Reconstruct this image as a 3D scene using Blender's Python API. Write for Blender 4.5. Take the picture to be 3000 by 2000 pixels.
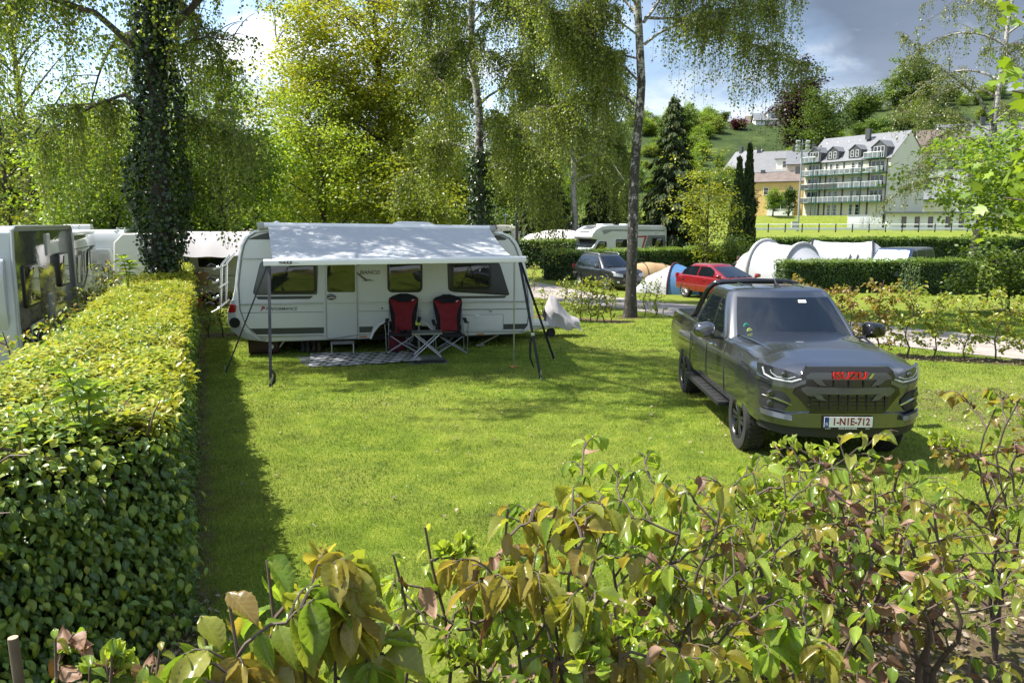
import bpy, bmesh, math, random
import numpy as np
from mathutils import Vector, Matrix, noise as mnoise
for o in list(bpy.data.objects): bpy.data.objects.remove(o)
SC = bpy.context.scene
COL = SC.collection
R = math.radians
rng = np.random.default_rng(7)
random.seed(7)

# ---------------------------------------------------------------- camera
CAM_H = 2.7
FPX = 2224.0
PITCH = R(8.8)
cd = bpy.data.cameras.new('camera'); cam = bpy.data.objects.new('camera', cd); COL.objects.link(cam)
cam.location = (0, 0, CAM_H); cam.rotation_euler = (math.pi/2 - PITCH, 0, 0)
cd.sensor_width = 36; cd.lens = FPX/3000*36; cd.clip_start = 0.05; cd.clip_end = 3000
SC.camera = cam
# ---------------------------------------------------------------- light and sky
SUN_DIR = Vector((-0.62, 0.07, 1.0)).normalized()        # towards the sun
el = math.asin(SUN_DIR.z); az = math.atan2(SUN_DIR.x, SUN_DIR.y)
sl = bpy.data.lights.new('sun', 'SUN'); sl.energy = 4.6; sl.angle = R(0.55); sl.color = (1.0, 0.95, 0.86)
so = bpy.data.objects.new('sun', sl); COL.objects.link(so)
so.rotation_euler = SUN_DIR.to_track_quat('Z', 'Y').to_euler(); so.location = (-30, 0, 60)
W = bpy.data.worlds.new('World'); SC.world = W; W.use_nodes = True
def build_world():
    nt = W.node_tree; N = nt.nodes; L = nt.links
    for n in list(N): N.remove(n)
    out = N.new('ShaderNodeOutputWorld'); bg = N.new('ShaderNodeBackground'); bg.inputs[1].default_value = 0.125
    sky = N.new('ShaderNodeTexSky'); sky.sky_type = 'NISHITA'; sky.sun_disc = False
    sky.sun_elevation = el; sky.sun_rotation = az; sky.altitude = 300; sky.air_density = 1.0; sky.dust_density = 1.0
    tc = N.new('ShaderNodeTexCoord'); sep = N.new('ShaderNodeSeparateXYZ'); L.new(tc.outputs['Generated'], sep.inputs[0])
    def math_(op, a, b=None, clamp=False):
        m = N.new('ShaderNodeMath'); m.operation = op; m.use_clamp = clamp
        for i, x in enumerate((a, b)):
            if x is None: continue
            if isinstance(x, (int, float)): m.inputs[i].default_value = x
            else: L.new(x, m.inputs[i])
        return m.outputs[0]
    zz = math_('ADD', math_('MAXIMUM', sep.outputs[2], 0.0), 0.22)
    cx = math_('DIVIDE', sep.outputs[0], zz); cy = math_('DIVIDE', sep.outputs[1], zz)
    comb = N.new('ShaderNodeCombineXYZ'); L.new(cx, comb.inputs[0]); L.new(cy, comb.inputs[1])
    comb.inputs[2].default_value = 3.7
    def nz(scale, detail, rough, w, dist=0.0):
        n = N.new('ShaderNodeTexNoise'); n.noise_dimensions = '4D'; n.inputs['Scale'].default_value = scale
        n.inputs['Detail'].default_value = detail; n.inputs['Roughness'].default_value = rough
        n.inputs['W'].default_value = w; n.inputs['Distortion'].default_value = dist
        L.new(comb.outputs[0], n.inputs['Vector']); return n.outputs[0]
    def ramp(fac, pts):
        r = N.new('ShaderNodeValToRGB'); L.new(fac, r.inputs[0]); e = r.color_ramp.elements
        while len(e) < len(pts): e.new(0.5)
        for q, (p, c) in zip(e, pts): q.position = p; q.color = (*c, 1) if len(c) == 3 else c
        return r.outputs[0]
    def mix(f, a, b, t='MIX'):
        m = N.new('ShaderNodeMix'); m.data_type = 'RGBA'; m.blend_type = t
        for i, x in ((0, f), (6, a), (7, b)):
            if isinstance(x, (int, float)): m.inputs[i].default_value = x
            elif isinstance(x, tuple): m.inputs[i].default_value = (*x, 1)
            else: L.new(x, m.inputs[i])
        return m.outputs[2]
    cover = ramp(nz(1.25, 9, 0.62, 2.2, 0.3), [(0.48, (0, 0, 0)), (0.60, (1, 1, 1))])
    bright = ramp(nz(1.9, 9, 0.6, 5.1, 0.4), [(0.3, (1.7, 2.1, 2.8)), (0.5, (3.6, 4.0, 4.7)), (0.66, (6.4, 6.6, 6.8))])
    # the heavy rain-grey bank that lies to the north-east (right of the view)
    bank = ramp(math_('ADD', math_('MULTIPLY', sep.outputs[0], 0.95), math_('MULTIPLY', math_('SUBTRACT', nz(0.8, 6, 0.55, 8.0), 0.5), 0.75)), [(0.13, (0, 0, 0)), (0.31, (1, 1, 1))])
    grey = ramp(nz(0.9, 8, 0.5, 11.0, 0.2), [(0.3, (.62, .82, 1.18)), (0.7, (1.4, 1.68, 2.15))])
    # sunlit cumulus edge low above the hill
    low = ramp(math_('ADD', sep.outputs[2], math_('MULTIPLY', math_('SUBTRACT', nz(2.2, 9, 0.6, 14.0, 0.3), 0.5), 0.42)), [(0.08, (1, 1, 1)), (0.16, (0, 0, 0))])
    c = mix(cover, sky.outputs[0], bright)
    hi = math_('MULTIPLY', math_('SUBTRACT', 0.62, sep.outputs[2]), 4.0, True)
    bank = math_('MULTIPLY', bank, hi)
    c = mix(bank, c, grey)
    c = mix(low, c, (3.4, 3.65, 4.0))
    L.new(c, bg.inputs[0]); L.new(bg.outputs[0], out.inputs[0])
build_world()
SC.view_settings.view_transform = 'Standard'; SC.view_settings.look = 'None'
SC.view_settings.exposure = 1.27; SC.view_settings.gamma = 1.0
SC.cycles.max_bounces = 7; SC.cycles.diffuse_bounces = 3; SC.cycles.glossy_bounces = 3; SC.cycles.transmission_bounces = 4
SC.cycles.transparent_max_bounces = 6
try:
    SC.cycles.use_denoising = True; SC.cycles.denoiser = 'OPENIMAGEDENOISE'
except Exception: pass

# ---------------------------------------------------------------- picture-to-place helpers used to survey the site
SN, CS = math.sin(PITCH), math.cos(PITCH)
def ray(u, v):
    a = (u-1500)/FPX; b = (v-1000)/FPX
    return a, CS-b*SN, -SN-b*CS
def at_depth(u, v, y):
    r = ray(u, v); t = y/r[1]; return Vector((r[0]*t, y, CAM_H+r[2]*t))
def at_z(u, v, z):
    r = ray(u, v); t = (z-CAM_H)/r[2]; return Vector((r[0]*t, r[1]*t, z))

# ---------------------------------------------------------------- materials
def _noise(nt, scale, detail=4, rough=.55, coord='Object', vec=None, stretch=None):
    N, L = nt.nodes, nt.links
    n = N.new('ShaderNodeTexNoise'); n.inputs['Scale'].default_value = scale
    n.inputs['Detail'].default_value = detail; n.inputs['Roughness'].default_value = rough
    tc = N.new('ShaderNodeTexCoord'); src = tc.outputs[coord]
    if stretch:
        mp = N.new('ShaderNodeMapping'); mp.inputs['Scale'].default_value = stretch; L.new(src, mp.inputs[0]); src = mp.outputs[0]
    L.new(src, n.inputs['Vector']); return n.outputs[0]
def _ramp(nt, fac, pts):
    r = nt.nodes.new('ShaderNodeValToRGB'); nt.links.new(fac, r.inputs[0]); e = r.color_ramp.elements
    while len(e) < len(pts): e.new(0.5)
    for q, (p, c) in zip(e, pts): q.position = p; q.color = (*c[:3], 1)
    return r.outputs[0]
def _mix(nt, f, a, b, t='MIX'):
    m = nt.nodes.new('ShaderNodeMix'); m.data_type = 'RGBA'; m.blend_type = t
    for i, x in ((0, f), (6, a), (7, b)):
        if isinstance(x, (int, float)): m.inputs[i].default_value = x
        elif isinstance(x, (tuple, list)): m.inputs[i].default_value = (*x[:3], 1)
        else: nt.links.new(x, m.inputs[i])
    return m.outputs[2]
def new_mat(name):
    m = bpy.data.materials.new(name); m.use_nodes = True
    return m, m.node_tree, m.node_tree.nodes['Principled BSDF']
def mat(name, col, rough=.5, metal=0., var=.12, scale=6., bump=0., bscale=40., coat=0., dirt=None, spec=.5, detail=4, stretch=None, rvar=.0):
    m, nt, b = new_mat(name)
    c2 = tuple(x*(1-var) for x in col); c1 = tuple(min(1, x*(1+var)) for x in col)
    n = _noise(nt, scale, detail, stretch=stretch)
    c = _ramp(nt, n, [(.3, c2), (.7, c1)])
    if dirt:
        dc, amt, ds = dirt
        c = _mix(nt, _ramp(nt, _noise(nt, ds, 8, .7), [(.55, (0, 0, 0)), (.8, (amt, amt, amt))]), c, dc)
    nt.links.new(c, b.inputs['Base Color'])
    b.inputs['Roughness'].default_value = rough; b.inputs['Metallic'].default_value = metal
    b.inputs['Specular IOR Level'].default_value = spec
    if rvar:
        rr = _ramp(nt, _noise(nt, 3.0, 6, .65), [(.35, (rough,)*3), (.75, (min(1, rough+rvar),)*3)]); nt.links.new(rr, b.inputs['Roughness'])
    if coat: b.inputs['Coat Weight'].default_value = coat; b.inputs['Coat Roughness'].default_value = .04
    if bump:
        bp = nt.nodes.new('ShaderNodeBump'); bp.inputs['Strength'].default_value = bump; bp.inputs['Distance'].default_value = .02
        nt.links.new(_noise(nt, bscale, 6, .6, stretch=stretch), bp.inputs['Height']); nt.links.new(bp.outputs[0], b.inputs['Normal'])
    return m
def leaf_mat(name, cols, transl=.38, rough=.42, tcol=1.5, clump=.35, cscale=.6, vein=False):
    """cols: colours along the per-leaf value lv"""
    m, nt, b = new_mat(name); N, L = nt.nodes, nt.links
    at = N.new('ShaderNodeAttribute'); at.attribute_name = 'lv'
    k = len(cols)
    c = _ramp(nt, at.outputs['Fac'], [(i/(k-1), q) for i, q in enumerate(cols)])
    if clump:
        n = _ramp(nt, _noise(nt, cscale, 3, .6), [(.3, (1-clump,)*3), (.7, (1+clump,)*3)])
        c = _mix(nt, 1.0, c, n, 'MULTIPLY')
    if vein:
        uv = N.new('ShaderNodeAttribute'); uv.attribute_name = 'luv'
        sp = N.new('ShaderNodeSeparateXYZ'); L.new(uv.outputs['Vector'], sp.inputs[0])
        def M(op, a, q=None):
            mm = N.new('ShaderNodeMath'); mm.operation = op
            for i, x in enumerate((a, q)):
                if x is None: continue
                if isinstance(x, (int, float)): mm.inputs[i].default_value = x
                else: L.new(x, mm.inputs[i])
            return mm.outputs[0]
        ax = M('ABSOLUTE', sp.outputs[0])
        mid = _ramp(nt, ax, [(0.015, (1, 1, 1)), (.05, (0, 0, 0))])
        ph = M('FRACT', M('MULTIPLY', M('SUBTRACT', sp.outputs[1], M('MULTIPLY', ax, .55)), 8.0))
        lat = _ramp(nt, M('ABSOLUTE', M('SUBTRACT', ph, .5)), [(.03, (.75, .75, .75)), (.16, (0, 0, 0))])
        v = M('MAXIMUM', mid, lat)
        c = _mix(nt, M('MULTIPLY', v, .4), c, _mix(nt, .5, c, (.42, .46, .16)))
        # bronze rims and age spots of young beech leaves
        n2 = _ramp(nt, _noise(nt, 55, 5, .6), [(.52, (0, 0, 0)), (.78, (.5, .5, .5))])
        c = _mix(nt, n2, c, (.16, .10, .03))
    L.new(c, b.inputs['Base Color']); b.inputs['Roughness'].default_value = rough; b.inputs['Specular IOR Level'].default_value = .45
    tr = N.new('ShaderNodeBsdfTranslucent'); tcl = _mix(nt, 1.0, c, (tcol*1.05, tcol, tcol*.45), 'MULTIPLY'); L.new(tcl, tr.inputs[0])
    mx = N.new('ShaderNodeMixShader'); mx.inputs[0].default_value = transl
    L.new(b.outputs[0], mx.inputs[1]); L.new(tr.outputs[0], mx.inputs[2])
    L.new(mx.outputs[0], N['Material Output'].inputs[0])
    return m

# ---------------------------------------------------------------- mesh helpers
def sock(o, label=None, cat=None, group=None, kind=None):
    if label: o['label'] = label
    if cat: o['category'] = cat
    if group: o['group'] = group
    if kind: o['kind'] = kind
    return o
def thing(name, label, cat, loc=(0, 0, 0), rz=0., group=None, rot=None):
    o = bpy.data.objects.new(name, None); COL.objects.link(o); o.empty_display_size = .2
    o.location = loc; o.rotation_euler = rot if rot else (0, 0, rz)
    return sock(o, label, cat, group)
def hub(name, parent, loc=(0, 0, 0), rot=(0, 0, 0)):
    o = bpy.data.objects.new(name, None); COL.objects.link(o); o.parent = parent; o.location = loc; o.rotation_euler = rot; o.empty_display_size = .1
    return o
def dup(o, parent=None):
    c = o.copy(); COL.objects.link(c); c.parent = parent
    for ch in list(o.children): dup(ch, c)
    return c
def link_mesh(name, me, mats, parent=None):
    o = bpy.data.objects.new(name, me); COL.objects.link(o)
    for m in (mats if isinstance(mats, (list, tuple)) else [mats]): me.materials.append(m)
    if parent is not None: o.parent = parent
    return o
def np_mesh(name, V, Fc, mats, parent=None, smooth=False, lv=None, luv=None):
    V = np.asarray(V, np.float32); Fc = np.asarray(Fc, np.int32)
    me = bpy.data.meshes.new(name); nf, k = Fc.shape
    me.vertices.add(len(V)); me.vertices.foreach_set('co', V.ravel())
    me.loops.add(nf*k); me.loops.foreach_set('vertex_index', Fc.ravel())
    me.polygons.add(nf); me.polygons.foreach_set('loop_start', np.arange(0, nf*k, k, dtype=np.int32))
    if smooth: me.polygons.foreach_set('use_smooth', np.ones(nf, bool))
    if lv is not None:
        a = me.attributes.new('lv', 'FLOAT', 'POINT'); a.data.foreach_set('value', np.asarray(lv, np.float32))
    if luv is not None:
        a = me.attributes.new('luv', 'FLOAT_VECTOR', 'POINT'); a.data.foreach_set('vector', np.asarray(luv, np.float32).ravel())
    me.update(calc_edges=True)
    return link_mesh(name, me, mats, parent)
class MB:
    def __init__(s): s.v = []; s.f = []; s.m = []
    def add(s, vs, fs, mi=0):
        o = len(s.v); s.v += [tuple(p) for p in vs]; s.f += [tuple(i+o for i in q) for q in fs]; s.m += [mi]*len(fs); return s
    def box(s, c, d, mi=0, M=None):
        x, y, z = d[0]/2, d[1]/2, d[2]/2
        vs = [Vector((sx*x, sy*y, sz*z)) for sz in (-1, 1) for sy in (-1, 1) for sx in (-1, 1)]
        if M is not None: vs = [M @ p for p in vs]
        vs = [p+Vector(c) for p in vs]
        return s.add(vs, [(0, 2, 3, 1), (4, 5, 7, 6), (0, 1, 5, 4), (2, 6, 7, 3), (0, 4, 6, 2), (1, 3, 7, 5)], mi)
    def tube(s, pts, rad, n=8, mi=0, cap=True, flat=1.0):
        pts = [Vector(p) for p in pts]; k = len(pts)
        if not isinstance(rad, (list, tuple)): rad = [rad]*k
        rings = []; ref = None
        for i in range(k):
            d = (pts[min(i+1, k-1)]-pts[max(i-1, 0)])
            d = d.normalized() if d.length > 1e-9 else Vector((0, 0, 1))
            if ref is None: ref = Vector((0, 0, 1)) if abs(d.z) < .9 else Vector((1, 0, 0))
            a = ref-d*ref.dot(d)
            a = a.normalized() if a.length > 1e-6 else d.orthogonal().normalized()
            b = d.cross(a); ref = a
            rings.append([pts[i]+(a*math.cos(2*math.pi*j/n)+b*math.sin(2*math.pi*j/n)*flat)*rad[i] for j in range(n)])
        return s.loft(rings, True, cap, mi)
    def loft(s, rings, closed=True, cap=True, mi=0):
        n = len(rings[0]); vs = [p for r in rings for p in r]; fs = []
        for i in range(len(rings)-1):
            for j in range(n if closed else n-1):
                a = i*n+j; b = i*n+(j+1) % n; fs.append((a, b, b+n, a+n))
        if cap and closed: fs += [tuple(range(n))[::-1], tuple((len(rings)-1)*n+j for j in range(n))]
        return s.add(vs, fs, mi)
    def prism(s, poly, a, b, axis='y', mi=0):
        f = {'y': lambda p, t: (p[0], t, p[1]), 'x': lambda p, t: (t, p[0], p[1]), 'z': lambda p, t: (p[0], p[1], t)}[axis]
        n = len(poly); vs = [f(p, a) for p in poly]+[f(p, b) for p in poly]
        fs = [tuple(range(n)), tuple(range(n, 2*n))[::-1]]+[(i, i+n, (i+1) % n+n, (i+1) % n) for i in range(n)]
        return s.add(vs, fs, mi)
    def lathe(s, prof, n=24, axis='y', mi=0, c=(0, 0, 0), cap=True):
        rings = []
        for r, t in prof:
            ring = []
            for j in range(n):
                q = 2*math.pi*j/n; a, b = r*math.cos(q), r*math.sin(q)
                ring.append(Vector({'y': (a, t, b), 'z': (a, b, t), 'x': (t, a, b)}[axis])+Vector(c))
            rings.append(ring)
        return s.loft(rings, True, cap, mi)
    def grid(s, P, mi=0):
        nu, nv = len(P), len(P[0])
        return s.add([p for r in P for p in r], [(i*nv+j, i*nv+j+1, (i+1)*nv+j+1, (i+1)*nv+j) for i in range(nu-1) for j in range(nv-1)], mi)
    def sheet(s, P, th, mi=0):
        """grid with thickness: offset along grid normals"""
        nu, nv = len(P), len(P[0]); P = [[Vector(p) for p in r] for r in P]; Q = []
        for i in range(nu):
            r = []
            for j in range(nv):
                du = P[min(i+1, nu-1)][j]-P[max(i-1, 0)][j]; dv = P[i][min(j+1, nv-1)]-P[i][max(j-1, 0)]
                nn = du.cross(dv); nn = nn.normalized() if nn.length > 1e-9 else Vector((0, 0, 1)); r.append(P[i][j]+nn*th)
            Q.append(r)
        o = nu*nv; vs = [p for r in P for p in r]+[p for r in Q for p in r]; fs = []
        for i in range(nu-1):
            for j in range(nv-1):
                a, b, c, d = i*nv+j, i*nv+j+1, (i+1)*nv+j+1, (i+1)*nv+j
                fs += [(a, b, c, d), (a+o, d+o, c+o, b+o)]
        bd = [(0, j) for j in range(nv)]+[(i, nv-1) for i in range(1, nu)]+[(nu-1, j) for j in range(nv-2, -1, -1)]+[(i, 0) for i in range(nu-2, 0, -1)]
        bd = [i*nv+j for i, j in bd]
        for q in range(len(bd)):
            a, b = bd[q], bd[(q+1) % len(bd)]; fs.append((b, a, a+o, b+o))
        return s.add(vs, fs, mi)
    def build(s, name, mats, parent=None, smooth=False, bevel=0., seg=2, ang=35, normals=True):
        me = bpy.data.meshes.new(name)
        me.from_pydata([tuple(p) for p in s.v], [], s.f); me.update()
        me.polygons.foreach_set('material_index', np.array(s.m, np.int32))
        bm = bmesh.new(); bm.from_mesh(me)
        if normals: bmesh.ops.recalc_face_normals(bm, faces=bm.faces)
        if bevel > 0:
            es = [e for e in bm.edges if len(e.link_faces) == 2 and e.calc_face_angle(0) > R(ang)]
            bmesh.ops.bevel(bm, geom=es, offset=bevel, segments=seg, profile=.6, affect='EDGES', clamp_overlap=True)
        bm.to_mesh(me); bm.free()
        if smooth or bevel > 0:
            me.polygons.foreach_set('use_smooth', np.ones(len(me.polygons), bool))
            me.set_sharp_from_angle(angle=R(38))
        return link_mesh(name, me, mats, parent)
def boolean(o, cutters):
    for c in cutters:
        md = o.modifiers.new('cut', 'BOOLEAN'); md.object = c; md.operation = 'DIFFERENCE'; md.solver = 'EXACT'
    bpy.context.view_layer.update()
    dg = bpy.context.evaluated_depsgraph_get(); me = bpy.data.meshes.new_from_object(o.evaluated_get(dg))
    o.modifiers.clear(); o.data = me
    for c in cutters: bpy.data.objects.remove(c)
    me.polygons.foreach_set('use_smooth', np.ones(len(me.polygons), bool)); me.set_sharp_from_angle(angle=R(32))
    return o
def rrect(x0, z0, x1, z1, r, n=5):
    pts = []
    for cx, cz, a in ((x1-r, z0+r, -90), (x1-r, z1-r, 0), (x0+r, z1-r, 90), (x0+r, z0+r, 180)):
        pts += [(cx+r*math.cos(R(a+90*i/n)), cz+r*math.sin(R(a+90*i/n))) for i in range(n+1)]
    return pts
def rpoly(pts, r, n=4):
    out = []; k = len(pts)
    for i in range(k):
        p = Vector(pts[i]); a = Vector(pts[i-1])-p; b = Vector(pts[(i+1) % k])-p
        rr = min(r, a.length*.45, b.length*.45); a = p+a.normalized()*rr; b = p+b.normalized()*rr
        for j in range(n+1):
            t = j/n; q = a*(1-t)**2+p*2*t*(1-t)+b*t*t; out.append((q.x, q.y))
    return out
def inset(poly, d):
    k = len(poly); out = []; A = sum(poly[i][0]*poly[(i+1) % k][1]-poly[(i+1) % k][0]*poly[i][1] for i in range(k))
    sg = 1 if A > 0 else -1
    for i in range(k):
        p0, p1, p2 = (Vector(poly[(i+j-1) % k]) for j in range(3))
        t = (p2-p0)
        if t.length < 1e-9: out.append(tuple(p1)); continue
        t.normalize(); out.append((p1.x-t.y*d*sg, p1.y+t.x*d*sg))
    return out
def lettering(txt, size, m, parent, loc, rot=(math.pi/2, 0, 0), depth=.003, name='lettering', shear=0., align='CENTER', bold=0., sx=1.):
    cu = bpy.data.curves.new(name, 'FONT'); cu.body = txt; cu.size = size; cu.extrude = depth; cu.shear = shear
    cu.align_x = align; cu.align_y = 'CENTER'; cu.offset = bold; cu.resolution_u = 3
    t = bpy.data.objects.new(name, cu); COL.objects.link(t)
    dg = bpy.context.evaluated_depsgraph_get(); me = bpy.data.meshes.new_from_object(t.evaluated_get(dg))
    bpy.data.objects.remove(t)
    o = link_mesh(name, me, m, parent); o.location = loc; o.rotation_euler = rot; o.scale = (sx, 1, 1)
    return o
def smooth01(t): t = min(1, max(0, t)); return t*t*(3-2*t)
def interp(x, tab):
    if x <= tab[0][0]: return tab[0][1]
    for (a, p), (b, q) in zip(tab, tab[1:]):
        if x <= b: return p+(q-p)*(x-a)/(b-a)
    return tab[-1][1]
# ================================================================= land
ROAD = [(-9, 52), (-4, 46), (-0.5, 40), (1.5, 34.5), (3.9, 28.2), (5.7, 24), (8.2, 19.6), (11.6, 15.9), (17, 11.5), (26, 6)]
def hill_h(x, y):
    if y < 172: return 0.
    t = (y-172)/130
    side = smooth01((x+70)/90)
    top = (37.5+.12*max(0, min(x, 260)-95)+.03*min(0, x))*side
    t = min(1.0, t)
    h = top*(t*t*(3-2*t)*.55+t*.45)
    return h
def gz(x, y):
    yc = 3.15+.12*max(0, x-1)
    z = .92*smooth01((yc+1.9-y)/1.9)*smooth01((x+1.5)/1.1)
    z += .32*smooth01((x-5.0)/2.6)*smooth01((12.5-y)/4.5)*(1-smooth01((yc+1.9-y)/1.9)*.6)
    z += -.34*smooth01((y-22)/11)
    z += 1.9*smooth01((y-62)/40)
    z += 2.7*smooth01((y-139)/9)*smooth01((x-8)/20)
    z += hill_h(x, y)
    return z
def ground(u, v, y0=4., y1=200.):
    """where the sight line through (u,v) meets the land"""
    r = ray(u, v); prev = y0
    y = y0
    while y < y1:
        t = y/r[1]
        if CAM_H+r[2]*t < gz(r[0]*t, y):
            a, b = prev, y
            for _ in range(20):
                m = (a+b)/2; t = m/r[1]
                if CAM_H+r[2]*t < gz(r[0]*t, m): b = m
                else: a = m
            t = b/r[1]; return Vector((r[0]*t, b, gz(r[0]*t, b)))
        prev = y; y += .25 if y < 60 else 1
    return at_depth(u, v, y1)
def road_d(x, y):
    best = 1e9
    for (ax, ay), (bx, by) in zip(ROAD, ROAD[1:]):
        dx, dy = bx-ax, by-ay; t = max(0, min(1, ((x-ax)*dx+(y-ay)*dy)/(dx*dx+dy*dy)))
        best = min(best, math.hypot(x-ax-dx*t, y-ay-dy*t))
    return best
# hedge line to the left of the pitch: right-hand face passes through these
HA = R(21.9); HU = Vector((-math.sin(HA), math.cos(HA), 0)); HN = Vector((math.cos(HA), math.sin(HA), 0))
def hedge_pt(Y): return Vector((-.37-.402*Y, Y, 0))
def hedge_side(x, y):   # >0 : lawn side distance from hedge face
    return (Vector((x, y, 0))-hedge_pt(0)).dot(HN)

def seg_d(x, y, a, b):
    dx, dy = b[0]-a[0], b[1]-a[1]; t = max(0, min(1, ((x-a[0])*dx+(y-a[1])*dy)/(dx*dx+dy*dy)))
    return math.hypot(x-a[0]-dx*t, y-a[1]-dy*t)
ROW_R = ((5.6, 16.2), (14.5, 13.2)); ROW_C = ((.2, 22.6), (3.0, 21.0)); ROW_L = ((-8.0, 18.2), (-3.5, 19.6))
def litter(x, y):
    v = (.40+.15*smooth01((x-.6)/1.0))*smooth01((5.0-y)/1.6)*smooth01((x+.7)/.9)
    v = max(v, .42*smooth01((x-4.7)/1.6)*smooth01((13.8-y)/2)*smooth01((y-5)/3))
    for r in (ROW_R, ROW_C, ROW_L): v = max(v, 1.1-seg_d(x, y, *r)/.55)
    if -1 < y < 22: v = max(v, .8*(1-abs(hedge_side(x, y)-.05)/.42))
    v = max(v, 1.0-math.hypot(x-3.44, y-22)/.75)
    return max(0., min(1., v))
def axis_vals(lo, dlo, dhi, hi, step, grow=1.16):
    a = list(np.arange(dlo, dhi+1e-6, step)); s = step
    while a[-1] < hi: s *= grow; a.append(a[-1]+s)
    s = step; b = [a[0]]
    while b[-1] > lo: s *= grow; b.append(b[-1]-s)
    return b[:0:-1]+a
xs = axis_vals(-900, -9, 12, 900, .22, 1.13); ys = axis_vals(-60, -1, 26, 1500, .22, 1.035)
V = []; LIT = []
for y in ys:
    for x in xs:
        V.append((x, y, gz(x, y))); LIT.append(litter(x, y) if y < 26 and -10 < x < 15 else 0.)
nx = len(xs); Fg = [(j*nx+i, j*nx+i+1, (j+1)*nx+i+1, (j+1)*nx+i) for j in range(len(ys)-1) for i in range(nx-1)]
def lawn_material():
    m, nt, b = new_mat('lawn_ground'); N, L = nt.nodes, nt.links
    fine = _noise(nt, 38, 8, .75); mid = _noise(nt, 2.6, 7, .65); big = _noise(nt, .35, 5, .55)
    g = _ramp(nt, mid, [(.3, (.07, .11, .012)), (.5, (.14, .19, .020)), (.72, (.23, .255, .035))])
    g = _mix(nt, _ramp(nt, big, [(.42, (0, 0, 0)), (.62, (.55, .55, .55))]), g, (.20, .21, .045))
    g = _mix(nt, 1.0, g, _ramp(nt, fine, [(.25, (.45, .45, .45)), (.75, (1.5, 1.5, 1.4))]), 'MULTIPLY')
    ge = N.new('ShaderNodeNewGeometry'); sy = N.new('ShaderNodeSeparateXYZ'); L.new(ge.outputs['Position'], sy.inputs[0])
    mr = N.new('ShaderNodeMapRange'); mr.inputs[1].default_value = 172; mr.inputs[2].default_value = 200; L.new(sy.outputs[1], mr.inputs[0])
    scrub = _ramp(nt, _noise(nt, .09, 8, .7), [(.35, (.02, .036, .010)), (.55, (.042, .065, .016)), (.7, (.085, .11, .03))]); g = _mix(nt, mr.outputs[0], g, scrub)
    at = N.new('ShaderNodeAttribute'); at.attribute_name = 'lv'
    soil = _ramp(nt, _noise(nt, 22, 9, .78), [(.3, (.030, .020, .012)), (.5, (.115, .082, .048)), (.62, (.21, .16, .10)), (.75, (.06, .08, .02))])
    th = N.new('ShaderNodeMath'); th.operation = 'ADD'; L.new(at.outputs['Fac'], th.inputs[0])
    nn = N.new('ShaderNodeMath'); nn.operation = 'MULTIPLY'; nn.inputs[1].default_value = .9
    sb = N.new('ShaderNodeMath'); sb.operation = 'SUBTRACT'; sb.inputs[1].default_value = .5
    L.new(_noise(nt, 4.0, 8, .7), sb.inputs[0]); L.new(sb.outputs[0], nn.inputs[0]); L.new(nn.outputs[0], th.inputs[1])
    f = _ramp(nt, th.outputs[0], [(.3, (0, 0, 0)), (.6, (1, 1, 1))])
    c = _mix(nt, f, g, soil); L.new(c, b.inputs['Base Color']); b.inputs['Roughness'].default_value = .9; b.inputs['Specular IOR Level'].default_value = .15
    bp = N.new('ShaderNodeBump'); bp.inputs['Strength'].default_value = .9; bp.inputs['Distance'].default_value = .03
    L.new(_noise(nt, 60, 6, .7), bp.inputs['Height']); L.new(bp.outputs[0], b.inputs['Normal'])
    return m
o = np_mesh('lawn', V, Fg, lawn_material(), smooth=True, lv=LIT); o['kind'] = 'structure'
# road
M_ROAD = mat('road_gravel', (.30, .265, .24), .9, var=.16, scale=3, bump=.5, bscale=120, dirt=((.16, .13, .11), .7, 1.2))
P = []
dense = []
for (ax, ay), (bx, by) in zip(ROAD, ROAD[1:]):
    for i in range(12): dense.append((ax+(bx-ax)*i/12, ay+(by-ay)*i/12))
sm = dense[:]
for _ in range(8): sm = [sm[0]]+[tuple((np.array(sm[i-1])+2*np.array(sm[i])+np.array(sm[i+1]))/4) for i in range(1, len(sm)-1)]+[sm[-1]]
for i, (x, y) in enumerate(sm):
    a, b = sm[max(0, i-1)], sm[min(len(sm)-1, i+1)]; d = Vector((b[0]-a[0], b[1]-a[1], 0)).normalized(); n = Vector((-d.y, d.x, 0))
    row = []
    for k in range(7):
        w = (k/6-.5)*3.3+.05*math.sin(i*1.7+k)*(k in (0, 6)); p = Vector((x, y, 0))+n*w
        row.append((p.x, p.y, gz(p.x, p.y)+.012+.02*(1-abs(k/3-1))))
    P.append(row)
o = MB().grid(P).build('road', M_ROAD, smooth=True); o['kind'] = 'structure'

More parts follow.
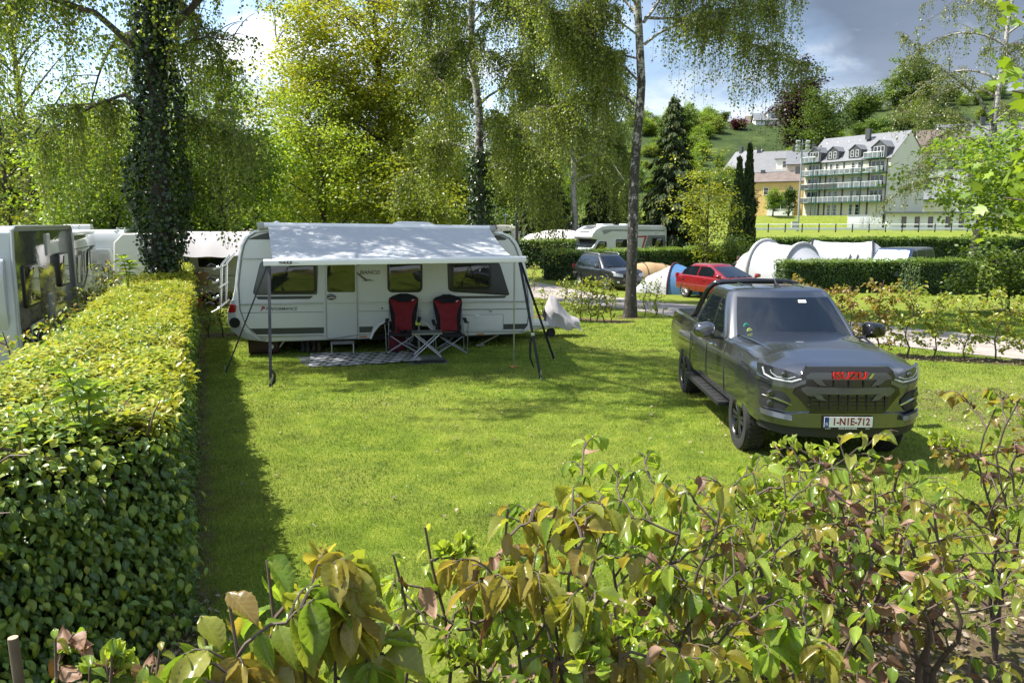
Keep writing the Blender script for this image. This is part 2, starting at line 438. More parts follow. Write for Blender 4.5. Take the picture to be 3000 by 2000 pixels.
# ================================================================= leaves and plants
def rand_unit(n):
    v = rng.normal(size=(n, 3)); return v/np.linalg.norm(v, axis=1, keepdims=True)
def nrm(a): return a/np.maximum(np.linalg.norm(a, axis=1, keepdims=True), 1e-9)
TM_S = (np.array([(0, 0, 0), (.5, .45, .1), (0, 1, -.06), (-.5, .45, .1)]), np.array([(0, 1, 2), (0, 2, 3)]))
TM_M = (np.array([(0, 0, 0), (.36, .2, .06), (.5, .5, .1), (.3, .8, .05), (0, 1, -.1), (-.3, .8, .05), (-.5, .5, .1), (-.36, .2, .06), (0, .35, -.01), (0, .7, -.03)]),
        np.array([(0, 1, 8), (1, 2, 8), (2, 9, 8), (2, 3, 9), (3, 4, 9), (4, 5, 9), (5, 6, 9), (6, 8, 9), (6, 7, 8), (7, 0, 8)]))
def tm_beech(pleat=.022, droop=.16, fold=.22, nw=6, nl=18):
    V = []; Fq = []
    for j in range(nl+1):
        t = j/nl; w = .5*(math.sin(math.pi*min(1, t**.86))**.8 if 0 < t < 1 else 0.012)
        if t > .8: w *= 1-.25*(t-.8)/.2
        w *= 1+.02*math.cos(2*math.pi*8*t)*(nl > 10)
        for i in range(nw+1):
            q = (i/nw*2-1); x = q*w
            z = fold*abs(x)*(1-.3*t)-droop*t*t+pleat*math.cos(2*math.pi*8*(t-.55*abs(x)))*abs(q)**.4*(1 if 0 < j < nl else 0)
            V.append((x, t, z+.075*math.sin(5.5*t+2.4*q+droop*9)*abs(q)))
    for j in range(nl):
        for i in range(nw): a = j*(nw+1)+i; Fq.append((a, a+1, a+nw+2, a+nw+1))
    return np.array(V), np.array(Fq)
TM_B = tm_beech(); TM_B2 = tm_beech(.03, .42, .5); TM_B3 = tm_beech(.02, .05, .75)
TM_H = tm_beech(.03, .12, .25, 4, 7)
def leaf_geo(P, D, Nn, L, tm, wid=.6):
    P = np.asarray(P, float); D = nrm(np.asarray(D, float)); Nn = np.asarray(Nn, float)
    Nn = nrm(Nn-D*np.sum(Nn*D, axis=1, keepdims=True)); Sx = np.cross(D, Nn)
    T, Fc = tm; n = len(P); L = np.broadcast_to(np.asarray(L, float), (n,))[:, None, None]; wd = np.broadcast_to(np.asarray(wid, float), (n,))[:, None, None]
    V = P[:, None, :]+L*(T[None, :, 1:2]*D[:, None, :]+T[None, :, 0:1]*wd*Sx[:, None, :]+T[None, :, 2:3]*Nn[:, None, :])
    Fa = Fc[None]+(np.arange(n)*len(T))[:, None, None]
    return V.reshape(-1, 3), Fa.reshape(-1, Fc.shape[1])
def leaves(name, P, D, Nn, L, tm, m, parent, wid=.6, lv=None, uv=False, smooth=False):
    V, Fa = leaf_geo(P, D, Nn, L, tm, wid); k = len(tm[0]); n = len(P)
    lv = rng.random(n) if lv is None else np.clip(lv, 0, 1)
    luv = np.tile(np.column_stack([tm[0][:, 0], tm[0][:, 1], tm[0][:, 0]*0]), (n, 1)) if uv else None
    return np_mesh(name, V, Fa, m, parent, smooth, np.repeat(lv, k), luv)

DG = (.028, .062, .010); MG = (.065, .13, .018); LG = (.13, .21, .026); LIME = (.27, .32, .036); YEL = (.38, .39, .055); BRZ = (.13, .075, .028)
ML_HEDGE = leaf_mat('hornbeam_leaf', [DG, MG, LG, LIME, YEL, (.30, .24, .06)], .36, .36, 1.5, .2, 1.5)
ML_HEDGE2 = leaf_mat('far_hedge_leaf', [(.025, .055, .01), (.055, .11, .016), (.12, .20, .026), (.21, .29, .04)], .32, .42, 1.4, .22, .9)
ML_HEDGEV = leaf_mat('hornbeam_leaf_near', [DG, (.035, .085, .016), (.06, .13, .022), LG, LIME, YEL], .3, .36, 1.5, .15, 2, vein=True)
ML_BIRCH = leaf_mat('birch_leaf', [(.08, .13, .024), (.14, .20, .034), (.21, .27, .05), (.30, .34, .075)], .48, .36, 1.35, .25, .5)
ML_BIRCHG = leaf_mat('old_birch_leaf', [(.085, .12, .035), (.13, .17, .05), (.19, .225, .07), (.26, .29, .10)], .45, .38, 1.25, .25, .5)
ML_BIRCHD = leaf_mat('ivy_birch_leaf', [(.075, .13, .024), (.13, .19, .033), (.19, .25, .045), (.27, .32, .065)], .52, .38, 1.3, .25, .5)
ML_MAPLEY = leaf_mat('gold_maple_leaf', [(.13, .19, .020), (.24, .28, .024), (.35, .365, .032), (.46, .44, .045)], .45, .4, 1.25, .25, .3)
ML_LIME = leaf_mat('lime_leaf', [(.08, .155, .018), (.145, .24, .026), (.22, .31, .034), (.31, .39, .05)], .5, .4, 1.4, .3, .3)
ML_MID = leaf_mat('wood_leaf', [(.04, .078, .013), (.075, .13, .019), (.12, .18, .026), (.17, .225, .038)], .42, .45, 1.3, .22, .22)
ML_DARK = leaf_mat('conifer_needle', [(.012, .028, .007), (.022, .046, .009), (.042, .066, .014), (.11, .105, .02)], .15, .8, 1., .3, .5)
ML_CYP = leaf_mat('cypress_needle', [(.010, .024, .007), (.018, .038, .010), (.03, .055, .012)], .1, .55, 1., .25, .8)
ML_IVY = leaf_mat('ivy_leaf', [(.010, .026, .008), (.018, .04, .010), (.032, .06, .014), (.06, .095, .025)], .15, .3, 1.2, .25, 1.2)
ML_COPPER = leaf_mat('copper_leaf', [(.030, .012, .014), (.045, .018, .018), (.07, .03, .025)], .2, .45, 1., .3, .2)
ML_RED = leaf_mat('red_maple_leaf', [(.05, .008, .012), (.09, .012, .018), (.13, .02, .025)], .3, .45, 1., .3, .2)
ML_BEECH = leaf_mat('young_beech_leaf', [(.15, .095, .035), (.25, .19, .05), (.28, .27, .05), (.14, .23, .03), (.22, .32, .040), (.38, .43, .075)], .48, .25, 1.6, .12, 3, vein=True)
ML_BEECHF = leaf_mat('row_beech_leaf', [(.15, .075, .03), (.24, .16, .045), (.26, .25, .045), (.15, .22, .028), (.24, .31, .04), (.36, .38, .07)], .4, .3, 1.6, .15, 2)
ML_DEAD = leaf_mat('dead_leaf', [(.10, .05, .03), (.20, .11, .065), (.33, .21, .14)], .25, .55, 1.2, .2, 4)
M_BARK = mat('dark_bark', (.055, .045, .035), .9, var=.45, scale=9, bump=.8, bscale=22, stretch=(1, 1, .25))
M_TWIG = mat('twig_bark', (.11, .08, .06), .8, var=.35, scale=14)
M_TWIGD = mat('dark_twig', (.085, .062, .046), .8, var=.35, scale=14)
def birch_bark(lo=.14, hi=-.02):
    m, nt, b = new_mat('birch_bark'); N, L = nt.nodes, nt.links
    a = _noise(nt, 5.5, 9, .75, stretch=(1.3, 1.3, .7)); h = _noise(nt, 6.0, 6, .65, stretch=(.5, .5, 4.0))
    w = _ramp(nt, h, [(.36, (.03, .026, .022)), (.46, (.36, .345, .32)), (.7, (.52, .50, .47))])
    d = _ramp(nt, _noise(nt, 9, 9, .75), [(.35, (.016, .014, .012)), (.6, (.065, .056, .045)), (.75, (.05, .055, .025))])
    tc = N.new('ShaderNodeTexCoord'); sp = N.new('ShaderNodeSeparateXYZ'); L.new(tc.outputs['Object'], sp.inputs[0])
    mr = N.new('ShaderNodeMapRange'); mr.inputs[1].default_value = 0.; mr.inputs[2].default_value = 9.; mr.inputs[3].default_value = lo; mr.inputs[4].default_value = hi
    L.new(sp.outputs[2], mr.inputs[0]); ad = N.new('ShaderNodeMath'); ad.operation = 'ADD'; L.new(a, ad.inputs[0]); L.new(mr.outputs[0], ad.inputs[1])
    c = _mix(nt, _ramp(nt, ad.outputs[0], [(.44, (0, 0, 0)), (.51, (1, 1, 1))]), w, d)
    L.new(c, b.inputs['Base Color']); b.inputs['Roughness'].default_value = .8
    bp = N.new('ShaderNodeBump'); bp.inputs['Strength'].default_value = 1.; bp.inputs['Distance'].default_value = .04; L.new(a, bp.inputs['Height']); L.new(bp.outputs[0], b.inputs['Normal'])
    return m
M_BIRCH = birch_bark(.09, -.05); M_BIRCHW = birch_bark(-.06, -.22)

def wob(x, y, z, s=1., seed=0): return mnoise.noise(Vector((x*s+seed, y*s-seed*.7, z*s+seed*.3)))
def hedge(name, label, a, b, width, h, leaf=.06, dens=900, m=ML_HEDGE2, group=None, hprof=None, lvtop=(.45, 1.), lvside=(0., .55), tm=TM_M, jit=.07, cat='hedge', sides='fbrlt', rough=.05, wid=.62, z0=None):
    """clipped hedge from a to b (centre line of its front face is a-b, it lies to the left of a->b)"""
    a = Vector((a[0], a[1], gz(a[0], a[1]) if z0 is None else z0)); b = Vector((b[0], b[1], gz(b[0], b[1]) if z0 is None else z0)); Ln = (b-a).length; u = (b-a).normalized(); n = Vector((-u.y, u.x, 0)).normalized()
    root = thing(name, label, cat, a, 0, group)
    hp = hprof or (lambda s: h)
    Ps, Ds, Ns, Lv = [], [], [], []
    def pt(s, w, z): return u*s+n*w+Vector((0, 0, z))
    def put(area, f, lv, side):
        k = int(area*dens)
        for _ in range(k):
            p, nn = f(random.random(), random.random())
            if p is None: continue
            q = wob(p.x, p.y, p.z, 1.3, 3)*rough*1.6+wob(p.x, p.y, p.z, 5, 9)*rough
            p = p+nn*(q+random.gauss(0, jit*.55)-abs(random.gauss(0, jit))*.5)
            r = Vector((random.gauss(0, 1), random.gauss(0, 1), random.gauss(0, 1)))
            if side: d = (Vector((0, 0, -1))*.75+nn*.35+r*.45); no = nn*1.0+Vector((0, 0, .35))+r*.4
            else: d = Vector((r.x, r.y, .12+.3*r.z)); no = Vector((0, 0, 1))+r*.42
            toplit = smooth01((p.z/h-.72)/.3)*.42 if side else 0  # light on the upper sides painted in: paler leaf values towards the top
            if toplit and random.random() < .7: no = no+Vector((0, 0, toplit*2.5)); d = d+Vector((0, 0, toplit*2.2))
            Lv.append(min(1, max(0, toplit+lv[0]+(lv[1]-lv[0])*(random.random()*.75+.25*(wob(p.x, p.y, p.z, 2.3, 21)*1.4+.5)))))
            Ps.append(p); Ds.append(d); Ns.append(no)
    mean = sum(hp(Ln*i/20) for i in range(21))/21
    if 't' in sides: put(Ln*width, lambda x, y: (pt(x*Ln, y*width, hp(x*Ln)-.05*(abs(y*2-1)**6)), Vector((0, 0, 1))), lvtop, False)
    if 'f' in sides: put(Ln*mean, lambda x, y: (pt(x*Ln, 0, .03+y*hp(x*Ln)*.985), -n), lvside, True)
    if 'b' in sides: put(Ln*mean*.6, lambda x, y: (pt(x*Ln, width, .03+y*hp(x*Ln)*.985), n), lvside, True)
    if 'l' in sides: put(width*hp(0), lambda x, y: (pt(0, x*width, .03+y*hp(0)), -u), lvside, True)
    if 'r' in sides: put(width*hp(Ln), lambda x, y: (pt(Ln, x*width, .03+y*hp(Ln)), u), lvside, True)
    leaves('foliage', np.array([tuple(p) for p in Ps]), np.array([tuple(p) for p in Ds]), np.array([tuple(p) for p in Ns]), leaf*rng.uniform(.7, 1.25, len(Ps)), tm, m, root, wid, np.array(Lv))
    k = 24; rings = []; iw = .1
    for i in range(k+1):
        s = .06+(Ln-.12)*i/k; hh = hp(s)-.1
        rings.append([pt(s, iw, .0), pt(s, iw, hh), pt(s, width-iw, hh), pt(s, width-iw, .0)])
    MB().loft(rings).build('shade_core', M_CORE, root)  # added solid dark box standing in for the shaded inside, stops see-through
    return root
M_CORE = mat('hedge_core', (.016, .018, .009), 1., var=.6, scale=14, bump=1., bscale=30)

# ---------------------------------------------------------------- tree skeletons
def bez(a, b, c, n): return [a*(1-t)**2+b*2*t*(1-t)+c*t*t for t in (i/n for i in range(n+1))]
def taper(r0, r1, n): return [r0+(r1-r0)*(i/n)**.8 for i in range(n+1)]
def trunk_pts(h, lean=(0, 0), wig=.12, n=14, seed=0):
    return [Vector((lean[0]*(i/n)+wig*wob(i*.5, seed, 0, 1, seed)*(i > 0), lean[1]*(i/n)+wig*wob(i*.5, seed, 5, 1, seed)*(i > 0), h*i/n)) for i in range(n+1)]
def along(pts, t):
    f = max(0, min(.9999, t))*(len(pts)-1); i = int(f); return pts[i].lerp(pts[i+1], f-i)
def make_trunk_radii(r, n, tip=.12): return [r*(1.35 if i == 0 else 1)*(1-(1-tip)*(i/n)**1.1) for i in range(n+1)]
def crown_tree(name, label, loc, h, r, cen, rad, ncl, lpc, leafL, m, bark=M_BARK, lean=(0, 0), seed=0, group=None, cl_sig=.42, nlimb=12, limb0=.25, tm=TM_S, cat='tree', wid=.75, lvb=0., droop=.35, trunk_n=14, lumps=.35, extra=None, twig=True):
    random.seed(seed); rs = np.random.default_rng(seed)
    root = thing(name, label, cat, loc, random.random()*0, group)
    tp = trunk_pts(h*.93, lean, .15*h/10, trunk_n, seed)
    mb = MB(); mb.tube([tp[0]-Vector((0, 0, .3))]+tp, [r*1.5]+make_trunk_radii(r, trunk_n), 10)
    limbs = [tp[int(trunk_n*limb0):]]
    cen = Vector(cen)
    for i in range(nlimb):
        t = limb0+(.92-limb0)*(i+random.random()*.7)/nlimb; p = along(tp, t); a = i*2.4+random.random()*.7
        e = cen+Vector((math.cos(a)*rad[0], math.sin(a)*rad[1], 0))*(.78*math.sqrt(max(.12, 1-((p.z+.16*h-cen.z)/rad[2])**2)))
        e.z = min(cen.z+rad[2]*.85, p.z+h*(.10+.13*random.random()))
        mid = p.lerp(e, .5)+Vector((0, 0, .05*h*(random.random()-.1)))+Vector((random.gauss(0, .03*h), random.gauss(0, .03*h), 0))
        b = bez(p, mid, e, 8); rr = r*.42*(1-.55*t)
        mb.tube(b, taper(rr, rr*.18, 8), 6); limbs.append(b)
    Ps, cl = [], []
    k = 0; tries = 0
    while k < ncl and tries < ncl*20:
        tries += 1
        d = Vector(rs.normal(size=3)).normalized(); q = rs.random()**.38
        lump = 1+lumps*wob(d.x*2, d.y*2, d.z*2, 1, seed*1.7+2)*1.6
        p = cen+Vector((d.x*rad[0], d.y*rad[1], d.z*rad[2]))*q*lump
        if p.z < .6 or (extra and not extra(p)): continue
        cl.append(p); k += 1
    lim = [q for b in limbs for q in b[2:]]
    la = np.array([tuple(q) for q in lim])
    for p in cl:
        dd = np.sum((la-np.array(p))**2, axis=1)+np.maximum(0, la[:, 2]-p.z)*1.5
        q = lim[int(np.argmin(dd))]
        if twig:
            b = bez(q, q.lerp(p, .55)+Vector((0, 0, (p-q).length*.12)), p, 3); mb.tube(b, taper(max(.008, r*.05), .004, 3), 3, cap=False)
    mb.build('trunk', bark, root, smooth=True)
    n = ncl*lpc if len(cl) == ncl else len(cl)*lpc
    C = np.repeat(np.array([tuple(p) for p in cl]), lpc, axis=0)
    sg = cl_sig*rs.uniform(.6, 1.3, len(cl)).repeat(lpc)[:, None]
    off = rs.normal(size=(len(C), 3))*np.array([1, 1, .55])*sg
    D = nrm(off*np.array([1, 1, .3])+rs.normal(size=(len(C), 3))*.35*sg+np.array([0, 0, -droop])*sg); Nn = np.array([0, 0, 1.])+rs.normal(size=(len(C), 3))*.55
    lv = np.clip(rs.random(len(cl)).repeat(lpc)*.45+rs.random(len(C))*.55+lvb, 0, 1)
    leaves('crown', C+off, D, Nn, leafL*rs.uniform(.65, 1.3, len(C)), tm, m, root, wid, lv)
    return root
def strands(anchors, nper, lens, leafL, step, sway=.25, out=None, rs=None, drift=.22, taperl=True):
    """hanging twigs: returns twig MB, leaf arrays"""
    mb = MB(); P, D, Nn, Lf = [], [], [], []
    for p in anchors:
        for _ in range(nper):
            ln = random.uniform(*lens); q = p.copy(); a = random.random()*6.28
            o2 = Vector((math.cos(a), math.sin(a), 0)); k = max(4, int(ln/.3)); pts = [q.copy()]
            for i in range(k):
                t = i/k; q = q+(o2*(drift*(1-t)**2.0)+Vector((random.gauss(0, .05), random.gauss(0, .05), -1+.75*(1-t)**4)))*(ln/k); pts.append(q.copy())
            mb.tube(pts, taper(.0065, .003, k), 3, cap=False)
            nl = int(ln/step)
            for i in range(nl):
                t = (i+random.random())/nl
                if random.random() < .12: continue
                c = along(pts, t); b = random.random()*6.28
                P.append(c+Vector((math.cos(b), math.sin(b), 0))*random.random()*.13); D.append((math.cos(b)*.7, math.sin(b)*.7, -.75+random.gauss(0, .35)))
                Nn.append((random.gauss(0, 1), random.gauss(0, 1), .6+random.gauss(0, .6))); Lf.append(leafL*random.choice((.5, .8, 1., 1.2, 1.45))*random.uniform(.85, 1.15))
    return mb, P, D, Nn, Lf
def ivy_on(tp, rad, t0, t1, n, leafL, parent, spread=.14, lump=.6):
    P, D, Nn, Lf = [], [], [], []
    for _ in range(n):
        t = t0+(t1-t0)*random.random(); c = along(tp, t); a = random.random()*6.28; o2 = Vector((math.cos(a), math.sin(a), 0))
        rr = rad(t)*(1+lump*wob(o2.x*1.2, o2.y*1.2, c.z*.9, 1, 4))+abs(random.gauss(0, spread))
        P.append(c+o2*rr+Vector((0, 0, random.gauss(0, .05)))); D.append(Vector((0, 0, -.8))+o2*.3+Vector((random.gauss(0, .5), random.gauss(0, .5), random.gauss(0, .3)))); Nn.append(o2+Vector((random.gauss(0, .45), random.gauss(0, .45), .35))); Lf.append(leafL*random.uniform(.6, 1.3))
    A = lambda q: np.array([tuple(p) for p in q])
    return leaves('ivy', A(P), A(D), A(Nn), np.array(Lf), TM_M, ML_IVY, parent, .95)
def hang_birch(name, label, loc, tp, r, limbs, m, nstr, lens, leafL=.055, step=.045, bark=M_BIRCH, seed=1, group=None, ivy=None, cat='tree', sub=5, subl=(.8, 1.8), rfac=1., window=None):
    """weeping birch: tp trunk points, limbs = list of point lists (local)"""
    random.seed(seed); root = thing(name, label, cat, loc, 0, group)
    n = len(tp)-1; mb = MB(); mb.tube([tp[0]-Vector((0, 0, .3))]+tp, [r*1.5]+make_trunk_radii(r, n, .25), 14)
    anchors = []
    tw = MB()
    for b in limbs:
        k = len(b)-1; r0 = r*.34*rfac*(b[0]-b[-1]).length/5; r0 = min(r*.55, max(.03, r0)); mb.tube(b, taper(r0, .012, k), 7)
        for j in range(sub*2):
            t = .25+.75*(j+random.random())/(sub*2); p = along(b, t); dirn = (along(b, min(1, t+.1))-along(b, t-.1)).normalized()
            s = Vector((-dirn.y, dirn.x, 0))*random.choice((-1, 1)); e = p+(dirn*.6+s*random.uniform(.3, 1.)+Vector((0, 0, random.uniform(-.25, .3))))*random.uniform(*subl)
            c = bez(p, p.lerp(e, .5)+Vector((0, 0, .2)), e, 5); tw.tube(c, taper(.02, .006, 5), 4, cap=False); anchors += [along(c, q) for q in (.3, .55, .8, 1.)]
        anchors += [along(b, .35+.65*q/8) for q in range(9)]
    mb.build('trunk', bark, root, smooth=True)
    sel = [random.choice(anchors) for _ in range(nstr)]
    sel = [p+Vector((random.gauss(0, .12), random.gauss(0, .12), 0)) for p in sel]
    if window: sel = [p for p in sel if window(p)]
    h2 = len(sel)//2; smb, P, D, Nn, Lf = strands(sel[:h2], 1, lens, leafL, step); s2 = strands(sel[h2:]+[random.choice(anchors) if not window else random.choice(sel) for _ in range(h2)], 1, (lens[0]*.3, lens[0]*1.3), leafL, step*.8, drift=.5)
    o = len(smb.v); smb.v += s2[0].v; smb.f += [tuple(i+o for i in f) for f in s2[0].f]; smb.m += s2[0].m; P += s2[1]; D += s2[2]; Nn += s2[3]; Lf += s2[4]
    o = len(tw.v); tw.v += smb.v; tw.f += [tuple(i+o for i in f) for f in smb.f]; tw.m += smb.m
    tw.build('twigs', M_TWIGD, root, normals=False)
    A = lambda q: np.array([tuple(p) for p in q])
    leaves('crown', A(P), A(D), A(Nn), np.array(Lf), TM_S, m, root, .8)
    if ivy: ivy_on(tp, *ivy, root)
    return root
def auto_limbs(tp, n, t0, t1, ln, rise=.25, sag=.5, seed=0):
    random.seed(seed); out = []
    for i in range(n):
        t = t0+(t1-t0)*(i+random.random()*.6)/n; p = along(tp, t); a = i*2.4+random.random(); l = random.uniform(*ln)
        d = Vector((math.cos(a), math.sin(a), 0)); m1 = p+d*l*.5+Vector((0, 0, l*rise)); e = p+d*l+Vector((0, 0, l*(rise-sag)))
        out.append(bez(p, m1+Vector((0, 0, l*.2)), e, 9))
    return out
# ================================================================= vehicles
M_TYRE = mat('tyre_rubber', (.018, .018, .018), .85, var=.25, scale=8, dirt=((.09, .08, .065), .5, 6), bump=.3, bscale=90)
M_BLK = mat('black_plastic', (.013, .013, .014), .5, var=.2, scale=10, rvar=.15)
M_GBLK = mat('gloss_black', (.008, .008, .009), .12, var=.1, coat=.6)
M_GLASS = mat('tinted_glass', (.006, .009, .013), .03, var=.3, scale=2, spec=.6, coat=.25)
M_CHROME = mat('chrome', (.62, .63, .64), .18, 1., var=.05)
M_ALU = mat('aluminium', (.50, .51, .52), .38, .9, var=.08)
M_WHITEP = mat('white_plastic', (.74, .74, .73), .35, var=.03, scale=3)
M_LENS = mat('clear_lens', (.40, .42, .44), .06, .2, var=.2, scale=30, coat=1.)
M_DLENS = mat('dark_lens', (.035, .038, .042), .05, .3, var=.3, scale=20, coat=1.)
M_REDL = mat('tail_lamp_red', (.30, .008, .010), .12, var=.2, scale=20, coat=.8)
M_AMB = mat('amber_lens', (.50, .16, .02), .2, var=.1)
M_PLATE = mat('plate_white', (.72, .72, .70), .3, var=.02)
M_PRED = mat('plate_red', (.22, .012, .016), .4, var=.05)
M_EUBLUE = mat('plate_blue', (.012, .05, .24), .4, var=.05)
def paint(name, col, metal=.6, rough=.3):
    return mat(name, col, rough, metal, var=.06, scale=220, detail=2, coat=1.)
def lerp(a, b, t): return a+(b-a)*t
def slab(F, B):
    mb = MB(); nu, nv = len(F), len(F[0]); o = nu*nv
    vs = [p for r in F for p in r]+[p for r in B for p in r]; fs = []
    for i in range(nu-1):
        for j in range(nv-1):
            a, b, c, d = i*nv+j, i*nv+j+1, (i+1)*nv+j+1, (i+1)*nv+j; fs += [(a, b, c, d), (a+o, d+o, c+o, b+o)]
    bd = [(0, j) for j in range(nv)]+[(i, nv-1) for i in range(1, nu)]+[(nu-1, j) for j in range(nv-2, -1, -1)]+[(i, 0) for i in range(nu-2, 0, -1)]
    bd = [i*nv+j for i, j in bd]
    for q in range(len(bd)):
        a, b = bd[q], bd[(q+1) % len(bd)]; fs.append((b, a, a+o, b+o))
    return mb.add(vs, fs)
def car_body(tab, n_sub=3):
    # smooth the station table
    xs = []
    for (a, b) in zip(tab, tab[1:]):
        for i in range(n_sub): xs.append(a[0]+(b[0]-a[0])*i/n_sub)
    xs.append(tab[-1][0]); rings = []
    X = np.array([t[0] for t in tab])
    for x in xs:
        w, zb, zs, ze, zc = (float(np.interp(x, X, [t[k] for t in tab])) for k in range(1, 6))
        h = [(0, zb), (w*.8, zb), (w-.035, zb+.04), (w-.005, zb+.16), (w, lerp(zb, zs, .55)), (w-.006, zs-.05), (w-.02, zs), (w-.05, ze-.03), (w-.085, ze-.004), (w-.14, ze+(zc-ze)*.15), (w*.62, ze+(zc-ze)*.84), (w*.34, ze+(zc-ze)*.97), (0, zc)]
        rings.append([(x, y, z) for y, z in h]+[(x, -y, z) for y, z in h[-2:0:-1]])
    return MB().loft(rings)
class GH:
    def __init__(s, xf, xb, z, w, bow=.16, rbow=.06, r=.16, dome=.07, crown=.05): s.xf, s.xb, s.z, s.w, s.bow, s.rb, s.r, s.dome, s.cr = xf, xb, z, w, bow, rbow, r, dome, crown
    def t(s, z): return (z-s.z[0])/(s.z[1]-s.z[0])
    def XF(s, z): t = s.t(z); return lerp(s.xf[0], s.xf[1], t)+s.cr*4*t*(1-t)*.6
    def XB(s, z): t = s.t(z); return lerp(s.xb[0], s.xb[1], t)-s.cr*4*t*(1-t)*.6
    def Wd(s, z): t = s.t(z); return lerp(s.w[0], s.w[1], t)+.012*4*t*(1-t)
    def outline(s, z):
        w, xf, xb, r = s.Wd(z), s.XF(z), s.XB(z), s.r; h = []
        fy = lambda y: xf-s.bow*(y/w)**2
        by = lambda y: xb+s.rb*(y/w)**2
        for i in range(7): y = (w-r)*i/6; h.append((fy(y), y))
        a, c, b = Vector((fy(w-r), w-r)), Vector((fy(w-r*.3), w)), Vector((fy(w)-r, w))
        for i in range(1, 5): q = bez(a, c, b, 5)[i]; h.append((q.x, q.y))
        x0, x1 = fy(w)-r, by(w)+r
        for i in range(9): h.append((lerp(x0, x1, i/8), w))
        a, c, b = Vector((x1, w)), Vector((by(w-r*.3), w)), Vector((by(w-r), w-r))
        for i in range(1, 5): q = bez(a, c, b, 5)[i]; h.append((q.x, q.y))
        for i in range(7): y = (w-r)*(1-i/6); h.append((by(y), y))
        return h
    def shell(s, zlow=None):
        rings = []; z0, z1 = s.z
        for i in range(9):
            z = lerp(z0, z1, i/8); h = s.outline(z); rings.append([(x, y, z) for x, y in h]+[(x, -y, z) for x, y in h[-2:0:-1]])
        h = s.outline(z1); cx = (s.XF(z1)+s.XB(z1))/2
        for k, dz in ((.965, .30), (.90, .55), (.75, .78), (.5, .93), (.2, 1.)):
            rings.append([(cx+(x-cx)*k, y*k, z1+s.dome*dz) for x, y in h]+[(cx+(x-cx)*k, -y*k, z1+s.dome*dz) for x, y in h[-2:0:-1]])
        return MB().loft(rings)
    def front_glass(s, ym, za, zb, off=.006, n=12):
        F, B = [], []
        for i in range(7):
            z = lerp(za, zb, i/6); f, b = [], []
            yy = ym*s.Wd(z)
            for j in range(n+1):
                y = lerp(-yy, yy, j/n); x = s.XF(z)-s.bow*(y/s.Wd(z))**2; f.append((x+off, y, z+off*.7)); b.append((x-.02, y, z-.01))
            F.append(f); B.append(b)
        return slab(F, B)
    def rear_glass(s, ym, za, zb, off=.006, n=8):
        F, B = [], []
        for i in range(5):
            z = lerp(za, zb, i/4); f, b = [], []; yy = ym*s.Wd(z)
            for j in range(n+1):
                y = lerp(-yy, yy, j/n); x = s.XB(z)+s.rb*(y/s.Wd(z))**2; f.append((x-off, y, z)); b.append((x+.02, y, z))
            F.append(f); B.append(b)
        return slab(F, B)
    def side_glass(s, side, za, zb, xf, xb, off=.006):
        """xf, xb : functions of z giving the front and rear borders"""
        F, B = [], []
        for i in range(7):
            z = lerp(za, zb, i/6); f, b = [], []
            for j in range(7):
                x = lerp(xb(z), xf(z), j/6); y = s.Wd(z); f.append((x, side*(y+off), z)); b.append((x, side*(y-.02), z))
            F.append(f); B.append(b)
        return slab(F, B)
def make_wheel(parent, r, w, style, mrim, name='wheel'):
    h = hub(name, parent)
    t = MB(); a = w/2
    t.lathe([(r*.66, -a*.9), (r*.80, -a), (r*.95, -a*.94), (r, -a*.7), (r, a*.7), (r*.95, a*.94), (r*.80, a), (r*.66, a*.9)], 36, cap=False)
    for i in range(40):
        q = 2*math.pi*i/40
        for sy in (-1, 0, 1): t.box((r*1.003*math.cos(q+.04*sy), sy*a*.5, r*1.003*math.sin(q+.04*sy)), (.028*r/.38, a*.36, .016), 0, Matrix.Rotation(-q+math.pi/2, 3, 'Y'))
    t.build('tyre', M_TYRE, h, True)
    m = MB(); R0 = r*.68
    m.lathe([(R0, -a*.8), (R0*1.02, a*.86), (R0*.95, a*.93), (R0*.90, a*.80), (R0*.86, a*.2), (R0*.86, -a*.5)], 32)
    m.lathe([(R0*.9, -a*.35), (R0*.9, -a*.25)], 24, mi=1)
    k = {'twin6': 6, 'multi': 10, 'five': 5, 'steel': 8}[style]
    for i in range(k):
        q = 2*math.pi*i/k
        for da in ((-.14, .14) if style == 'twin6' else (0,) if style != 'five' else (-.09, .09)):
            p0 = Vector((R0*.14*math.cos(q+da*2), a*.66, R0*.14*math.sin(q+da*2))); p1 = Vector((R0*.93*math.cos(q+da*1.25), a*.74, R0*.93*math.sin(q+da*1.25)))
            m.tube([p0, p0.lerp(p1, .5)+Vector((0, .012, 0)), p1], [R0*.085, R0*.075, R0*.085], 6, 0, flat=.7)
    m.lathe([(.005, a*.75), (R0*.13, a*.75), (R0*.2, a*.6), (R0*.22, a*.2)], 16)
    m.build('rim', [mrim, M_BLK], h, True)
    return h
def wheels(root, r, w, xs, ytrack, style, mrim, steer=0.):
    first = None
    for i, x in enumerate(xs):
        for sd in (1, -1):
            h = make_wheel(root, r, w, style, mrim) if first is None else dup(first, root)
            first = first or h
            h.location = (x, sd*(ytrack-w/2), r); h.rotation_euler = (0, random.random()*2, (0 if sd > 0 else math.pi)+(steer if i == 0 else 0))
            h.rotation_mode = 'XYZ'
            h.rotation_euler = (0, 0, (0 if sd > 0 else math.pi)+(steer if i == 0 else 0))
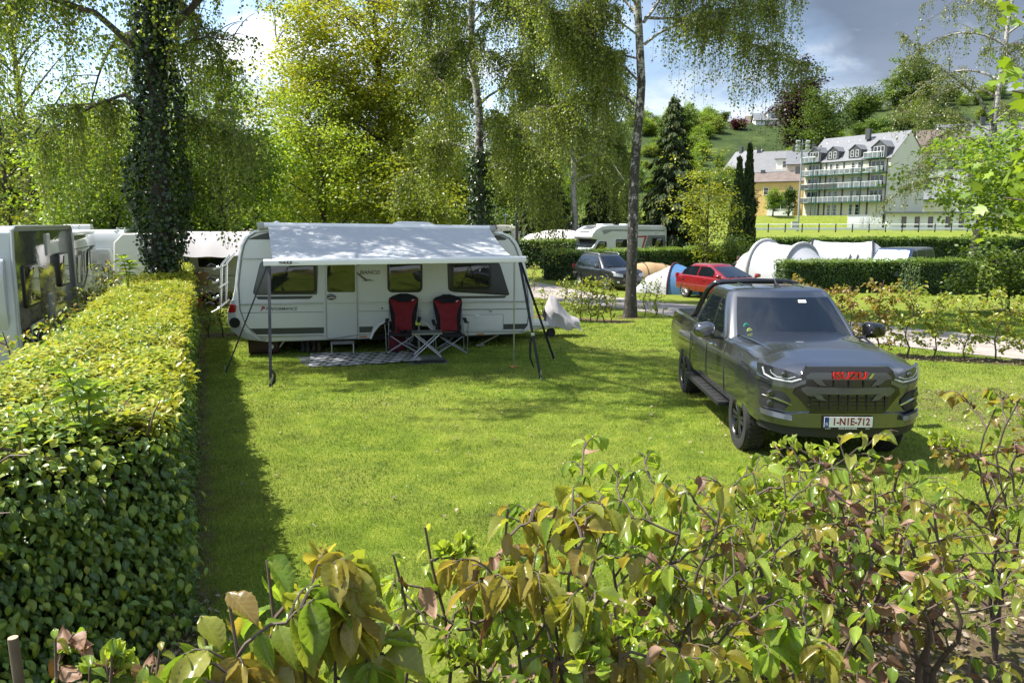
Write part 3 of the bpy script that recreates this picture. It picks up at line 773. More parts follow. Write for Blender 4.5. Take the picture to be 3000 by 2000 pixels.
def arches(o, xs, R0, z, w, depth=.34):
    cut = []
    for x in xs:
        for sd in (1, -1):
            c = MB().lathe([(R0, sd*(w-depth)), (R0, sd*(w+.25))], 36, c=(x, 0, z)).build('cutter', M_BLK); cut.append(c)
            c = MB().box((x, sd*(w-depth+(depth+.25)/2), z-.3), (R0*2, depth+.25, .6)).build('cutter', M_BLK); cut.append(c)
    boolean(o, cut)
    me = o.data; me.materials.append(M_BLK); k = len(me.materials)-1
    for p in me.polygons:
        c = p.center
        for x in xs:
            d = math.hypot(c.x-x, c.z-z)
            if d < R0+.02 and c.z < z+R0+.02 and abs(c.y) > .2 and not (abs(p.normal.y) > .9 and abs(c.y) > w-.12):
                n2 = Vector((x-c.x, 0, z-c.z))
                if abs(p.normal.y) > .7 or p.normal.dot(n2) > 0: p.material_index = k
def flare(root, xs, R0, z, w, m, th=.03, name='wheel_arch_trim'):
    for x in xs:
        for sd in (1, -1):
            pts = [(x+R0*1.0*math.cos(R(a)), sd*(w+.004), z+R0*math.sin(R(a))) for a in range(-22, 203, 15)]
            MB().tube(pts, th, 8).build(name, m, root, True)
def seam(root, lines, name='door_gap'):
    for l in lines: MB().tube(l, .0045, 4).build(name, M_BLK, root, True)
def mirror(root, x, y, z, sd, m, s=1.):
    pr = rpoly([(-.005, -.085), (.0, .085), (.06, .105), (.23, .085), (.265, .02), (.245, -.085), (.10, -.10)], .05)
    R_ = []
    for dx, k in ((-.075, .97), (-.05, 1.), (.03, .97), (.075, .82), (.10, .55)): R_.append([(x+dx*s, y+sd*(.02+(.12+(a-.12)*k)*s), z+b_*k*s) for a, b_ in pr])
    h = MB().loft(R_).build('wing_mirror', m, root, True)
    MB().tube([(x, y-sd*.10, z-.10*s), (x, y+sd*.06, z-.085*s)], .022, 8).build('stalk', M_BLK, h, True)
    MB().box((x-.078*s, y+sd*.145*s, z), (.008, .19*s, .13*s)).build('mirror_glass', M_GLASS, h, bevel=.003)
    MB().tube([(x+.095*s, y+sd*.06*s, z-.015), (x+.085*s, y+sd*.20*s, z-.01)], .008, 5).build('turn_signal', M_LENS, h, True)
    return h
def handle(root, x, y, z, sd, m): MB().tube([(x-.1, sd*(y-.01), z), (x-.08, sd*(y+.028), z), (x+.08, sd*(y+.028), z), (x+.1, sd*(y-.01), z)], .014, 8, flat=.8).build('door_handle', m, root, True)
def wiper(root, g, y0, y1, z0):
    pt = lambda y, z, o: (g.XF(z)-g.bow*(y/g.Wd(z))**2+o, y, z+o*.6)
    m = MB(); m.tube([pt(lerp(y0, y1, i/6), z0+.012*i/6, .022) for i in range(7)], .008, 5); m.tube([pt(lerp(y0, y1, .45), z0-.03, .03), pt(lerp(y0, y1, .5), z0+.01, .035)], .012, 5)
    m.build('wiper', M_BLK, root, True)
def front_x(tab): ys = [t[0] for t in tab]; xs_ = [t[1] for t in tab]; return lambda y: float(np.interp(abs(y), ys, xs_))
def strip(fx, y0, y1, zt, zb, off, th=.06, n=12, rows=2, sl=0.):
    """panel that follows the nose; zt, zb functions of y; sl = rearward lean per metre of height"""
    F, B = [], []
    for i in range(rows+1):
        f, b = [], []
        for j in range(n+1):
            y = lerp(y0, y1, j/n); z = lerp(zb(y), zt(y), i/rows); x = fx(y)+off-sl*(z-.9); f.append((x, y, z)); b.append((x-th, y, z))
        F.append(f); B.append(b)
    return slab(F, B)
def pl(*tab): return lambda y: interp(abs(y), tab)

# ---------------------------------------------------------------- grey pickup truck
M_DRL = mat('light_guide', (.45, .47, .48), .2, var=.1, coat=.6)
def pickup():
    root = thing('pickup_truck', 'dark grey double cab pickup with red letters on its grille and black roll bar', 'pickup truck', (3.66, 8.98, gz(3.66, 9)-.02), R(-90.8))
    P = paint('graphite_paint', (.135, .140, .150), .88, .21)
    PB = paint('grille_bar_grey', (.075, .08, .088), .6, .22)
    tab = [(-4.33, .84, .62, 1.06, 1.22, 1.20), (-4.25, .915, .58, 1.08, 1.25, 1.18), (-3.6, .93, .54, 1.09, 1.255, 1.17), (-2.66, .935, .50, 1.09, 1.26, 1.17), (-2.60, .935, .48, 1.09, 1.25, 1.20), (-1.6, .93, .46, 1.09, 1.245, 1.26), (-.8, .93, .46, 1.10, 1.245, 1.345),
           (-.5, .935, .47, 1.11, 1.24, 1.35), (0, .94, .48, 1.11, 1.215, 1.335), (.4, .935, .50, 1.10, 1.185, 1.30), (.62, .90, .48, 1.09, 1.155, 1.245), (.76, .815, .46, 1.07, 1.13, 1.215), (.85, .67, .46, 1.05, 1.11, 1.19), (.90, .46, .48, 1.03, 1.09, 1.15)]
    b = car_body(tab, 4).build('body', P, root, True)
    arches(b, (0, -3.12), .485, .405, .935); b.name = 'body'
    # crease lines of the bonnet
    g = GH((-.60, -1.25), (-2.72, -2.42), (1.23, 1.79), (.872, .69), .20, .04, .15, .075, .02)
    g.shell().build('cab', P, root, True)
    g.front_glass(.86, 1.285, 1.735, .008).build('windscreen', M_GLASS, root, True)
    g.rear_glass(.8, 1.32, 1.68).build('rear_window', M_GLASS, root, True)
    af = lambda z: g.XF(z)-.30-.02; bp = -1.62
    for sd in (1, -1):
        g.side_glass(sd, 1.285, 1.70, lambda z: min(af(z)-.02, -1.02), lambda z: bp+.045).build('side_window', M_GLASS, root, True)
        g.side_glass(sd, 1.285, 1.70, lambda z: bp-.045, lambda z: g.XB(z)+.24+.12*(z-1.28)).build('side_window', M_GLASS, root, True)
        mirror(root, -.98, sd*.97, 1.33, sd, M_GBLK if sd > 0 else P, 1.05)
        for x in (-1.42, -2.42): handle(root, x, .93, 1.09, sd, M_CHROME)
        ln = lambda pts: [(x, sd*y, z) for x, y, z in pts]
        seam(root, [ln([(-.62, .93, .55), (-.66, .936, .8), (-.72, .925, 1.09), (-.80, .86, 1.24)]), ln([(bp, .935, .55), (bp, .936, .8), (bp, .926, 1.09), (bp, .862, 1.245)]), ln([(-2.58, .86, 1.25), (-2.58, .928, 1.08), (-2.50, .936, .9), (-2.58, .935, .8)]), ln([(-2.64, .935, .55), (-2.64, .936, .8), (-2.64, .93, 1.08), (-2.64, .86, 1.25)])])
        # side step
        s = MB().box((-1.55, sd*.93, .43), (2.0, .17, .055))
        for i in range(9): s.box((-2.35+.2*i, sd*.935, .458), (.12, .09, .012))
        s.build('side_step', M_BLK, root, bevel=.004)
        MB().tube([(.30, sd*.62, 1.262), (-.2, sd*.70, 1.30), (-.55, sd*.76, 1.315)], [.012, .02, .012], 6, flat=.5).build('bonnet_crease', P, root, True)
    # bed cover and roll bar
    MB().box((-3.47, 0, 1.235), (1.62, 1.56, .03)).build('bed_cover', M_BLK, root, bevel=.01)
    rb = MB()
    rb.tube([(-3.25, .76, 1.25), (-3.02, .76, 1.34), (-2.78, .73, 1.56), (-2.63, .69, 1.73), (-2.57, .62, 1.825), (-2.55, .50, 1.85), (-2.55, 0, 1.865), (-2.55, -.50, 1.85), (-2.57, -.62, 1.825), (-2.63, -.69, 1.73), (-2.78, -.73, 1.56), (-3.02, -.76, 1.34), (-3.25, -.76, 1.25)], .042, 10)
    rb.build('roll_bar', M_GBLK, root, True)
    # roof ribs and aerial
    for y in (-.34, .34): MB().tube([(-1.5, y, 1.835), (-2.3, y, 1.838)], .03, 6, flat=.35).build('roof_rib', P, root, True)
    a = MB(); a.prism([(-1.62, 1.84), (-1.45, 1.845), (-1.56, 1.895), (-1.62, 1.905)], -.025, .025); a.tube([(-1.58, 0, 1.89), (-1.80, 0, 2.01)], .006, 5); a.build('roof_aerial', M_BLK, root)
    # nose
    fx = front_x([(0, .915), (.46, .90), (.67, .85), (.815, .76), (.90, .62), (.94, .38)])
    strip(fx, -.58, .58, pl((0, 1.195), (.44, 1.19), (.50, 1.13), (.53, 1.03), (.58, .90)), pl((0, .69), (.40, .69), (.47, .78), (.56, .88), (.58, .89)), .022, .08, 24, 4, .10).build('grille_surround', M_GBLK, root, True)
    gr = strip(fx, -.46, .46, pl((0, 1.135), (.41, 1.13), (.46, 1.08)), pl((0, 1.055), (.34, 1.055), (.46, 1.06)), .04, .05, 16, 2, .10).build('upper_grille_bar', PB, root, True)
    strip(fx, -.50, .50, pl((0, .965), (.46, .975), (.50, .955)), pl((0, .895), (.36, .90), (.42, .86), (.50, .93)), .045, .05, 20, 2, .10).build('lower_grille_bar', PB, root, True)
    for sd in (1, -1):
        for z0 in (1.06, .90):
            q = [(.30, z0-.005), (.40, z0), (.33, z0-.06), (.245, z0-.075)]
            MB().add([(fx(y)+.044-.1*(z-.9), sd*y, z) for y, z in q]+[(fx(y)-.02, sd*y, z) for y, z in q], [(0, 1, 2, 3), (7, 6, 5, 4), (0, 4, 5, 1), (1, 5, 6, 2), (2, 6, 7, 3), (3, 7, 4, 0)]).build('grille_fin', PB, root)
    gm = MB()
    for i in range(9): y = -.40+.1*i; gm.box((fx(y)+.026+.012, y, .80), (.012, .012, .19))
    for z in (.735, .775, .815, .855): gm.tube([(fx(y)+.034, y, z) for y in np.linspace(-.43, .43, 9)], .006, 4)
    for i in range(5): y = -.32+.16*i; gm.box((fx(y)+.022, y, 1.01), (.012, .012, .07))
    gm.build('grille_mesh', M_BLK, root)
    mred = mat('badge_red', (.62, .014, .022), .25, var=.05, coat=.5)
    lettering('ISUZU', .105, mred, root, (fx(0)+.030, 0.0, 1.097), (R(90), 0, R(90)), .006, 'badge', bold=.0035, sx=1.28)
    mx = MB(); mx.add([(fx(.25)+.03, .205, 1.07), (fx(.25)+.03, .235, 1.07), (fx(.25)+.03, .265, 1.125), (fx(.25)+.03, .235, 1.125)], [(0, 1, 2, 3)]); mx.build('badge_slash', M_CHROME, root)
    for sd in (1, -1):
        Y = lambda a: sd*a
        zt = pl((.47, 1.075), (.60, 1.125), (.75, 1.165), (.885, 1.185)); zb = pl((.47, 1.06), (.59, 1.0), (.78, 1.02), (.885, 1.06))
        h = strip(fx, Y(.47), Y(.885), zt, zb, .02, .07, 14, 3, .12).build('headlight', M_DLENS, root, True)
        d = MB()
        for path, r0 in (([(.50, 1.052), (.60, 1.018), (.78, 1.038), (.845, 1.075), (.86, 1.15)], .010), ([(.56, 1.075), (.63, 1.052), (.74, 1.062), (.79, 1.10), (.80, 1.135)], .005)):
            pts = []
            for (a, za), (c, zc) in zip(path, path[1:]):
                for i in range(3): pts.append((lerp(a, c, i/3), lerp(za, zc, i/3)))
            pts.append(path[-1]); d.tube([(fx(y)+.022-.12*(z-.9), Y(y), z) for y, z in pts], r0, 6)
        d.build('daytime_strip', M_DRL, h, True)
        MB().lathe([(.004, .02), (.022, .017), (.034, 0), (.034, -.03)], 14, 'x', c=(fx(.68)+.0, Y(.68), 1.095)).build('projector', M_DLENS, h, True)
        strip(fx, Y(.46), Y(.90), lambda y: zb(y)-.012, lambda y: zb(y)-.055, .026, .06, 14, 2, .1).build('lamp_brow', P, root, True)
        f = strip(fx, Y(.60), Y(.875), pl((.60, .82), (.68, .90), (.875, .925)), pl((.60, .78), (.66, .70), (.875, .715)), .012, .06, 8, 2, .05).build('fog_recess', M_BLK, root, True)
        for z in (.872, .762):
            MB().lathe([(.004, .03), (.03, .027), (.036, .0), (.036, -.03)], 14, 'x', c=(fx(.79)+.008, Y(.79), z)).build('fog_lamp', M_DLENS, f, True)
        MB().tube([(fx(y)+.022, Y(y), z) for y, z in ((.86, .84), (.76, .825), (.66, .795), (.59, .765))], [.008, .011, .013, .006], 6).build('chrome_fin', M_CHROME, f, True)
        strip(fx, Y(.60), Y(.87), pl((.60, .655), (.87, .695)), pl((.60, .605), (.87, .64)), .036, .05, 8, 2, .2).build('skid_accent', paint('skid_silver', (.16, .17, .19), .7, .28), root, True)
    bm_ = strip(fx, -.90, .90, pl((0, .685), (.5, .685), (.62, .66), (.90, .66)), pl((0, .52), (.6, .53), (.90, .56)), .03, .12, 26, 3, .05).build('bumper', P, root, True)
    strip(fx, -.86, .86, pl((0, .54), (.86, .57)), pl((0, .40), (.6, .42), (.86, .47)), -.0, .12, 20, 2).build('lower_valance', M_BLK, root, True)
    pt = MB().box((fx(0)+.055, 0.0, .585), (.016, .545, .152)).build('number_plate', M_BLK, root, bevel=.004)
    MB().box((fx(0)+.066, .0, .598), (.01, .52, .112)).build('plate_face', M_PLATE, pt)
    MB().box((fx(0)+.0675, -.235, .598), (.01, .048, .11)).build('country_band', M_EUBLUE, pt)
    RP = (R(90), 0, R(90))
    lettering('1-N1E-712', .112, M_PRED, pt, (fx(0)+.072, .028, .600), RP, .001, 'plate_number', bold=.003, sx=.82)
    lettering('B', .05, M_WHITEP, pt, (fx(0)+.0735, -.235, .575), RP, .001, 'country_letter')
    lettering('KOHL BOURTAGNE', .022, M_WHITEP, pt, (fx(0)+.064, 0, .525), RP, .001, 'dealer_name', bold=.0008)
    lettering('ISUZU', .018, M_WHITEP, pt, (fx(0)+.064, .215, .525), RP, .001, 'dealer_name')
    lettering('SUZUKI', .018, M_WHITEP, pt, (fx(0)+.064, -.215, .525), RP, .001, 'dealer_name')
    wiper(root, g, -.62, -.08, 1.292); wiper(root, g, -.02, .55, 1.292)
    for nm, y, z, m in (('sticker', -.60, 1.40, mat('sticker_green', (.05, .42, .26), .5)), ('sticker', -.575, 1.345, mat('sticker_yellow', (.55, .60, .16), .5))):
        MB().lathe([(.002, .012), (.035, .012), (.035, 0)], 16, 'x').build(nm, m, root).location = (g.XF(z)-.2*(y/g.Wd(z))**2+.004, y, z)
        root.children[-1].rotation_euler = (0, -R(50), 0)
    lettering('4', .05, M_GBLK, root, (g.XF(1.40)-.2*(.6/g.Wd(1.4))**2+.019, -.60, 1.413), (R(42), 0, R(90)), .001, 'sticker_digit')
    MB().box((g.XF(1.69)-.0, .20, 1.695), (.012, .10, .05), 0, Matrix.Rotation(-R(50), 3, 'Y')).build('toll_badge', M_WHITEP, root)
    # mirror foot, interior hints seen through the glass: steering wheel rim catches the light
    wheels(root, .392, .265, (0, -3.12), .93, 'twin6', mat('dark_alloy', (.035, .036, .038), .3, .7, var=.2))
    return root
pickup()

def simple_car(name, label, cat, loc, heading, body, tabw, gh, glass, wb, wr, ww, track, rimstyle, nose, paintm, rimm, steer=0., arch=1.15, rails=False, trim=None, tall=False, lamp=None, doors=(), mirrors=True, grille=None, flr=False):
    root = thing(name, label, cat, loc, heading)
    b = car_body(body, 4).build('body', paintm, root, True); arches(b, wb, wr*arch, wr, tabw)
    g = GH(*gh); g.shell().build('cabin', paintm, root, True)
    (z0, z1) = gh[2]; za, zb = lerp(z0, z1, .10), lerp(z0, z1, .93)
    g.front_glass(.86, za, zb).build('windscreen', glass[1] if len(glass) > 1 else M_GLASS, root, True)
    g.rear_glass(.8, lerp(z0, z1, .25), zb).build('rear_window', M_GLASS, root, True)
    for sd in (1, -1):
        for (xf, xb) in glass[0]:
            f = (lambda z, q=xf: min(g.XF(z)-gh[4]-.10, q)) ; k = (lambda z, q=xb: max(g.XB(z)+.20, q))
            g.side_glass(sd, za, lerp(z0, z1, .9), f, k).build('side_window', M_GLASS, root, True)
        if mirrors: mirror(root, gh[0][0]-.32, sd*(tabw+.03), z0+.08, sd, paintm, .85)
        for x in doors:
            handle(root, x-.85, tabw-.012, z0-.12, sd, paintm)
            seam(root, [[(x, sd*(tabw-.002), .32), (x, sd*(tabw+.001), .6), (x-.02, sd*(tabw-.02), z0-.1), (x-.05, sd*(gh[3][0]+.004), z0+.02)]])
    fx = front_x(nose[0])
    for sd in (1, -1):
        (ya, yb, zt0, zt1, zb0, zb1) = nose[1]
        h = strip(fx, sd*ya, sd*yb, pl((ya, zt0), (yb, zt1)), pl((ya, zb0), (yb, zb1)), .014, .06, 6, 2, .25).build('headlight', M_LENS, root, True)
        MB().lathe([(.004, .02), (.03, .017), (.045, 0), (.045, -.03)], 12, 'x', c=(fx((ya+yb)/2)-.01, sd*(ya+yb)/2, (zt0+zb0)/2)).build('projector', M_DLENS, h, True)
        MB().lathe([(.004, .03), (.05, .027), (.055, .0), (.055, -.04)], 12, 'x', c=(fx(.62)+.01, sd*.62, nose[2]+.04)).build('fog_lamp', M_LENS, root, True)
        if lamp: MB().box((body[0][0]+.08, sd*(tabw-.10), lamp), (.10, .16, .22)).build('tail_lamp', M_REDL, root, bevel=.03)
    yg, gt, gb = nose[3]
    gr = strip(fx, -yg, yg, pl((0, gt), (yg, gt-.02)), pl((0, gb), (yg, gb+.02)), .016, .06, 10, 2, .2).build('grille', M_GBLK, root, True)
    MB().lathe([(.004, .02), (.05, .018), (.055, 0)], 12, 'x', c=(fx(0)+.014, 0, (gt+gb)/2)).build('badge', M_CHROME, gr, True)
    strip(fx, -.6, .6, pl((0, nose[2]+.10), (.6, nose[2]+.08)), pl((0, nose[2]-.08), (.6, nose[2]-.04)), .016, .06, 12, 2).build('lower_intake', M_BLK, root, True)
    MB().box((fx(0)+.035, 0, nose[2]+.15), (.016, .52, .112)).build('number_plate', M_PLATE, root, bevel=.003)
    wiper(root, g, -.55, -.05, za+.01); wiper(root, g, 0, .5, za+.01)
    if flr: flare(root, wb, wr*arch, wr, tabw-.005, M_BLK, .03)
    if rails:
        for sd in (1, -1):
            y = gh[3][1]-.06; MB().tube([(gh[0][1]-.15, sd*y, z1+.02), (gh[0][1]-.3, sd*y, z1+.10), (gh[1][1]+.35, sd*y, z1+.10), (gh[1][1]+.15, sd*y, z1+.02)], .018, 6).build('roof_rail', M_ALU, root, True)
    wheels(root, wr, ww, wb, track, rimstyle, rimm, steer)
    return root
M_ALLOY = mat('alloy_silver', (.42, .43, .45), .3, .8, var=.1)
# charcoal estate car with roof rails by the middle hedge
simple_car('estate_car', 'charcoal estate car with roof rails parked by the middle hedge', 'car', (5.15, 35.6, gz(5.15, 35.6)), math.atan2(-.92, .39),
           [(-3.45, .70, .42, .85, .95, .95), (-3.38, .82, .36, .88, .98, .98), (-2.9, .865, .32, .9, 1.0, 1.0), (-1.4, .87, .28, .9, 1.0, 1.0), (-.45, .87, .28, .9, .99, 1.02), (0, .87, .30, .88, .95, 1.04), (.4, .85, .30, .84, .91, .99), (.62, .78, .28, .79, .86, .93), (.72, .64, .28, .74, .80, .86), (.77, .42, .30, .70, .74, .78)], .87,
           ((-.28, -1.05), (-3.42, -2.95), (.98, 1.55), (.80, .60), .16, .10, .16, .05), ([(-.95, -1.32), (-1.40, -2.22), (-2.30, -2.98)],), (0, -2.63), .325, .2, .87, 'five',
           ([(0, .78), (.42, .77), (.64, .73), (.78, .63), (.85, .42)], (.44, .80, .76, .83, .62, .68), .36, (.42, .74, .58)), paint('charcoal_paint', (.038, .040, .044), .6, .3), M_ALLOY, steer=.45, rails=True, lamp=.95, doors=(-.5, -1.36), flr=True)
# red hatchback
simple_car('hatchback_car', 'red three-door hatchback parked in front of the white tents', 'car', (9.0, 29.7, gz(9.0, 29.7)-.05), math.atan2(-.90, .43),
           [(-3.17, .70, .40, .80, .92, .92), (-3.10, .80, .34, .84, .95, .95), (-2.6, .845, .28, .87, .96, .96), (-1.4, .85, .26, .86, .93, .94), (-.35, .845, .26, .84, .90, .94), (.1, .84, .28, .80, .86, .94), (.42, .80, .28, .75, .81, .86), (.6, .71, .26, .70, .76, .79), (.70, .56, .26, .66, .70, .73), (.75, .34, .28, .62, .66, .68)], .847,
           ((.10, -1.02), (-3.20, -2.55), (.90, 1.35), (.79, .57), .20, .14, .24, .085), ([(-.80, -1.72), (-1.80, -2.72)],), (0, -2.47), .32, .2, .845, 'multi',
           ([(0, .76), (.34, .75), (.57, .70), (.72, .60), (.81, .40)], (.42, .76, .70, .78, .58, .62), .32, (.38, .66, .56)), paint('red_paint', (.24, .008, .014), .3, .22), M_ALLOY, lamp=.88, doors=(-.42, -1.75))
# blue van with foil sunscreen behind the tent hedge
M_FOIL = None
def foil():
    m, nt, b = new_mat('foil_screen'); n = _noise(nt, 4.2, 7, .7)
    c = _ramp(nt, n, [(.3, (.16, .40, .42)), (.46, (.46, .58, .58)), (.56, (.56, .62, .62)), (.7, (.2, .42, .46))]); nt.links.new(c, b.inputs['Base Color']); b.inputs['Metallic'].default_value = .55; b.inputs['Roughness'].default_value = .28
    bp = nt.nodes.new('ShaderNodeBump'); bp.inputs['Strength'].default_value = .8; bp.inputs['Distance'].default_value = .08; nt.links.new(n, bp.inputs['Height']); nt.links.new(bp.outputs[0], b.inputs['Normal'])
    return m
p = ground(2590, 815); 
simple_car('camper_van', 'dark blue van with silver foil behind its windscreen', 'van', (17.3, 35.2, gz(17.3, 35.2)-.02), math.atan2(-.70, -.72),
           [(-3.98, .86, .40, 1.05, 1.20, 1.20), (-3.9, .93, .34, 1.05, 1.22, 1.22), (-1.2, .95, .30, 1.05, 1.20, 1.20), (-.45, .95, .30, 1.04, 1.17, 1.22), (.0, .945, .32, 1.0, 1.10, 1.20), (.4, .92, .32, .94, 1.02, 1.12), (.65, .82, .30, .88, .96, 1.04), (.80, .62, .30, .82, .88, .93)], .95,
           ((-.05, -.82), (-3.95, -3.85), (1.16, 1.90), (.905, .78), .14, .03, .14, .06), ([(-.75, -1.35), (-1.5, -2.6), (-2.7, -3.7)], foil()), (0, -3.0), .33, .22, .945, 'steel',
           ([(0, .83), (.5, .81), (.72, .74), (.88, .6), (.93, .36)], (.5, .86, .93, 1.0, .72, .76), .40, (.46, .86, .74)), paint('navy_paint', (.018, .030, .085), .1, .3), M_ALLOY, lamp=1.1, doors=(-.5, -1.45))
# ================================================================= the caravan in the middle
M_CAR = mat('caravan_white', (.64, .65, .62), .35, var=.03, scale=1.2, coat=.2, dirt=((.5, .5, .44), .35, 1.5))
M_CARG = mat('caravan_grey', (.33, .34, .34), .35, var=.05)
M_STRIPE = mat('anthracite_vinyl', (.05, .055, .05), .35, var=.08)
M_CREAM = mat('window_frame_black', (.012, .013, .012), .35, var=.1)
M_ACRYL = mat('acrylic_pane', (.016, .018, .014), .05, var=.35, scale=1.1, spec=.7, coat=.7)
M_FABRIC = mat('awning_cloth', (.41, .43, .45), .85, var=.03, scale=2, bump=.15, bscale=240)
M_STRAP = mat('strap_webbing', (.045, .047, .055), .85, var=.2, scale=30)
M_BLKF = mat('black_cloth', (.012, .012, .014), .9, var=.3, scale=30, bump=.2, bscale=150)
M_REDF = mat('red_cloth', (.20, .008, .014), .8, var=.15, scale=12, bump=.2, bscale=120)
M_STEEL = mat('grey_tube', (.30, .31, .33), .35, .7, var=.08)
def framed(parent, poly, y, mf, mp, fw=.035, name='window', pr=.012):
    f = MB().prism(poly, y-pr, y+.02, 'y').build(name, mf, parent, bevel=.004)
    MB().prism(inset(poly, fw), y-pr-.004, y, 'y').build('pane', mp, f, bevel=.003)
    return f
KS = 1.052
def fendt():
    root = thing('caravan', 'large white touring caravan with grey stripes behind the open awning', 'caravan', (-4.85*KS, 14.76*KS, CAM_H*(1-KS)), 0, rot=(0, .0135, R(13.7))); root.scale = (KS,)*3
    prof = [(0, .40), (-.30, .46), (-.46, .53), (-.60, .64), (-.655, .78), (-.665, 1.0), (-.60, 1.22), (-.545, 1.45), (-.50, 1.8), (-.45, 2.1), (-.40, 2.3), (-.31, 2.46), (-.15, 2.57), (.05, 2.605), (1.0, 2.615), (4.5, 2.615), (4.72, 2.60), (4.92, 2.54), (5.06, 2.41), (5.17, 2.2), (5.28, 1.85), (5.36, 1.5), (5.43, 1.15), (5.475, .85), (5.47, .62), (5.40, .53), (5.2, .46), (3.34, .42), (3.29, .56), (3.16, .70), (2.98, .78), (2.42, .78), (2.22, .70), (2.10, .56), (2.05, .42)]
    # lower skirt + side shell
    MB().prism(prof, 0, 2.30, 'y').build('body', M_CAR, root, bevel=.035, seg=3, ang=45)
    # rear bumper
    MB().prism([(-.02, .41), (-.32, .455), (-.48, .52), (-.63, .64), (-.685, .80), (-.69, 1.0), (-.61, 1.24), (-.55, 1.24), (-.56, 1.0), (-.50, .80), (-.36, .62), (-.18, .52), (.05, .47)], -.016, 2.316, 'y').build('bumper', M_CARG, root, bevel=.02)
    l = MB().prism(rpoly([(-.675, .99), (-.635, 1.17), (-.52, 1.15), (-.535, 1.0)], .03), -.028, .05, 'y').build('tail_light', M_REDL, root, bevel=.008)
    MB().lathe([(.09, -.02), (.10, -.03), (.07, -.03), (.065, .0)], 18, 'y', c=(-.56, 0, .80)).build('bumper_recess', M_CREAM, root)
    # edge trims
    tr = lambda pts, r, m, nm, y=-.006: MB().tube([(x, y, z) for x, z in pts], r, 6).build(nm, m, root, True)
    edge = [(.16, 2.565), (-.13, 2.545), (-.27, 2.45), (-.36, 2.30), (-.41, 2.1), (-.455, 1.8), (-.49, 1.54), (-.485, 1.06), (-.40, .78), (-.24, .56), (-.10, .46)]
    tr(edge, .013, M_WHITEP, 'edge_trim'); tr([(x+.03, z-.01) for x, z in edge], .007, M_STRIPE, 'edge_seal')
    edge2 = [(4.45, 2.575), (4.74, 2.56), (4.92, 2.48), (5.04, 2.34), (5.16, 2.05), (5.27, 1.7), (5.34, 1.35), (5.38, .95), (5.34, .64), (5.22, .50)]
    tr(edge2, .013, M_WHITEP, 'edge_trim'); tr([(x-.03, z-.01) for x, z in edge2], .007, M_STRIPE, 'edge_seal')
    MB().prism([(-.02, 2.50), (-.23, 2.42), (-.25, 2.40), (4.80, 2.43), (4.85, 2.46), (4.70, 2.53), (.1, 2.53)], -.004, .01, 'y').build('roof_band', M_STRIPE, root)
    for (x0, x1, z, r0) in ((-.40, 5.2, 2.035, .011), (-.46, 1.115, 1.155, .016), (1.20, 1.745, 1.155, .012), (1.81, 5.36, 1.155, .016), (-.14, 1.11, .515, .014), (1.80, 2.05, .52, .012), (3.36, 5.26, .525, .014)):
        tr([(x0, z), (x1, z)], r0, M_ALU, 'side_rail', -.012)
    for (x0, x1, z) in ((-.46, 1.115, .985), (1.20, 1.745, .985), (1.81, 5.38, .985), (3.55, 5.34, 1.0)): tr([(x0, z), (x1, z)], .004, M_STRIPE, 'panel_line', -.001)
    for q in ([(-.29, .675), (1.115, .675), (1.115, .555), (-.17, .555)], [(1.20, .675), (1.745, .675), (1.745, .555), (1.20, .555)], [(1.81, .675), (2.09, .675), (2.05, .555), (1.81, .555)], [(3.32, .675), (5.33, .675), (5.29, .56), (3.36, .56)]): MB().prism(q, -.004, .01, 'y').build('side_stripe', M_STRIPE, root)
    for q in ([(-.16, 1.305), (.93, 1.305), (.86, 1.245), (-.12, 1.245)], [(3.68, 1.275), (4.86, 1.275), (4.82, 1.225), (3.74, 1.225)]): MB().prism(rpoly(q, .03), -.005, .01, 'y').build('window_stripe', M_STRIPE, root)
    # windows
    framed(root, rpoly([(-.22, 1.33), (-.04, 2.0), (1.0, 2.0), (1.03, 1.88), (1.0, 1.34), (.95, 1.33)], .09), 0, M_CREAM, mat('window_surround', (.10, .105, .09), .3, var=.2), .012, 'window_surround', .008)
    framed(root, rrect(.10, 1.36, .99, 1.96, .09), -.014, M_CREAM, M_ACRYL, .045)
    framed(root, rrect(2.38, 1.36, 3.09, 1.99, .10), 0, M_CREAM, M_ACRYL, .04)
    framed(root, rpoly([(3.62, 1.40), (3.60, 1.96), (3.66, 2.0), (4.66, 2.0), (4.72, 1.9), (4.92, 1.30), (4.88, 1.28), (3.72, 1.36)], .06), 0, M_CREAM, mat('window_surround_dark', (.03, .032, .03), .3, var=.2), .012, 'window_surround', .008)
    framed(root, rrect(3.68, 1.42, 4.52, 1.96, .09), -.014, M_CREAM, M_ACRYL, .045)
    # door
    d = MB().prism(rrect(1.165, .44, 1.775, 2.28, .07), -.012, .03, 'y').build('door', M_CAR, root, bevel=.006)
    MB().prism(rrect(1.20, 1.375, 1.74, 2.22, .03), -.018, .0, 'y').build('door_window', M_ACRYL, d, bevel=.003)
    MB().tube([(x, -.02, z) for x, z in rrect(1.165, .44, 1.775, 2.28, .07)+[(1.775-.0, .51)]], .008, 5).build('door_frame', M_ALU, d, True)
    MB().prism(rpoly([(1.20, 1.22), (1.19, 1.34), (1.30, 1.345), (1.38, 1.29), (1.33, 1.23)], .05), -.034, -.01, 'y').build('door_lock', M_GBLK, d, bevel=.006)
    MB().tube([(1.215, -.045, 1.26), (1.27, -.055, 1.275), (1.33, -.045, 1.265)], .014, 6).build('door_handle', M_ALU, d, True)
    # service flap, fridge vents, gas locker, lights
    fl = MB().prism(rpoly([(3.90, .56), (3.88, .89), (4.78, .89), (4.80, .56)], .03), -.010, .02, 'y').build('locker_flap', M_CAR, root, bevel=.005)
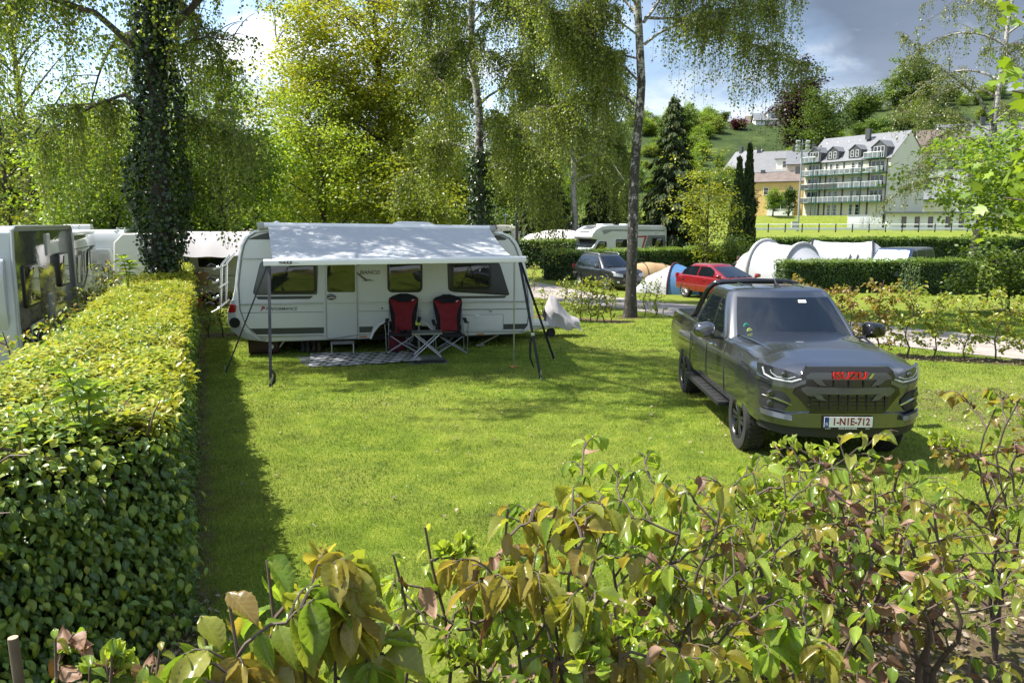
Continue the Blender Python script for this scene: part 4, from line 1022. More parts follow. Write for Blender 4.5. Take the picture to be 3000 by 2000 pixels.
    MB().tube([(x, -.011, z) for x, z in rrect(3.90, .56, 4.79, .885, .03)], .006, 4).build('flap_seal', M_CARG, fl)
    MB().box((4.22, -.02, .86), (.10, .03, .05)).build('flap_lock', M_WHITEP, fl, bevel=.008)
    MB().box((4.52, -.015, .965), (.05, .03, .05)).build('socket', M_CARG, root, bevel=.01)
    fr = MB().prism(rrect(3.06, .66, 3.30, 1.03, .02), -.008, .01, 'y').build('service_door', M_CAR, root, bevel=.003)
    for x in (1.88, 4.3): MB().box((x, -.02, .475), (.15, .02, .025)).build('marker_light', M_AMB, root, bevel=.005)
    MB().lathe([(.003, -.02), (.015, -.018), (.02, 0)], 10, 'y', c=(2.27, 0, 1.04)).build('gas_vent', M_STRIPE, root)
    ar = [(2.03, .42), (2.09, .56), (2.21, .71), (2.42, .795), (2.98, .795), (3.17, .71), (3.30, .56), (3.36, .42)]
    MB().tube([(x, -.008, z) for x, z in ar], .022, 6, flat=.7).build('wheel_arch_trim', M_WHITEP, root, True)
    # lettering
    mg = mat('logo_grey', (.12, .125, .10), .4)
    RX = (R(90), 0, 0)
    lettering('BIANCO', .105, mg, root, (2.03, -.004, 1.765), RX, .002, 'lettering', shear=.25, bold=.002)
    lo = MB(); lo.tube([(2.22, -.006, 1.955), (1.92, -.006, 1.945), (1.75, -.006, 1.90), (1.72, -.006, 1.84), (1.80, -.006, 1.74), (1.90, -.006, 1.66), (1.98, -.006, 1.60)], [.004, .010, .012, .012, .016, .02, .026], 6, flat=.3); lo.prism([(1.86, 1.60), (2.14, 1.595), (2.02, 1.63)], -.006, -.001, 'y'); lo.build('logo', mg, root)
    lettering('515', .085, M_STRIPE, root, (3.56, -.004, 1.285), RX, .002, 'lettering', shear=.25, bold=.003, sx=1.25)
    lettering('PERFORMANCE', .085, mg, root, (.31, -.004, 1.055), RX, .002, 'lettering', shear=.3, bold=.001)
    lettering('P', .12, mat('logo_red', (.32, .02, .03), .4), root, (-.045, -.007, 1.06), RX, .002, 'lettering', shear=.3, bold=.004)
    # roof things
    MB().prism(rpoly([(2.55, 2.60), (2.60, 2.75), (2.75, 2.79), (3.30, 2.78), (3.50, 2.70), (3.58, 2.60)], .06), .55, 1.35, 'y').build('roof_unit', M_WHITEP, root, bevel=.04, seg=3)
    MB().prism(rpoly([(1.9, 2.60), (1.95, 2.68), (2.4, 2.69), (2.52, 2.60)], .03), .5, 1.1, 'y').build('roof_hatch', M_WHITEP, root, bevel=.03)
    MB().prism(rpoly([(.1, 2.60), (.12, 2.69), (.6, 2.69), (.65, 2.60)], .03), .9, 1.4, 'y').build('roof_hatch', M_WHITEP, root, bevel=.03)
    MB().lathe([(.11, 2.60), (.11, 2.70), (.02, 2.76)], 16, 'z', c=(.25, .5, 0)).build('roof_vent', M_WHITEP, root, True)
    # under-body
    MB().box((2.6, 1.2, .38), (5.2, 1.3, .12)).build('chassis', M_BLK, root)
    h = make_wheel(root, .325, .195, 'five', M_ALLOY); h.location = (2.70, .16, .46); h.rotation_euler = (0, 0, math.pi)
    h = dup(h, root); h.location = (2.70, 2.14, .46); h.rotation_euler = (0, 0, 0)
    dr = MB(); dr.tube([(5.2, .75, .46), (6.45, 1.12, .46)], .045, 8); dr.tube([(5.2, 1.55, .46), (6.45, 1.18, .46)], .045, 8); dr.box((5.72, 1.15, .55), (.62, .7, .07)); dr.tube([(6.4, 1.15, .47), (6.75, 1.15, .50)], .05, 8)
    dr.build('drawbar', M_WHITEP, root, True)
    j = MB(); j.tube([(6.15, 1.02, .80), (6.15, 1.02, .33)], .03, 8); j.build('jockey_post', M_STEEL, root, True)
    k = MB().lathe([(.03, -.04), (.10, -.035), (.11, 0), (.10, .035), (.03, .04)], 18, 'y', c=(6.15, 1.02, .33)).build('jockey_wheel', M_TYRE, root, True)
    st = MB(); st.tube([(4.75, .25, .42), (4.35, .22, .22)], .022, 6); st.box((4.33, .22, .21), (.18, .14, .03)); st.tube([(.35, .25, .40), (.15, .22, .15)], .022, 6); st.build('corner_steady', M_ALU, root)
    return root
FR = fendt()
CM = Matrix.Translation((-4.85*KS, 14.76*KS, CAM_H*(1-KS))) @ Matrix.Rotation(R(13.7), 4, 'Z') @ Matrix.Scale(KS, 4)
def cw(s, y, z): return CM @ Vector((s, y, z))   # point in the caravan's plan
# awning
def awning():
    o = cw(.16, 0, 0); root = thing('awning', 'pale grey roll-out awning on the white caravan roof', 'awning', (0, 0, 0))
    A, B = cw(.16, -.06, 2.665), cw(4.50, -.06, 2.605); n = (CM.to_3x3() @ Vector((0, -1, 0))).normalized(); u = (CM.to_3x3() @ Vector((1, 0, 0))).normalized()
    C = Vector((-4.20, 13.08, 2.045)); Dp = Vector((.16, 14.15, 2.055))
    C2, D2 = C+u*.10, Dp-u*.10
    P = []
    for i in range(13):
        t = i/12; a = A.lerp(C2, t); b = B.lerp(D2, t); row = []
        for j in range(25):
            q = j/24; p = a.lerp(b, q)+Vector((0, 0, -.07*math.sin(math.pi*t)-.018*math.sin(math.pi*t)*math.cos(q*2*math.pi*5)*.4)); row.append(p)
        P.append(row)
    MB().sheet(P, .004).build('cloth', M_FABRIC, root, True)
    MB().tube([A+Vector((0, .05, .0))-u*.10, B+Vector((0, .05, 0))+u*.04], .065, 12).build('cassette', M_WHITEP, root, True)
    for p in (A-u*.16, B+u*.06): MB().box(p+Vector((0, .05, 0)), (.12, .16, .13), 0, CM.to_3x3()).build('cassette_end', M_CARG, root, bevel=.015)
    d = (Dp-C).normalized(); bar = []
    for p in (C-d*.06, Dp+d*.10):
        bar.append([p+n*a+Vector((0, 0, b)) for a, b in ((-.03, .055), (.02, .055), (.045, .03), (.045, -.055), (-.03, -.065))])
    MB().loft(bar).build('front_bar', M_WHITEP, root, bevel=.006)
    zr = math.atan2(d.y, d.x)
    lettering('THULE', .055, M_GBLK, root, C+d*.30+n*.049+Vector((0, 0, -.008)), (R(90), 0, zr), .001, 'lettering', bold=.003, sx=1.3)
    lettering('Omnistor', .03, M_CARG, root, C+d*.47+n*.049+Vector((0, 0, -.012)), (R(90), 0, zr), .001, 'lettering')
    # arms
    for a, b in ((A+u*.06, C2), (B-u*.04, D2)):
        m = a.lerp(b, .5)+Vector((0, 0, -.10)); MB().tube([a+Vector((0, 0, -.07)), m, b+Vector((0, 0, -.04))], .02, 8).build('arm', M_ALU, root, True)
    # supporting leg on the right
    ft = at_z(600+2080/2.24, 620+1005/2.24, 0); top = Dp-d*.12+Vector((0, 0, -.06)); ft = Vector((top.x-.01, top.y+.15, gz(top.x, top.y)+.0))
    g = MB(); g.tube([top, top.lerp(ft, .5)], .017, 8); g.tube([top.lerp(ft, .48), ft], .013, 8); g.build('leg', M_ALU, root, True)
    MB().box(ft+Vector((0, 0, .012)), (.16, .09, .02)).build('foot_plate', M_AMB, root, bevel=.005)
    return C, Dp, d
AC, AD, AU = awning()
def strap(name, label, pts, w=.045, m=M_STRAP, th=.004, group=None, wrap=True, stake=True):
    root = thing(name, label, 'strap', pts[-1], 0, group); o = Vector(pts[-1]); rows = []
    for i in range(len(pts)-1):
        a, b = Vector(pts[i]), Vector(pts[i+1])
        for k in range(6): rows.append(a.lerp(b, k/6))
    rows.append(Vector(pts[-1])); P = []
    for i, p in enumerate(rows):
        tw = math.sin(i*.35)*.35; s = Vector((math.cos(tw), math.sin(tw), 0))*w/2; P.append([p-o-s, p-o, p-o+s])
    MB().sheet(P, th).build('webbing', m, root, True)
    if stake:
        MB().tube([(0, 0, .03), (.0, -.02, -.05)], .012, 6).build('stake', M_ALU, root, True)
        MB().tube([(0, 0, .16), (.012, 0, .10), (0, 0, .04), (-.012, 0, .10), (0, 0, .16)], .007, 5).build('spring', M_ALU, root, True)
    if wrap:
        q = rows[int(len(rows)*.62)]-o; MB().box(q, (w*1.25, .02, .07)).build('buckle', M_ALU, root, bevel=.004)
        t = MB(); t.tube([q, q+Vector((-.05, -.02, -.15)), q+Vector((-.045, -.03, -.42)), q+Vector((.02, -.02, -.6))], [.012, .022, .02, .012], 5, flat=.3); t.build('loose_end', M_BLKF, root, True)
    return root
b = ground(600+440/2.24, 620+1150/2.24)
tL = AC+AU*.03+Vector((0, 0, -.06)); MBk = strap('storm_strap', 'dark grey storm strap at the left end of the awning bar', [tL+Vector((0, -.02, 0)), b+Vector((-.02, .02, .12))+Vector((0, 0, .02)), b], .05)
kn = MB(); kn.tube([(.01, -.01, .30), (.07, -.03, .22), (.06, -.02, .10), (.02, 0, .05), (.05, .02, .2)], .022, 6, flat=.5); kn.build('loose_end', M_BLKF, MBk, True)
b = ground(600+135/2.24, 620+1062/2.24)
strap('guy_strap', 'thin dark guy strap stretched left of the awning towards the hedge', [tL+Vector((-.05, .05, 0)), b], .028, wrap=False)
tR = AD-AU*.02+Vector((0, 0, -.06))
b = ground(600+2205/2.24, 620+1098/2.24)
strap('storm_strap', 'black storm strap ending in a spring at the right of the awning', [tR, tR.lerp(b, .45), b], .05, M_BLKF, wrap=True)
b = ground(600+2293/2.24, 620+972/2.24)
strap('storm_strap', 'black storm strap slanting right towards the caravan drawbar', [tR+Vector((.02, .03, 0)), b], .05, M_BLKF, wrap=False)

# ---------------------------------------------------------------- under the awning
def rug():
    m, nt, b = new_mat('woven_rug'); N, L = nt.nodes, nt.links
    tc = N.new('ShaderNodeTexCoord'); sp = N.new('ShaderNodeSeparateXYZ'); L.new(tc.outputs['Object'], sp.inputs[0])
    def M(op, a, q=None):
        mm = N.new('ShaderNodeMath'); mm.operation = op
        for i, x in enumerate((a, q)):
            if x is None: continue
            if isinstance(x, (int, float)): mm.inputs[i].default_value = x
            else: L.new(x, mm.inputs[i])
        return mm.outputs[0]
    row = M('FLOOR', M('MULTIPLY', sp.outputs[1], 13)); saw = M('MULTIPLY', M('ABSOLUTE', M('SUBTRACT', M('FRACT', M('MULTIPLY', row, .25)), .5)), .8)
    ph = M('FRACT', M('ADD', M('MULTIPLY', sp.outputs[0], 2.6), saw)); st = M('FRACT', M('ADD', M('MULTIPLY', ph, 1.0), M('MULTIPLY', row, .5)))
    c = _ramp(nt, st, [(.46, (.045, .047, .05)), (.50, (.42, .43, .44))]); c = _mix(nt, 1., c, _ramp(nt, _noise(nt, 9, 6, .6), [(.3, (.8, .8, .8)), (.7, (1.1, 1.1, 1.1))]), 'MULTIPLY')
    L.new(c, b.inputs['Base Color']); b.inputs['Roughness'].default_value = .85
    q = [ground(868+10, 1060-10), ground(868+29, 1080), ground(1230, 1069), ground(1225, 1034), ground(1068, 1020), ground(940, 1032)]
    a = CM @ Vector((0, 0, 0)); o = cw(1.55, -.72, 0); root = thing('rug', 'grey and white zigzag outdoor rug in front of the caravan step', 'rug', (0, 0, 0), 0)
    P = []
    c0, c1, c2, c3 = Vector((-3.86, 14.16, 0)), Vector((-1.75, 14.72, 0)), Vector((-2.1, 16.0, 0)), Vector((-4.2, 15.6, 0))
    for i in range(25):
        r = []
        for j in range(13):
            u, v = i/24, j/12; p = c0.lerp(c1, u).lerp(c3.lerp(c2, u), v)
            p.z = gz(p.x, p.y)+.02+.018*wob(p.x, p.y, 0, 2.2, 5)+.035*max(0, wob(p.x, p.y, 2, 1.1, 8)); r.append(p)
        P.append(r)
    o2 = MB().sheet(P, .006).build('weave', m, root, True); return root
rug()
def gmat(c, label, name='groundsheet'):
    root = thing(name, label, 'groundsheet', (0, 0, 0)); P = []
    c0, c1, c2, c3 = c
    for i in range(17):
        r = []
        for j in range(9):
            u, v = i/16, j/8; p = c0.lerp(c1, u).lerp(c3.lerp(c2, u), v); p.z = gz(p.x, p.y)+.012+.012*wob(p.x, p.y, 0, 3, 15)+.03*(u > .95)*v; r.append(p)
        P.append(r)
    MB().sheet(P, -.006).build('sheet', mat('slate_sheet', (.085, .10, .115), .6, var=.15, scale=4), root, True)
    return root
gs = gmat((Vector((-2.0, 14.50, 0)), Vector((-1.22, 14.62, 0)), Vector((-1.55, 15.6, 0)), Vector((-2.3, 15.4, 0))), 'slate grey plastic groundsheet under the folding table')
MB().box((-1.62, 14.72, .035), (.62, .22, .012), 0, Matrix.Rotation(R(9), 3, 'Z')).build('door_mat', M_BLKF, gs)
gmat((Vector((-4.06, 14.5, 0)), Vector((-3.82, 14.25, 0)), Vector((-4.1, 15.5, 0)), Vector((-4.42, 15.4, 0))), 'grey groundsheet edge showing left of the zigzag rug')
def camp_chair(name, label, loc, rz):
    root = thing(name, label, 'camping chair', loc, rz, 'padded camping chairs by the table')
    # local: faces -y
    def back(w, m, off, za, zb, nm, prof):
        F, B = [], []
        for i in range(17):
            t = lerp(za, zb, i/16); z = .42+.78*t; hw = prof(t); f, b = [], []
            for j in range(13):
                q = j/12*2-1; x = q*hw; y = .18+.22*t-.05*(1-q*q)*0+.07*(q*q)*-.6+.012*math.cos(t*22)*(1-q*q); f.append((x, y-off, z)); b.append((x, y+.05, z))
            F.append(f); B.append(b)
        return slab(F, B).build(nm, m, root, True)
    outer = lambda t: interp(t, [(0, .25), (.2, .25), (.55, .285), (.75, .31), (.87, .31), (.92, .27), (.97, .18), (1., .08)])
    back(0, M_BLKF, 0, 0, 1, 'backrest', outer)
    back(0, M_REDF, .014, .03, .86, 'red_panel', lambda t: interp(t, [(0, .18), (.45, .18), (.66, .235), (.82, .295), (.86, .29)]))
    hd = back(0, M_BLKF, .026, .78, .995, 'headrest', lambda t: interp(t, [(.78, .08), (.84, .19), (.88, .25), (.94, .21), (1., .06)]))
    MB().box((.20, .30, 1.065), (.055, .012, .018), 0, Matrix.Rotation(-R(25), 3, 'Y')).build('label', M_WHITEP, root)
    s = []
    for i in range(9):
        y = -.30+.52*i/8; z = .44-.03*math.sin(math.pi*i/8)-.02*(i/8); s.append([(-.27+.54*j/8, y, z-.02*math.sin(math.pi*j/8)) for j in range(9)])
    MB().sheet(s, .045).build('seat', M_BLKF, root, True)
    for sd in (1, -1):
        MB().sheet([[(sd*(.30+.035*k), lerp(.16, -.30, i/8), .66-.02*math.sin(math.pi*i/8)-.10*(1-min(1, abs(i/8-.0)*2.0))*-.4) for k in range(3)] for i in range(9)], .025).build('armrest', M_BLKF, root, True)
    L = lambda pts, r=.0105: MB().tube(pts, r, 7).build('leg', M_STEEL, root, True)
    for y0 in (-.28, .22):
        L([(-.33, y0, .02), (0, y0, .22), (.30, y0+.02, .43)]); L([(.33, y0-.015, .02), (0, y0-.015, .22), (-.30, y0+.005, .43)])
    for sd in (1, -1):
        L([(sd*.33, -.28, .02), (sd*.335, -.28, .45), (sd*.35, -.29, .64)]); L([(sd*.33, .22, .02), (sd*.32, .28, .60), (sd*.29, .40, 1.10)])
        L([(sd*.33, -.28, .03), (sd*.0, -.02, .22), (sd*-.33, .22, .03)], .009)
    ft = MB()
    for x in (-.33, .33):
        for y in (-.28, .22): ft.lathe([(.02, .0), (.02, .03), (.01, .04)], 8, 'z', c=(x, y, 0))
    ft.build('feet', M_BLK, root)
    return root
c1 = (ground(1137, 1041)+ground(1217, 1041))*.5; c2 = (ground(1279, 1038)+ground(1353, 1040))*.5
camp_chair('camping_chair', 'red and black camping chair in front of the caravan wheel', (c1.x, c1.y+.26, .03), R(4))
camp_chair('camping_chair', 'red and black camping chair to the right of the folding table', (c2.x, c2.y+.26, 0), R(12))
tb = (ground(1217, 1052)+ground(1281, 1052))*.5
def table():
    root = thing('folding_table', 'small aluminium folding table between the two red chairs', 'folding table', (tb.x, tb.y+.18, .02), R(9))
    MB().box((0, 0, .50), (.56, .40, .03)).build('tabletop', mat('table_grey', (.10, .115, .115), .5, var=.1), root, bevel=.005)
    MB().tube([(-.29, -.21, .50), (.29, -.21, .50), (.29, .21, .50), (-.29, .21, .50), (-.29, -.21, .50)], .02, 6).build('rim', M_STEEL, root, True)
    for y in (-.18, .18):
        MB().tube([(-.27, y, .02), (.25, y, .48)], .013, 7).build('leg', M_ALU, root, True); MB().tube([(.27, y-.02*(1 if y < 0 else -1), .02), (-.25, y-.02*(1 if y < 0 else -1), .48)], .013, 7).build('leg', M_ALU, root, True)
    MB().tube([(-.27, -.18, .02), (-.27, .18, .02)], .012, 6).build('brace', M_ALU, root, True); MB().tube([(.27, -.18, .02), (.27, .18, .02)], .012, 6).build('brace', M_ALU, root, True)
table()
def step():
    o = cw(1.47, -.26, 0); root = thing('doorstep', 'grey metal step below the caravan door', 'step', (o.x, o.y, gz(o.x, o.y)+.02), R(13.7))
    MB().box((0, 0, .235), (.48, .26, .03)).build('tread', mat('step_grey', (.16, .17, .17), .6, var=.2, bump=.4), root, bevel=.006)
    for x in (-.22, .22):
        MB().tube([(x, -.13, 0), (x, -.12, .22), (x, .10, .22), (x, .13, 0)], .013, 6).build('leg', M_ALU, root, True)
    MB().tube([(-.22, -.128, .04), (.22, -.128, .04)], .01, 6).build('brace', M_ALU, root, True)
step()
def boot(label, loc, rz, col):
    root = thing('boot', label, 'boot', loc, rz, 'walking boots by the step')
    rings = []
    for z, y0, y1, w in ((.02, -.13, .13, .05), (.06, -.125, .13, .05), (.09, -.09, .125, .048), (.12, -.02, .12, .045), (.17, .0, .115, .042), (.21, .01, .115, .045)):
        rings.append([((w)*math.cos(q), (y0+y1)/2+(y1-y0)/2*math.sin(q), z) for q in np.linspace(0, 2*math.pi, 12, endpoint=False)])
    MB().loft(rings).build('upper', mat('boot_leather', col, .7, var=.3, scale=30), root, True)
    MB().loft([[(.052*math.cos(q), .137*math.sin(q), z) for q in np.linspace(0, 2*math.pi, 12, endpoint=False)] for z in (0, .028)]).build('sole', M_BLK, root)
for i, (u, lab, col) in enumerate(((882, 'grey walking boot, leftmost of the row under the caravan', (.05, .05, .05)), (896, 'grey walking boot beside the leftmost one under the caravan', (.05, .05, .05)), (915, 'brown walking boot third along the row under the caravan', (.06, .04, .03)), (930, 'brown walking boot nearest the step under the caravan', (.06, .04, .03)))):
    p = ground(u, 1034); boot(lab, (p.x, p.y+.15, .01), R(14+(i % 2)*6), col)
def tank():
    o = cw(-.05, .35, 0); root = thing('waste_tank', 'dark red waste water tank under the rear of the caravan', 'water tank', (o.x, o.y, 0), R(13.7))
    MB().box((0, 0, .19), (.62, .42, .36)).build('tank_shell', mat('maroon_plastic', (.035, .010, .012), .45, var=.2), root, bevel=.05, seg=3)
    MB().lathe([(.05, -.235), (.05, -.205), (.03, -.20)], 14, 'y', c=(.15, 0, .16)).build('cap', M_WHITEP, root)
tank()
def bag():
    o = cw(2.55, -.22, 0); root = thing('bag', 'dark red cloth bag leaning on the caravan wheel', 'bag', (o.x, o.y, .03), R(20)); root.scale = (.85,)*3
    rings = []
    for z, w, d in ((.0, .13, .10), (.05, .20, .15), (.2, .22, .16), (.35, .19, .13), (.47, .10, .07), (.52, .04, .03)):
        rings.append([(w*math.cos(q)*(1+.12*math.sin(3*q+z*9)), d*math.sin(q)*(1+.1*math.cos(4*q+z*7)), z) for q in np.linspace(0, 2*math.pi, 16, endpoint=False)])
    MB().loft(rings).build('sack', mat('bag_cloth', (.10, .008, .012), .85, var=.2, scale=9), root, True); MB().tube([(0, 0, .5), (.06, 0, .58), (0, 0, .62), (-.06, 0, .57), (0, 0, .5)], .01, 5).build('cord', M_BLKF, root)
bag()
def hitch_cover():
    p = cw(6.35, 1.15, 0); root = thing('tarpaulin', 'grey tarpaulin draped over the caravan hitch', 'tarpaulin', (p.x, p.y, gz(p.x, p.y)), R(13.7))
    P = []
    for i in range(21):
        t = i/20; x = -.32+.85*t; ht = interp(t, [(0, .72), (.15, 1.0), (.3, .98), (.5, .72), (.75, .50), (1, .42)]); w = interp(t, [(0, .12), (.15, .2), (.5, .30), (1, .17)]); bz = interp(t, [(0, .35), (.2, .26), (.6, .2), (1, .16)]); r = []
        for j in range(17):
            q = j/16*2-1; a = abs(q); fold = .035*math.sin(q*11+t*7)*a+.03*math.sin(q*5-t*11)*a
            r.append((x+.03*math.sin(q*8+t*3)*a, (w*min(1, a*1.7)+fold+.08*max(0, a-.5))*(1 if q > 0 else -1), lerp(ht, bz+.03*math.sin(q*9+t*13), a**1.35)))
        P.append(r)
    MB().sheet(P, .006).build('sheet', mat('tarp_grey', (.36, .34, .35), .7, var=.06, scale=5, bump=.3, bscale=9), root, True)
hitch_cover()
# ================================================================= other caravans, motorhomes, tents
M_SHELLW = mat('shell_white', (.48, .50, .51), .28, var=.03, coat=.5, dirt=((.42, .42, .38), .3, 1.2))
M_SHELLC = mat('shell_cream', (.55, .54, .48), .3, var=.03, coat=.4, dirt=((.36, .36, .30), .35, 1.2))
M_SHELLG = mat('shell_grey', (.34, .36, .36), .3, var=.03, coat=.5)
def mirror_side():
    m, nt, b = new_mat('polished_side'); b.inputs['Base Color'].default_value = (.50, .52, .50, 1); b.inputs['Metallic'].default_value = .9; b.inputs['Roughness'].default_value = .05
    bp = nt.nodes.new('ShaderNodeBump'); bp.inputs['Strength'].default_value = .12; bp.inputs['Distance'].default_value = .05
    nt.links.new(_noise(nt, 2.6, 4, .6, stretch=(1, 1, 2.2)), bp.inputs['Height']); nt.links.new(bp.outputs[0], b.inputs['Normal']); return m
M_POL = mirror_side()
M_MIR = mat('semi_polished_side', (.55, .57, .55), .12, .45, var=.04, coat=.6)
def shell(name, label, cat, loc, rz, prof, W, m, bevel=.06, wheelx=(), r=.33, feats=None, group=None):
    root = thing(name, label, cat, loc, rz, group)
    MB().prism(prof, 0, W, 'y').build('body', m, root, bevel=bevel, seg=3, ang=50)
    first = None
    for x in wheelx:
        for y, q in ((.14, math.pi), (W-.14, 0)):
            h = make_wheel(root, r, .2, 'steel', M_STEEL) if first is None else dup(first, root); first = first or h
            h.location = (x, y, r); h.rotation_euler = (0, 0, q)
    return root
def car_prof(L, H, zb=.45, rf=.5, rr=.25, slope=.25):
    return [(slope*.3, zb), (0, zb+.15), (-.03, 1.1)]+[(slope*.25, 1.6), (slope*.7, 2.1), (slope+.05, H-rf*.5), (slope+rf*.45, H-.08), (slope+rf, H)]+[(L-rr, H), (L-rr*.3, H-.07), (L, H-rr), (L+.02, 1.2), (L, zb+.1), (L-.1, zb)]
RZH = math.pi/2+HA
def end_window(root, y0, z0, y1, z1, x, m=M_ACRYL):
    f = MB().prism(rrect(y0, z0, y1, z1, .07), x-.02, x+.03, 'x').build('window', M_CREAM, root, bevel=.004)
    MB().prism(rrect(y0+.03, z0+.03, y1-.03, z1-.03, .05), x-.03, x+.0, 'x').build('pane', m, f, bevel=.004)
def side_win(root, x0, z0, x1, z1, pr=.014, m=M_ACRYL): return framed(root, rrect(x0, z0, x1, z1, .08), 0, M_CREAM, m, .03, 'window', pr)
def left_caravans():
    g = 'caravans beyond the long hedge'
    # nearest, with a mirror-bright side
    c = at_depth(36, 800, 11.9); H = 2.66
    r = shell('caravan', 'white caravan with mirror-bright side reflecting the hedge, nearest on the left', 'caravan', (c.x, c.y, 0), RZH, car_prof(6.0, H, slope=.10, rf=.18, rr=.18), 2.3, M_SHELLW, wheelx=(3.4,), group=g)
    MB().prism([(.10, .52), (.04, 1.1), (.09, 2.2), (.20, H-.08), (5.85, H-.08), (5.96, 2.2), (5.97, .6), (5.9, .5)], -.012, .02, 'y').build('side_panel', M_POL, r, bevel=.003)
    side_win(r, .55, 1.32, 1.75, 2.02, .05); side_win(r, 3.9, 1.42, 5.0, 2.10, .05)
    edge = [(.05, .5), (0, 1.1), (.05, 2.2), (.14, H-.06), (.3, H-.01), (5.8, H-.01), (5.95, H-.1), (5.99, 2.2), (6.0, .6)]
    MB().tube([(x, -.02, z) for x, z in edge], .028, 6).build('edge_trim', M_SHELLG, r, True)
    for x0, z0 in ((3.0, 2.12), (2.9, .98)):
        v = MB(); v.box((x0, -.02, z0+.19), (.36, .03, .42))
        for i in range(9): v.box((x0, -.04, z0+.03+.042*i), (.32, .012, .022))
        v.build('vent_grille', M_SHELLG, r)
    MB().tube([(x, -.02, z) for x, z in rrect(.9, .52, 2.0, .98, .04)], .02, 6).build('locker_flap', M_SHELLG, r, True)
    MB().tube([(x, -.02, z) for x, z in rrect(3.1, .52, 4.0, .95, .04)], .02, 6).build('locker_flap', M_SHELLG, r, True)
    MB().prism(rpoly([(.0, .95), (-.10, 1.3), (-.12, 1.9), (-.02, 2.16), (.1, 2.16), (.1, .95)], .08), .10, 1.5, 'x' if False else 'y').build('front_locker', M_SHELLW, r, bevel=.05)
    MB().box((.9, .9, H+.06), (1.0, .8, .12)).build('roof_hatch', M_WHITEP, r, bevel=.03); MB().lathe([(.004, -.03), (.05, -.02), (.06, 0)], 14, 'x', c=(-.03, .30, 1.98)).build('lamp', M_LENS, r)
    MB().tube([(-.06, .2, .95), (-.1, .4, .96), (-.06, .6, .95)], .02, 6).build('grab_handle', M_ALU, r, True)
    # second
    c = at_depth(217, 800, 19.4)
    r = shell('caravan', 'pale caravan with three dark side windows and black swoosh, second along the hedge', 'caravan', (c.x, c.y, 0), RZH, car_prof(4.5, 2.48, slope=.12, rf=.2), 2.25, M_SHELLW, wheelx=(2.5,), group=g)
    MB().prism([(.12, .6), (.06, 1.1), (.14, 2.2), (.22, 2.40), (4.4, 2.40), (4.47, 2.2), (4.45, .6)], -.01, .02, 'y').build('side_panel', M_MIR, r, bevel=.003)
    side_win(r, .35, 1.15, 1.35, 1.90); side_win(r, 1.75, 1.35, 2.5, 1.95); side_win(r, 3.0, 1.35, 3.8, 1.98)
    MB().tube([(.2, -.02, .98), (1.4, -.02, 1.02), (2.2, -.02, 1.3), (2.7, -.02, 1.95), (3.9, -.02, 2.02)], .03, 6, flat=.4).build('swoosh', M_STRIPE, r, True)
    MB().tube([(.05, -.02, .5), (.02, -.02, 1.1), (.10, -.02, 2.2), (.2, -.02, 2.42), (4.35, -.02, 2.45)], .025, 6).build('edge_trim', M_SHELLW, r, True)
    MB().tube([(x, -.015, 2.05) for x in (.15, 4.4)], .012, 5).build('side_rail', M_STRIPE, r, True)
    MB().box((-.06, .45, 1.0), (.06, .5, .06)).build('grab_handle', M_WHITEP, r, bevel=.01); MB().box((-.05, .4, .8), (.06, .5, .08)).build('lamp_bar', M_BLK, r, bevel=.01)
    MB().box((-.02, .3, 1.85), (.02, .3, .06)).build('emblem', M_STRIPE, r)
    # third, tail towards the camera
    c = at_depth(374, 800, 26.4)
    r = shell('caravan', 'white caravan showing its grey rear window and lettering over the hedge', 'caravan', (c.x, c.y, gz(c.x, c.y)), RZH, car_prof(5.4, 2.62, slope=.14, rf=.3), 2.3, M_SHELLW, wheelx=(2.8,), group=g)
    MB().prism(rrect(.42, 1.15, 2.0, 1.98, .12), -.06, .05, 'x').build('window_frame', M_SHELLW, r, bevel=.02)
    MB().prism(rrect(.5, 1.22, 1.92, 1.92, .09), -.075, .0, 'x').build('rear_pane', mat('grey_blind', (.33, .33, .36), .1, var=.05, coat=.8), r, bevel=.01)
    for q in ((.6, 1.24), (1.8, 1.24), (.6, 1.55)): MB().box((-.08, q[0], q[1]), (.02, .10, .04)).build('window_catch', M_BLK, r)
    lettering('NOVA', .22, M_STRIPE, r, (-.0+.05, 1.75, 2.17), (R(80), 0, -R(90)), .004, 'lettering', shear=.2, bold=.004, sx=1.2)
    for x in (.3, 1.5, 2.5, 3.6): side_win(r, x, 1.2, x+.7, 1.9)
    MB().tube([(-.05, .12, 1.0), (-.05, 2.15, 1.0)], .02, 6).build('rear_rail', M_SHELLG, r, True)
    MB().lathe([(.004, -.03), (.05, -.02), (.05, 0)], 12, 'x', c=(.02, .25, 1.95)).build('marker_lamp', M_REDL, r); MB().box((.04, 1.15, .85), (.10, 1.9, .08)).build('rear_bumper', M_BLK, r)
    MB().prism(rpoly([(.5, 2.6), (.55, 2.80), (1.3, 2.80), (1.5, 2.6)], .06), 1.1, 1.9, 'y').build('roof_unit', M_WHITEP, r, bevel=.05)
